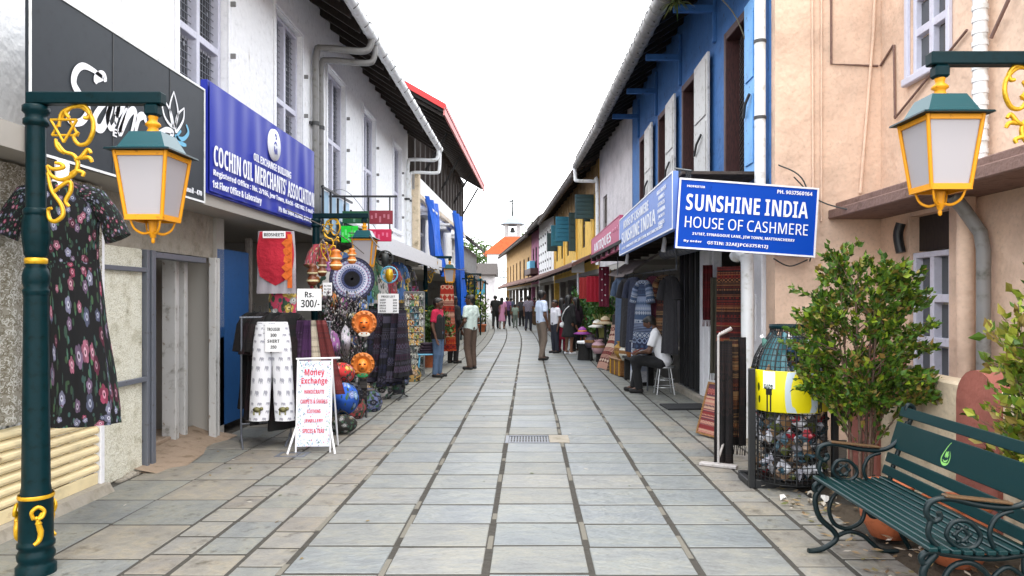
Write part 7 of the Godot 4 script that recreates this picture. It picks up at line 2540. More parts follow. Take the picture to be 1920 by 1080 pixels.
func bench() -> void:
	var t := thing("park_bench", "dark green cast-iron and slat bench with a drop emblem on its back", "bench", facade(Vector3(2.2, 0, -4.42), Vector3(2.2, 0, -3.16)))
	var b: MB
	var L := 1.26
	for x in [0.03, L - 0.03]:
		b = MB.new()
		var c := func(p: Array, r, closed := false) -> void:
			var q := []
			for k in range(0, p.size(), 2):
				q.append(Vector3(x, p[k + 1], p[k]))
			b.tube(spline(q, 6, closed), r, 8, closed)
		c.call([-0.14, 0.0, -0.12, 0.03, -0.05, 0.16, 0.0, 0.32, 0.0, 0.44, -0.03, 0.56, -0.09, 0.72, -0.14, 0.85, -0.14, 0.89, -0.11, 0.9, -0.1, 0.87], 0.015)
		c.call([-0.01, 0.42, 0.15, 0.4, 0.32, 0.415, 0.42, 0.43, 0.46, 0.41, 0.455, 0.38, 0.43, 0.385], 0.015)
		c.call([0.4, 0.42, 0.455, 0.34, 0.43, 0.22, 0.34, 0.13, 0.33, 0.08, 0.4, 0.03, 0.47, 0.012, 0.5, 0.012], 0.017)
		c.call([0.33, 0.1, 0.25, 0.13, 0.17, 0.11, 0.1, 0.05, 0.05, 0.015, -0.05, 0.012], 0.014)
		c.call([0.37, 0.27, 0.33, 0.36, 0.24, 0.38, 0.16, 0.31, 0.17, 0.2, 0.26, 0.15, 0.34, 0.18], 0.013, true)
		c.call([0.0, 0.3, 0.08, 0.36, 0.15, 0.3, 0.11, 0.22, 0.03, 0.24], 0.011, true)
		c.call([-0.11, 0.8, -0.06, 0.7, 0.0, 0.645, 0.08, 0.625, 0.2, 0.635, 0.34, 0.665, 0.42, 0.65, 0.44, 0.6, 0.41, 0.565, 0.38, 0.58, 0.385, 0.605], 0.014)
		c.call([0.37, 0.43, 0.43, 0.5, 0.42, 0.57], 0.013)
		c.call([0.12, 0.41, 0.16, 0.5, 0.13, 0.58, 0.06, 0.61], 0.011)
		c.call([0.2, 0.5, 0.25, 0.56, 0.32, 0.56, 0.35, 0.5, 0.3, 0.45, 0.23, 0.45], 0.011, true)
		c.call([0.255, 0.5, 0.28, 0.53, 0.31, 0.505, 0.285, 0.475], 0.009, true)
		for k in 6:
			b.ball(Vector3(x, 0.505 + 0.035 * sin(TAU * k / 6.0), 0.282 + 0.035 * cos(TAU * k / 6.0)), Vector3(0.012, 0.012, 0.012), 6)
		part("iron_end", b, mats.bench_iron, t)
		b = MB.new()
		b.box(Vector3(x, 0.662, 0.215), Vector3(0.045, 0.012, 0.3), 0.004, Basis(Vector3.RIGHT, -0.11))
		part("armrest", b, mat("arm_wood", lin(0.13, 0.065, 0.022), 0.5, {"tex": texs.wood, "scale": Vector3(6, 6, 1.2)}), t)
	for i in 9:
		b = MB.new()
		b.box(Vector3(L * 0.5, 0.437 + 0.012 * pow(absf(i - 3.5) / 4.0, 2.0), 0.025 + i * 0.051), Vector3(L + 0.04, 0.02, 0.038), 0.004)
		part("seat_slat", b, mats.bench_green, t)
	# back boards along the leaning line from (0, .46) to (-.135, .9)
	var bas := Basis(Vector3.RIGHT, -0.3)
	for d in [[0.5, 0.055], [0.575, 0.06], [0.715, 0.165], [0.855, 0.06]]:
		b = MB.new()
		var k: float = (d[0] - 0.46) / 0.44
		b.box(Vector3(L * 0.5, d[0], 0.022 - 0.135 * k), Vector3(L + 0.05, d[1], 0.02), 0.004, bas)
		var p := part("back_board", b, mats.bench_green, t)
		if d[1] > 0.1:
			b = MB.new()
			b.x = Transform3D(bas, Vector3(L * 0.5 - 0.08, d[0] - 0.005, 0.022 - 0.135 * k))
			for s in [[0.012, 0.065, -0.005, 0.045, -0.028, 0.0, -0.035, -0.03, -0.018, -0.052, 0.01, -0.055, 0.03, -0.04, 0.034, -0.01, 0.018, 0.02], [-0.02, -0.03, -0.005, -0.038, 0.012, -0.034, 0.022, -0.022], [-0.012, -0.015, -0.006, 0.012, -0.002, -0.015, 0.006, 0.014, 0.01, -0.014, 0.018, 0.005], [-0.02, -0.044, 0.0, -0.05, 0.02, -0.042]]:
				var q := []
				for m in range(0, s.size(), 2):
					q.append(Vector2(s[m], s[m + 1]) * 1.05)
				stroke(b, q, 0.0012, 0.0042, 0.0115)
			put("emblem", b.mesh(), mat("emblem_green", lin(0.22, 0.5, 0.12), 0.5), p)


func bin() -> void:
	var t := thing("recycling_bin", "bottle-shaped wire recycling bin with a yellow band, crammed with rubbish", "bin", at(Vector3(2.165, 0, -6.0)))
	var b := MB.new()
	var r := 0.295
	var prof := [[0.06, r], [0.3, r], [0.64, r], [0.97, r], [1.06, r * 0.93], [1.15, r * 0.78], [1.22, r * 0.6], [1.27, r * 0.5], [1.33, r * 0.48]]
	for i in 44:
		var a := TAU * i / 44
		var ps := []
		for p in prof:
			ps.append(Vector3(cos(a) * p[1], p[0], sin(a) * p[1]))
		b.tube(ps, 0.0035 if i % 4 else 0.007, 4)
	for y in range(27):
		var h := 0.06 + y * 0.047
		if h > 0.64 and h < 0.97:
			continue
		var rr := r
		for k in prof.size() - 1:
			if h >= prof[k][0] and h <= prof[k + 1][0]:
				rr = lerpf(prof[k][1], prof[k + 1][1], (h - prof[k][0]) / (prof[k + 1][0] - prof[k][0]))
		var ring := []
		for k in 28:
			ring.append(Vector3(cos(TAU * k / 28) * rr, h, sin(TAU * k / 28) * rr))
		b.tube(ring, 0.0035, 4, true)
	part("wire_mesh", b, mats.black_metal, t)
	b = MB.new()
	b.lathe([Vector2(r * 0.5, 1.3), Vector2(r * 0.53, 1.3), Vector2(r * 0.53, 1.335), Vector2(r * 0.48, 1.335), Vector2(r * 0.48, 1.31)], 24)
	part("neck_ring", b, mats.lamp_green, t)
	# the yellow band with its print
	var im := canvas(1024, 192, Color(0.88, 0.82, 0.03))
	for k in 3:
		var x := 285 + k * 341
		im.fill_rect(Rect2i(x - 26, 62, 56, 30), Color(0.9, 0.92, 0.9))
		im.fill_rect(Rect2i(x - 17, 40, 38, 24), Color(0.05, 0.3, 0.15))
		dot(im, x + 2, 42, 15, Color(0.05, 0.3, 0.15), 8)
		im.fill_rect(Rect2i(x - 12, 92, 28, 10), Color(0.06, 0.06, 0.06))
		for s in [-9, 7]:
			im.fill_rect(Rect2i(x + s, 100, 7, 62), Color(0.07, 0.06, 0.05))
			im.fill_rect(Rect2i(x + s - 2, 158, 10, 6), Color(0.07, 0.06, 0.05))
		im.fill_rect(Rect2i(x - 130, 30, 26, 140), Color(0.12, 0.17, 0.05))
		for q in 12:
			dot(im, x - 117 + (q * 7) % 16 - 8, 36 + q * 11, 4, Color(0.7, 0.65, 0.05), 3)
		dot(im, x - 52, 90, 7, Color(0.25, 0.28, 0.05))
		dot(im, x - 48, 110, 6, Color(0.25, 0.28, 0.05))
		dot(im, x - 4, 14, 10, Color(0.7, 0.2, 0.02), 5)
		# three chasing arrows
		for q in 3:
			for m in 26:
				var a := TAU * (q / 3.0 + m / 100.0) - PI / 2
				dot(im, x + 139 + cos(a) * 58, 98 + sin(a) * 52, 12, Color(0.72, 0.77, 0.8))
			var a2 := TAU * (q / 3.0 + 0.28) - PI / 2
			dot(im, x + 139 + cos(a2) * 58, 98 + sin(a2) * 52, 18, Color(0.72, 0.77, 0.8), 19)
			dot(im, x + 139 + cos(a2 + 0.25) * 60, 98 + sin(a2 + 0.25) * 56, 9, Color(0.1, 0.15, 0.1), 7)
	b = MB.new()
	b.lathe([Vector2(r + 0.012, 0.64), Vector2(r + 0.016, 0.645), Vector2(r + 0.016, 0.965), Vector2(r + 0.012, 0.97)], 48)
	b.lathe([Vector2(r + 0.005, 0.97), Vector2(r + 0.005, 0.64)], 48)
	var band := part("band", b, mat("bin_band", Color.WHITE, 0.45, {"uv": true, "tex": keep_pic("bin_band", im), "scale": Vector3(-1, 1, 1)}), t)
	for k in 2:
		for q in 3:
			var a := TAU * (0.3887 - q / 3.0)
			var tt := text(band, ["CLEAN", "WORLD"][k], 0, 0, 0, 0.075, 0.019, mats.lamp_green)
			var pos := Vector3(cos(a) * (r + 0.0165), 0.851 - k * 0.022, sin(a) * (r + 0.0165))
			tt.transform = Transform3D(Basis(Vector3.UP, PI / 2 - a), pos) * tt.transform
	# frame: square posts and a bar along the ground
	for x in [-0.34, 0.34]:
		b = MB.new()
		b.box(Vector3(x, 0.49, 0.1), Vector3(0.05, 0.98, 0.05), 0.006)
		b.box(Vector3(x * 0.93, 0.9, 0.05), Vector3(0.05, 0.03, 0.03))
		part("post", b, mats.black_metal, t)
	b = MB.new()
	b.box(Vector3(0, 0.035, 0.1), Vector3(0.63, 0.07, 0.05), 0.006)
	b.box(Vector3(0, 0.035, -0.2), Vector3(0.72, 0.07, 0.05), 0.006)
	for x in [-0.34, 0.34]:
		b.box(Vector3(x, 0.03, -0.05), Vector3(0.05, 0.06, 0.25), 0.006)
	part("base_frame", b, mats.black_metal, t)
	b = MB.new()
	b.lathe([Vector2(0, 0.06), Vector2(r - 0.02, 0.06), Vector2(r - 0.01, 0.08)], 24)
	part("bottom_plate", b, mats.black_metal, t)
	# crumpled wrappers, bags and bottles
	var g := RandomNumberGenerator.new()
	g.seed = 5
	b = MB.new()
	for i in 560:
		var h := pow(g.randf(), 0.9) * 0.9 + 0.1
		var lim: float = r - 0.045
		if h > 0.97:
			lim = (r - 0.05) * (1.0 - (h - 0.97) * 1.6)
		var a := g.randf() * TAU
		var p := Vector3(cos(a), 0, sin(a)) * lim * sqrt(g.randf_range(0.45, 1.0)) + Vector3(0, h, 0)
		b.col = [Color(0.5, 0.5, 0.54), Color(0.62, 0.62, 0.65), Color(0.22, 0.22, 0.24), Color(0.06, 0.055, 0.05), Color(0.2, 0.12, 0.06), Color(0.35, 0.03, 0.04), Color(0.05, 0.1, 0.13), Color(0.07, 0.08, 0.02), Color(0.03, 0.025, 0.025), Color(0.25, 0.16, 0.1), Color(0.45, 0.44, 0.5), Color(0.02, 0.02, 0.02)][g.randi() % 12]
		var sc := g.randf_range(0.025, 0.062)
		var pts := []
		for k in 6:
			pts.append([Vector3.RIGHT, Vector3.LEFT, Vector3.UP, Vector3.DOWN, Vector3.BACK, Vector3.FORWARD][k] * sc * g.randf_range(0.5, 1.4) + Vector3(g.randf(), g.randf(), g.randf()) * sc * 0.5)
		for f in [[0, 2, 4], [0, 4, 3], [0, 3, 5], [0, 5, 2], [1, 2, 4], [1, 4, 3], [1, 3, 5], [1, 5, 2]]:
			b.flat3(p + pts[f[0]], p + pts[f[1]], p + pts[f[2]], pts[f[0]] + pts[f[1]] + pts[f[2]])
	tag(part("rubbish", b, mats.shiny_colours, self, t.transform), "crumpled wrappers and bags filling the wire bin", "rubbish").set_meta("kind", "stuff")
	b = MB.new()
	b.sheet(14, 10, func(u: float, v: float) -> Vector3: return Vector3(cos(2.0 + u * 1.5) * (0.25 - 0.11 * v + 0.02 * sin(u * 19.0)), 0.93 + 0.33 * v + 0.02 * sin(u * 13.0), sin(2.0 + u * 1.5) * (0.25 - 0.11 * v + 0.02 * sin(u * 23.0 + v * 7.0))), 0.004)
	tag(part("plastic_sheet", b, mat("teal_plastic", lin(0.07, 0.19, 0.22), 0.25), self, t.transform), "teal plastic sheet bulging against the dome of the wire bin", "plastic sheet")
	for i in 9:
		var a := i * 2.4
		var bt := thing("plastic_bottle", ["clear teal bottle", "dusty blue bottle", "brown bottle", "pale bottle", "sea green bottle", "white bottle", "dark blue bottle", "rust bottle", "grey bottle"][i] + " lying in the shoulder of the wire bin", "bottle", t.transform * Transform3D(Basis.from_euler(Vector3(0.5 * sin(a), a, 0.6 * cos(a))), Vector3(cos(a) * 0.12, 0.98 + 0.02 * i, sin(a) * 0.12)))
		b = MB.new()
		b.lathe([Vector2(0, 0), Vector2(0.033, 0.0), Vector2(0.035, 0.02), Vector2(0.032, 0.08), Vector2(0.035, 0.14), Vector2(0.012, 0.19), Vector2(0.012, 0.2)], 12)
		part("body", b, mat("bottle_%d" % i, [lin(0.1, 0.3, 0.33), lin(0.06, 0.16, 0.24), lin(0.18, 0.07, 0.05), lin(0.6, 0.6, 0.62), lin(0.12, 0.28, 0.24), lin(0.7, 0.7, 0.7), lin(0.04, 0.1, 0.2), lin(0.25, 0.1, 0.07), lin(0.35, 0.36, 0.38)][i], 0.2), bt)
		b = MB.new()
		b.lathe([Vector2(0.015, 0.2), Vector2(0.015, 0.22), Vector2(0, 0.22)], 10)
		part("cap", b, mats.white_paint, bt)
	for i in 12:
		b = MB.new()
		var sc := g.randf_range(0.018, 0.038)
		var pts := []
		for k in 9:
			pts.append(Vector3(cos(k * 0.7) * sc * g.randf_range(0.6, 1.2), g.randf() * 0.045, sin(k * 0.7) * sc * g.randf_range(0.6, 1.2)))
		for k in 8:
			b.flat3(Vector3(0, 0.05, 0), pts[k], pts[k + 1], Vector3.UP)
		b.flat3(Vector3(0, 0.05, 0), pts[8], pts[0], Vector3.UP)
		tag(part("litter_scrap", b, mat("litter_%d" % (i % 3), [lin(0.55, 0.53, 0.5), lin(0.2, 0.17, 0.13), lin(0.4, 0.36, 0.3)][i % 3], 0.8), self, at(Vector3(g.randf_range(1.95, 2.5), 0.002, -g.randf_range(5.3, 5.75)))), "crumpled scrap lying on the paving in front of the bin", "litter", "scraps at the foot of the bin")


func wires() -> void:
	var b: MB
	for d in [
		[[Vector3(-3.42, 3.3, -8.5), Vector3(-3.38, 3.05, -10.6), Vector3(-3.4, 3.55, -13.4), Vector3(-3.4, 3.1, -16.0)], 0.006, "thin cable drooping along the white wall between its windows"],
		[[Vector3(-2.6, 2.5, -10.4), Vector3(-2.2, 2.42, -9.8), Vector3(-2.0, 2.28, -9.3), Vector3(-1.9, 2.2, -9.1)], 0.009, "pale rope strung from the banner's end past the lantern"],
		[[Vector3(-2.9, 2.62, -8.6), Vector3(-2.5, 2.4, -9.4), Vector3(-2.2, 2.15, -9.6)], 0.007, "pale cord strung under the banner's lower edge"],
		[[Vector3(-2.85, 2.45, -19.5), Vector3(-1.9, 2.4, -21.5), Vector3(-2.5, 2.7, -27.0)], 0.012, "pale rope tied from the fourth lamp to the tarpaulin"],
		[[Vector3(2.85, 2.86, -7.75), Vector3(3.1, 2.6, -7.7), Vector3(3.3, 2.46, -7.4)], 0.008, "black cable looping from the blue board to the plum ledge"],
		[[Vector3(2.7, 3.0, -7.8), Vector3(2.95, 2.8, -7.72), Vector3(3.05, 2.2, -7.72), Vector3(3.02, 1.95, -7.75)], 0.008, "dark cable hanging down beside the blue board"],
		[[Vector3(2.62, 1.98, -7.72), Vector3(2.8, 1.9, -7.74), Vector3(3.0, 1.97, -7.76)], 0.008, "dark cable sagging across the peach wall under the board"]]:
		b = MB.new()
		b.tube(spline(d[0], 8), d[1], 5)
		tag(part("cable" if d[2].contains("cable") else "rope", b, mats.iron if d[2].contains("cable") else mats.grey_wood, self), d[2], "cable" if d[2].contains("cable") else "rope")


# ---- people: limbs as tapered capsules joined by a smooth minimum, meshed as surface nets
# bones: [from, to, radius, radius, flat end?]; cuts: [point, normal] keep what lies behind
func nets(bones: Array, cell: float, k: float, out: MB, cuts := []) -> void:
	var lo := Vector3.ONE * 1e9
	var hi := -lo
	for q in bones:
		var r: float = maxf(q[2], q[3]) + k + cell * 2.0
		lo = lo.min((q[0] as Vector3).min(q[1]) - Vector3.ONE * r)
		hi = hi.max((q[0] as Vector3).max(q[1]) + Vector3.ONE * r)
	var nx := int((hi.x - lo.x) / cell) + 2
	var ny := int((hi.y - lo.y) / cell) + 2
	var nz := int((hi.z - lo.z) / cell) + 2
	var f := PackedFloat32Array()
	f.resize(nx * ny * nz)
	f.fill(1.0)
	for q in bones:
		var a: Vector3 = q[0]
		var ab: Vector3 = q[1] - a
		var l2 := maxf(ab.length_squared(), 1e-9)
		var flat: bool = q.size() > 4
		var dir := ab.normalized()
		var r: float = maxf(q[2], q[3]) + k + cell * 1.5
		var p0 := ((a.min(q[1]) - Vector3.ONE * r - lo) / cell).floor()
		var p1 := ((a.max(q[1]) + Vector3.ONE * r - lo) / cell).ceil()
		for y in range(maxi(int(p0.y), 0), mini(int(p1.y), ny - 1) + 1):
			for z in range(maxi(int(p0.z), 0), mini(int(p1.z), nz - 1) + 1):
				var row := (y * nz + z) * nx
				for x in range(maxi(int(p0.x), 0), mini(int(p1.x), nx - 1) + 1):
					var v := lo + Vector3(x, y, z) * cell - a
					var t := clampf(v.dot(ab) / l2, 0.0, 1.0)
					var d: float = (v - ab * t).length() - lerpf(q[2], q[3], t)
					if flat:
						d = maxf(d, (v - ab).dot(dir))
					var c := f[row + x]
					var h := maxf(k - absf(d - c), 0.0) / k
					f[row + x] = minf(d, c) - h * h * k * 0.25
	for cut in cuts:
		for y in ny:
			for z in nz:
				for x in nx:
					var i := (y * nz + z) * nx + x
					if f[i] < 0.2:
						f[i] = maxf(f[i], (lo + Vector3(x, y, z) * cell - cut[0]).dot(cut[1]))
	var st := [1, nz * nx, nx]     # steps along x, y, z
	var id := {}
	var vs := []
	var cor := [[0, 0, 0], [1, 0, 0], [0, 1, 0], [1, 1, 0], [0, 0, 1], [1, 0, 1], [0, 1, 1], [1, 1, 1]]
	var edges := [[0, 1], [2, 3], [4, 5], [6, 7], [0, 2], [1, 3], [4, 6], [5, 7], [0, 4], [1, 5], [2, 6], [3, 7]]
	var off := []
	for c in cor:
		off.append(c[0] * st[0] + c[1] * st[1] + c[2] * st[2])
	for y in ny - 1:
		for z in nz - 1:
			for x in nx - 1:
				var i := (y * nz + z) * nx + x
				var s0 := f[i] < 0.0
				if (f[i + off[1]] < 0.0) == s0 and (f[i + off[2]] < 0.0) == s0 and (f[i + off[3]] < 0.0) == s0 and (f[i + off[4]] < 0.0) == s0 and (f[i + off[5]] < 0.0) == s0 and (f[i + off[6]] < 0.0) == s0 and (f[i + off[7]] < 0.0) == s0:
					continue
				var p := Vector3.ZERO
				var m := 0
				for e in edges:
					var u := f[i + off[e[0]]]
					var w := f[i + off[e[1]]]
					if (u < 0.0) != (w < 0.0):
						var t := u / (u - w)
						var ca: Array = cor[e[0]]
						var cb: Array = cor[e[1]]
						p += Vector3(ca[0], ca[1], ca[2]).lerp(Vector3(cb[0], cb[1], cb[2]), t)
						m += 1
				id[i] = vs.size()
				vs.append(lo + (Vector3(x, y, z) + p / m) * cell)
	var ns := []
	ns.resize(vs.size())
	ns.fill(Vector3.ZERO)
	var quads := []
	for i in id:
		for ax in 3:
			var j: int = i + st[ax]
			if j >= f.size() or (f[i] < 0.0) == (f[j] < 0.0):
				continue
			var s1: int = st[(ax + 1) % 3]
			var s2: int = st[(ax + 2) % 3]
			if not (id.has(i - s1) and id.has(i - s2) and id.has(i - s1 - s2)):
				continue
			var q := [id[i], id[i - s1], id[i - s1 - s2], id[i - s2]]
			var nn: Vector3 = (vs[q[1]] - vs[q[0]]).cross(vs[q[2]] - vs[q[0]]) + (vs[q[2]] - vs[q[0]]).cross(vs[q[3]] - vs[q[0]])
			var want := Vector3.ZERO
			want[ax] = 1.0 if f[i] < 0.0 else -1.0
			if nn.dot(want) < 0.0:
				nn = -nn
			for c in q:
				ns[c] += nn
			quads.append(q)
	for q in quads:
		var uv := []
		for c in q:
			uv.append(Vector2(vs[c].x + vs[c].z * 0.5, -vs[c].y) * 2.0)
		out.t3(vs[q[0]], vs[q[1]], vs[q[2]], ns[q[0]], ns[q[1]], ns[q[2]], uv[0], uv[1], uv[2])
		out.t3(vs[q[0]], vs[q[2]], vs[q[3]], ns[q[0]], ns[q[2]], ns[q[3]], uv[0], uv[2], uv[3])


var shape_cache := {}


func template(key: String) -> MB:
	if shape_cache.has(key):
		return shape_cache[key]
	var o := MB.new()
	match key:
		"head":
			nets([[Vector3(0, 0.03, -0.02), Vector3(0, 0.02, 0.02), 0.088, 0.082], [Vector3(0, -0.03, 0.02), Vector3(0, -0.08, 0.055), 0.066, 0.034], [Vector3(0, 0.0, 0.095), Vector3(0, -0.028, 0.112), 0.01, 0.015], [Vector3(-0.03, 0.022, 0.088), Vector3(0.03, 0.022, 0.088), 0.014, 0.014],
				[Vector3(-0.088, 0.01, -0.012), Vector3(-0.086, -0.03, -0.006), 0.016, 0.011], [Vector3(0.088, 0.01, -0.012), Vector3(0.086, -0.03, -0.006), 0.016, 0.011], [Vector3(-0.02, -0.058, 0.083), Vector3(0.02, -0.058, 0.083), 0.011, 0.011], [Vector3(0, -0.06, -0.02), Vector3(0, -0.14, -0.03), 0.052, 0.054]], 0.0095, 0.018, o)
		"short_hair":
			nets([[Vector3(0, 0.04, -0.028), Vector3(0, 0.035, 0.02), 0.097, 0.09], [Vector3(0, -0.02, -0.05), Vector3(0, -0.05, -0.05), 0.06, 0.05]], 0.011, 0.03, o, [[Vector3(0, 0.045, 0.045), Vector3(0, -0.72, 0.69)]])
		"long_hair":
			nets([[Vector3(0, 0.04, -0.03), Vector3(0, 0.035, 0.02), 0.1, 0.092], [Vector3(-0.03, -0.02, -0.06), Vector3(-0.03, -0.3, -0.1), 0.065, 0.04], [Vector3(0.03, -0.02, -0.06), Vector3(0.03, -0.3, -0.1), 0.065, 0.04]], 0.013, 0.03, o, [[Vector3(0, 0.045, 0.045), Vector3(0, -0.5, 0.86)]])
		"hand":
			var fb := [[Vector3(-0.02, -0.015, 0), Vector3(-0.024, -0.075, 0.004), 0.014, 0.013], [Vector3(0.0, -0.015, 0), Vector3(0.0, -0.08, 0.004), 0.015, 0.013], [Vector3(0.02, -0.015, 0), Vector3(0.022, -0.072, 0.004), 0.014, 0.012], [Vector3(0, 0.02, 0), Vector3(0, -0.02, 0), 0.022, 0.02]]
			for i in 4:
				var x := -0.03 + i * 0.02
				var l: float = [0.06, 0.075, 0.068, 0.05][i]
				fb.append([Vector3(x, -0.08, 0.004), Vector3(x * 1.08, -0.08 - l * 0.55, 0.01), 0.009, 0.0085])
				fb.append([Vector3(x * 1.08, -0.08 - l * 0.55, 0.01), Vector3(x * 1.05, -0.08 - l, 0.026), 0.0085, 0.007])
			fb.append([Vector3(0.022, -0.02, 0.005), Vector3(0.048, -0.06, 0.016), 0.012, 0.01])
			fb.append([Vector3(0.048, -0.06, 0.016), Vector3(0.052, -0.09, 0.024), 0.01, 0.008])
			nets(fb, 0.0055, 0.006, o)
	shape_cache[key] = o
	return o


func append(o: MB, t: MB, x: Transform3D) -> void:
	for i in t.v.size():
		o.v.append(x * t.v[i])
		o.n.append((x.basis * t.n[i]).normalized())
		o.uv.append(t.uv[i])
		o.c.append(Color.WHITE)


# a figure 1.7 m tall facing +z; pose: joints that differ from standing at ease
func person(label: String, p: Vector3, yaw: float, h: float, o: Dictionary) -> Node3D:
	var t := thing("person", label, "person", at(p, yaw))
	var k := h / 1.7
	t.scale = Vector3.ONE * k
	var j := {"pelvis": Vector3(0, 0.94, 0), "chest": Vector3(0, 1.3, 0.0), "neck": Vector3(0, 1.43, -0.01), "head": Vector3(0, 1.585, 0.015),
		"shl": Vector3(-0.175, 1.395, -0.01), "ell": Vector3(-0.235, 1.11, -0.03), "wrl": Vector3(-0.235, 0.86, 0.05), "shr": Vector3(0.175, 1.395, -0.01), "elr": Vector3(0.235, 1.11, -0.03), "wrr": Vector3(0.235, 0.86, 0.05),
		"hil": Vector3(-0.085, 0.9, 0), "knl": Vector3(-0.1, 0.49, 0.015), "anl": Vector3(-0.105, 0.08, -0.02), "tol": Vector3(-0.125, 0.035, 0.13), "hir": Vector3(0.085, 0.9, 0), "knr": Vector3(0.1, 0.49, 0.015), "anr": Vector3(0.105, 0.08, -0.02), "tor": Vector3(0.125, 0.035, 0.13)}
	for key in o.get("pose", {}):
		j[key] = o.pose[key]
	var cell: float = o.get("cell", 0.026)
	var sl: float = o.get("slim", 1.0)
	var pel: Vector3 = j.pelvis
	var che: Vector3 = j.chest
	var torso := func(e: float) -> Array:
		return [[pel + Vector3(-0.06, 0.02, 0), che + Vector3(-0.075, 0, 0), (0.108 + e) * sl, 0.105 * sl + e], [pel + Vector3(0.06, 0.02, 0), che + Vector3(0.075, 0, 0), (0.108 + e) * sl, 0.105 * sl + e], [j.shl.lerp(j.neck, 0.25), j.shr.lerp(j.neck, 0.25), 0.06 + e, 0.06 + e], [che, j.neck, 0.08 + e, 0.052 + e]]
	var bones: Array = torso.call(-0.006)
	bones.append([j.neck, j.head + (j.neck - j.head) * 0.35, 0.053, 0.05])
	var top: Array = torso.call(0.012)
	var low := [[pel + Vector3(-0.055, 0.03, 0), pel + Vector3(0.055, 0.03, 0), 0.118 * sl, 0.118 * sl]]
	for s in ["l", "r"]:
		bones.append([j["sh" + s], j["el" + s], 0.05, 0.04])
		bones.append([j["el" + s], j["wr" + s], 0.041, 0.027])
		bones.append([j["hi" + s], j["kn" + s], 0.085, 0.056])
		bones.append([j["kn" + s], j["an" + s], 0.054, 0.036])
		bones.append([j["an" + s], j["to" + s], 0.036, 0.028])
		bones.append([j["an" + s], j["an" + s] + Vector3(0, -0.04, -0.035), 0.035, 0.03])
		if o.get("long_sleeve", false):
			top.append([j["sh" + s], j["el" + s], 0.066, 0.055])
			top.append([j["el" + s], j["wr" + s], 0.055, 0.044, true])
		else:
			top.append([j["sh" + s], j["sh" + s].lerp(j["el" + s], 0.72), 0.067, 0.068, true])
		low.append([j["hi" + s], j["kn" + s], 0.105, 0.078])
		low.append([j["kn" + s], j["an" + s] + Vector3(0, -0.02, 0), 0.076, 0.064, true])
	var skin: Material = o.get("skin", mats.skin)
	var b := MB.new()
	nets(bones, cell, 0.035, b)
	var hx := Transform3D(Basis(Vector3.UP, o.get("turn", 0.0)) * Basis(Vector3.RIGHT, o.get("nod", 0.0)), j.head)
	append(b, template("head"), hx)
	for s in ["l", "r"]:
		var d: Vector3 = (j["wr" + s] - j["el" + s]).normalized()
		var y := -d
		var x := (y.cross(Vector3(0, 0, 1)) if absf(y.z) < 0.9 else y.cross(Vector3.UP)).normalized() * (1.0 if s == "l" else 1.0)
		append(b, template("hand"), Transform3D(Basis(x * (1.0 if s == "l" else -1.0), y, x.cross(y) * (1.0 if s == "l" else -1.0)), j["wr" + s] + d * 0.02))
	part("body", b, skin, t)
	b = MB.new()
	append(b, template(o.get("hair", "short_hair")), hx)
	part("hair", b, o.get("hair_mat", mats.hair), t)
	b = MB.new()
	for s in [-1.0, 1.0]:
		b.ball(hx * Vector3(s * 0.031, 0.004, 0.089), Vector3(0.011, 0.006, 0.006), 8)
	part("eyes", b, mats.paper, t)
	b = MB.new()
	for s in [-1.0, 1.0]:
		b.ball(hx * Vector3(s * 0.031, 0.004, 0.094), Vector3(0.005, 0.005, 0.003), 6)
		b.box(hx * Vector3(s * 0.032, 0.026, 0.1), Vector3(0.03, 0.005, 0.006))
	b.box(hx * Vector3(0, -0.058, 0.0945), Vector3(0.034, 0.005, 0.004))
	part("brows_and_mouth", b, mats.black_print, t)
	b = MB.new()
	var cut := [[Vector3(0, o.get("hem", 0.86), 0), Vector3.DOWN]] if not o.has("seated") else []
	if o.has("gown"):
		top.append([pel + Vector3(0, 0.1, 0), Vector3(pel.x, o.gown, pel.z), 0.12, o.get("flare", 0.2), true])
		cut = []
	nets(top, cell * 0.9, 0.03, b, cut)
	part(o.get("top_name", "shirt"), b, o.top, t)
	if o.has("low"):
		b = MB.new()
		nets(low, cell * 0.9, 0.025, b, [] if o.has("seated") else [[Vector3(0, 0.99, 0), Vector3.UP]])
		part("trousers", b, o.low, t)
	for s in ["l", "r"]:
		b = MB.new()
		var a: Vector3 = j["an" + s]
		var q: Vector3 = j["to" + s]
		nets([[a + Vector3(0, -0.045, -0.03), q, 0.042, 0.038]], 0.014, 0.01, b, [[Vector3(0, 0.0, 0), Vector3.DOWN]])
		part("shoe", b, o.get("shoe", mats.black_print), t)
	return t


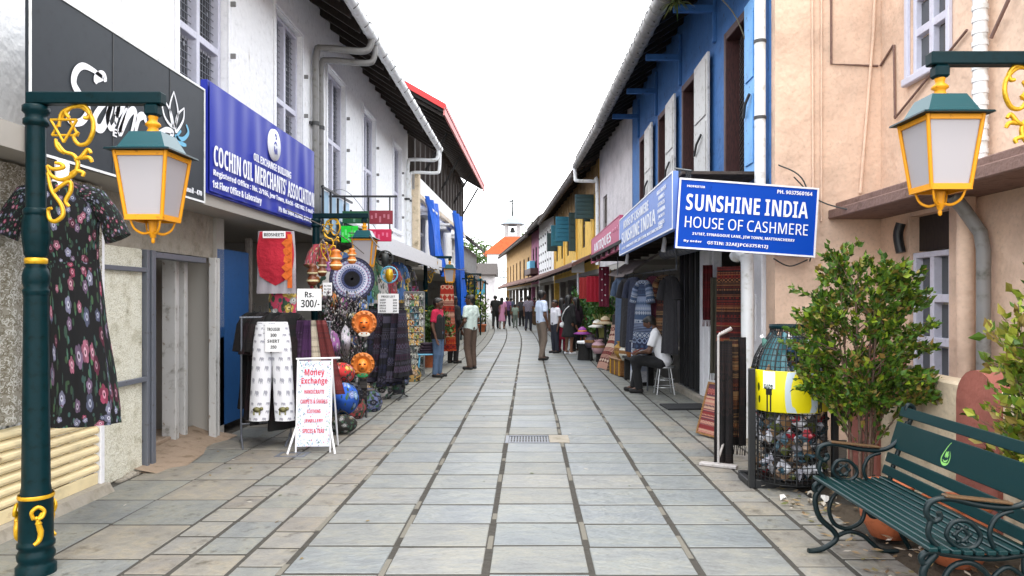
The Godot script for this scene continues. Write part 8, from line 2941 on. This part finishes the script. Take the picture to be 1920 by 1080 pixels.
func crowd() -> void:
	var c := func(key: String, r: float, g: float, bl: float) -> Material: return cloth(key, lin(r, g, bl))
	var stripe := cloth("blue_stripe", Color.WHITE, striped("blue_stripe_p", Color(0.72, 0.79, 0.9), Color(0.9, 0.92, 0.96), 8), Vector3(6, 6, 1))
	var plaid := cloth("plaid", Color.WHITE, striped("plaid_p", Color(0.62, 0.6, 0.66), Color(0.3, 0.26, 0.33), 16, true, Color(0.2, 0.15, 0.2)), Vector3(4, 4, 1))
	var brown: Material = c.call("brown_trousers", 0.085, 0.055, 0.04)
	var khaki: Material = c.call("khaki_trousers", 0.16, 0.125, 0.1)
	var navy: Material = c.call("navy_trousers", 0.02, 0.022, 0.035)
	var jeans: Material = c.call("jeans", 0.08, 0.13, 0.22)
	var black: Material = c.call("black_cloth", 0.01, 0.01, 0.011)
	var walk := {"knl": Vector3(-0.1, 0.5, 0.12), "anl": Vector3(-0.105, 0.1, 0.16), "tol": Vector3(-0.125, 0.06, 0.31), "knr": Vector3(0.1, 0.48, -0.02), "anr": Vector3(0.105, 0.14, -0.2), "tor": Vector3(0.12, 0.04, -0.08), "ell": Vector3(-0.24, 1.12, -0.12), "wrl": Vector3(-0.23, 0.88, -0.1), "elr": Vector3(0.24, 1.13, 0.06), "wrr": Vector3(0.22, 0.93, 0.2)}
	# the man minding the shop, seated on a steel stool, reading
	var sp := Vector3(2.16, 0, -11.7)
	var t := person("seated man in a white shirt reading on a steel stool by the shop door", sp, -112, 1.7, {"cell": 0.02, "seated": true, "skin": mats.dark_skin, "nod": 0.5, "top": c.call("white_shirt", 0.72, 0.72, 0.74), "low": black, "shoe": mats.black_wood,
		"pose": {"pelvis": Vector3(0, 0.57, -0.05), "chest": Vector3(0, 0.92, 0.06), "neck": Vector3(0, 1.06, 0.11), "head": Vector3(0, 1.17, 0.2), "shl": Vector3(-0.175, 1.0, 0.08), "ell": Vector3(-0.23, 0.74, 0.16), "wrl": Vector3(-0.1, 0.7, 0.36), "shr": Vector3(0.175, 1.0, 0.08), "elr": Vector3(0.23, 0.74, 0.16), "wrr": Vector3(0.1, 0.7, 0.36),
			"hil": Vector3(-0.09, 0.55, 0), "knl": Vector3(-0.13, 0.56, 0.42), "anl": Vector3(-0.12, 0.12, 0.5), "tol": Vector3(-0.14, 0.07, 0.64), "hir": Vector3(0.09, 0.55, 0), "knr": Vector3(0.12, 0.58, 0.42), "anr": Vector3(0.06, 0.12, 0.36), "tor": Vector3(0.07, 0.07, 0.5)}})
	t.position.y = -0.03
	var b := MB.new()
	b.box(Vector3(0, 0, 0), Vector3(0.24, 0.008, 0.17), 0.0, Basis(Vector3.RIGHT, 0.5))
	tag(part("booklet", b, mat("booklet_red", lin(0.25, 0.05, 0.03), 0.7), self, at(sp + Vector3(-0.43, 0.71, 0.16), -112)), "small reddish booklet held by the seated man", "book")
	t = thing("steel_stool", "round steel stool under the seated man", "stool", at(sp + Vector3(0.04, 0, -0.02)))
	b = MB.new()
	b.lathe([Vector2(0.0, 0.43), Vector2(0.17, 0.43), Vector2(0.175, 0.445), Vector2(0.165, 0.46), Vector2(0, 0.462)], 20)
	part("seat", b, mats.steel, t)
	for i in 4:
		b = MB.new()
		var a := PI / 4 + i * PI / 2
		b.tube([Vector3(cos(a) * 0.12, 0.43, sin(a) * 0.12), Vector3(cos(a) * 0.2, 0, sin(a) * 0.2)], 0.012, 6)
		part("leg", b, mats.steel, t)
	b = MB.new()
	for y in [0.12, 0.24]:
		var ring := []
		for i in 16:
			ring.append(Vector3(cos(TAU * i / 16) * (0.19 - y * 0.15), y, sin(TAU * i / 16) * (0.19 - y * 0.15)))
		b.tube(ring, 0.008, 5, true)
	part("ring", b, mats.steel, t)
	# standing people, near to far
	person("man in a mint white shirt and brown trousers at the stalls, hands before him", gp(882, 692), -125, 1.62, {"skin": mats.dark_skin, "top": c.call("mint_shirt", 0.55, 0.66, 0.62), "low": brown, "turn": 0.5,
		"pose": {"wrl": Vector3(-0.16, 0.98, 0.16), "wrr": Vector3(0.16, 0.98, 0.16), "anr": Vector3(0.13, 0.08, -0.1), "tor": Vector3(0.17, 0.035, 0.05)}})
	person("man in a dark vest with a red sleeve beside the blue stool", gp(821, 707), 75, 1.55, {"skin": mats.dark_skin, "top": c.call("red_shirt", 0.42, 0.01, 0.05), "low": jeans})
	b = MB.new()
	nets([[Vector3(-0.07, 0.85, 0), Vector3(-0.085, 1.28, 0), 0.125, 0.128], [Vector3(0.07, 0.85, 0), Vector3(0.085, 1.28, 0), 0.125, 0.128]], 0.024, 0.03, b, [[Vector3(0, 0.82, 0), Vector3.DOWN]])
	part("vest", b, black, get_node("person_002"))
	person("woman in black with long hair beside the mint-shirted man", gp(850, 681), 140, 1.6, {"slim": 1.2, "top": black, "low": black, "hair": "long_hair", "hem": 0.7, "long_sleeve": true, "skin": mats.dark_skin})
	person("man in a blue and white striped shirt and khaki trousers in mid-street", gp(1016, 675), 115, 1.74, {"cell": 0.023, "skin": mats.dark_skin, "top": stripe, "low": khaki, "hem": 0.82, "turn": 0.3,
		"pose": {"knr": Vector3(0.1, 0.49, 0.05), "anr": Vector3(0.12, 0.08, 0.08), "tor": Vector3(0.15, 0.035, 0.23), "anl": Vector3(-0.1, 0.08, -0.08), "tol": Vector3(-0.12, 0.035, 0.07)}})
	person("boy in a white shirt and navy waistcoat among the shoppers", gp(1041, 662), -60, 1.5, {"top": c.call("boy_white", 0.66, 0.66, 0.72), "low": navy, "skin": mats.dark_skin})
	person("woman in a long crimson dress among the shoppers", gp(1054, 661), 150, 1.55, {"top": c.call("crimson_dress", 0.3, 0.012, 0.04), "low": c.call("crimson_legs", 0.2, 0.01, 0.03), "gown": 0.42, "flare": 0.21, "hair": "long_hair", "top_name": "dress"})
	t = person("woman in a black dress carrying a white shoulder bag", gp(1067, 664), 130, 1.63, {"top": black, "gown": 0.5, "flare": 0.23, "hair": "long_hair", "long_sleeve": true, "top_name": "dress", "shoe": mats.white_paint})
	b = MB.new()
	b.tube(spline([Vector3(-0.13, 1.44, -0.03), Vector3(0.0, 1.3, -0.15), Vector3(0.16, 1.05, -0.14), Vector3(0.22, 0.93, -0.05)], 5), 0.014, 6)
	b.tube(spline([Vector3(-0.13, 1.44, -0.03), Vector3(-0.02, 1.3, 0.14), Vector3(0.14, 1.05, 0.14), Vector3(0.22, 0.93, 0.05)], 5), 0.014, 6)
	b.ball(Vector3(0.25, 0.85, 0), Vector3(0.06, 0.09, 0.14), 12)
	tag(part("shoulder_bag", b, mats.paper, self, t.transform), "white shoulder bag with a strap across the black dress", "bag")
	person("woman in dark clothes just behind the one with the white bag", gp(1080, 658), -140, 1.56, {"top": c.call("dusk_top", 0.03, 0.015, 0.025), "low": black, "hair": "long_hair", "hem": 0.75, "long_sleeve": true})
	person("man in a plaid shirt and dark trousers walking away beyond the shoppers", gp(991, 620), 170, 1.68, {"cell": 0.034, "top": plaid, "low": navy, "pose": {"anr": Vector3(0.11, 0.1, -0.16), "tor": Vector3(0.12, 0.04, -0.02), "knr": Vector3(0.1, 0.5, 0.0)}})
	person("child in pale green in the middle distance", gp(966, 615), 180, 1.25, {"cell": 0.034, "top": c.call("green_child", 0.2, 0.26, 0.22), "low": c.call("green_child_legs", 0.12, 0.15, 0.13)})
	person("woman in a pink and lilac dress seen from behind", gp(941, 617), 175, 1.6, {"cell": 0.034, "top": c.call("pink_dress", 0.48, 0.22, 0.36), "gown": 0.42, "flare": 0.2, "hair": "long_hair", "top_name": "dress"})
	person("man in black at the left of the pink-dressed woman", gp(929, 617), 180, 1.7, {"cell": 0.034, "top": black, "low": black, "pose": walk})
	person("person in a purple top right of the pink-dressed woman", gp(951, 612), 170, 1.62, {"cell": 0.034, "top": c.call("purple_top", 0.13, 0.06, 0.16), "low": navy, "hem": 0.75, "pose": walk})
	person("person in dark grey in front of the ochre house", gp(978, 612), 200, 1.6, {"cell": 0.036, "top": c.call("dusk_grey", 0.04, 0.04, 0.045), "low": black})
	var far := {"cell": 0.04, "top": c.call("far_maroon", 0.1, 0.03, 0.04), "low": black, "pose": walk}
	person("person in maroon among the furthest walkers by the stalls", gp(1002, 606), 190, 1.62, far)
	person("person in slate blue among the furthest walkers in mid-street", gp(958, 605), 170, 1.6, {"cell": 0.04, "top": c.call("far_slate", 0.06, 0.08, 0.12), "low": black})
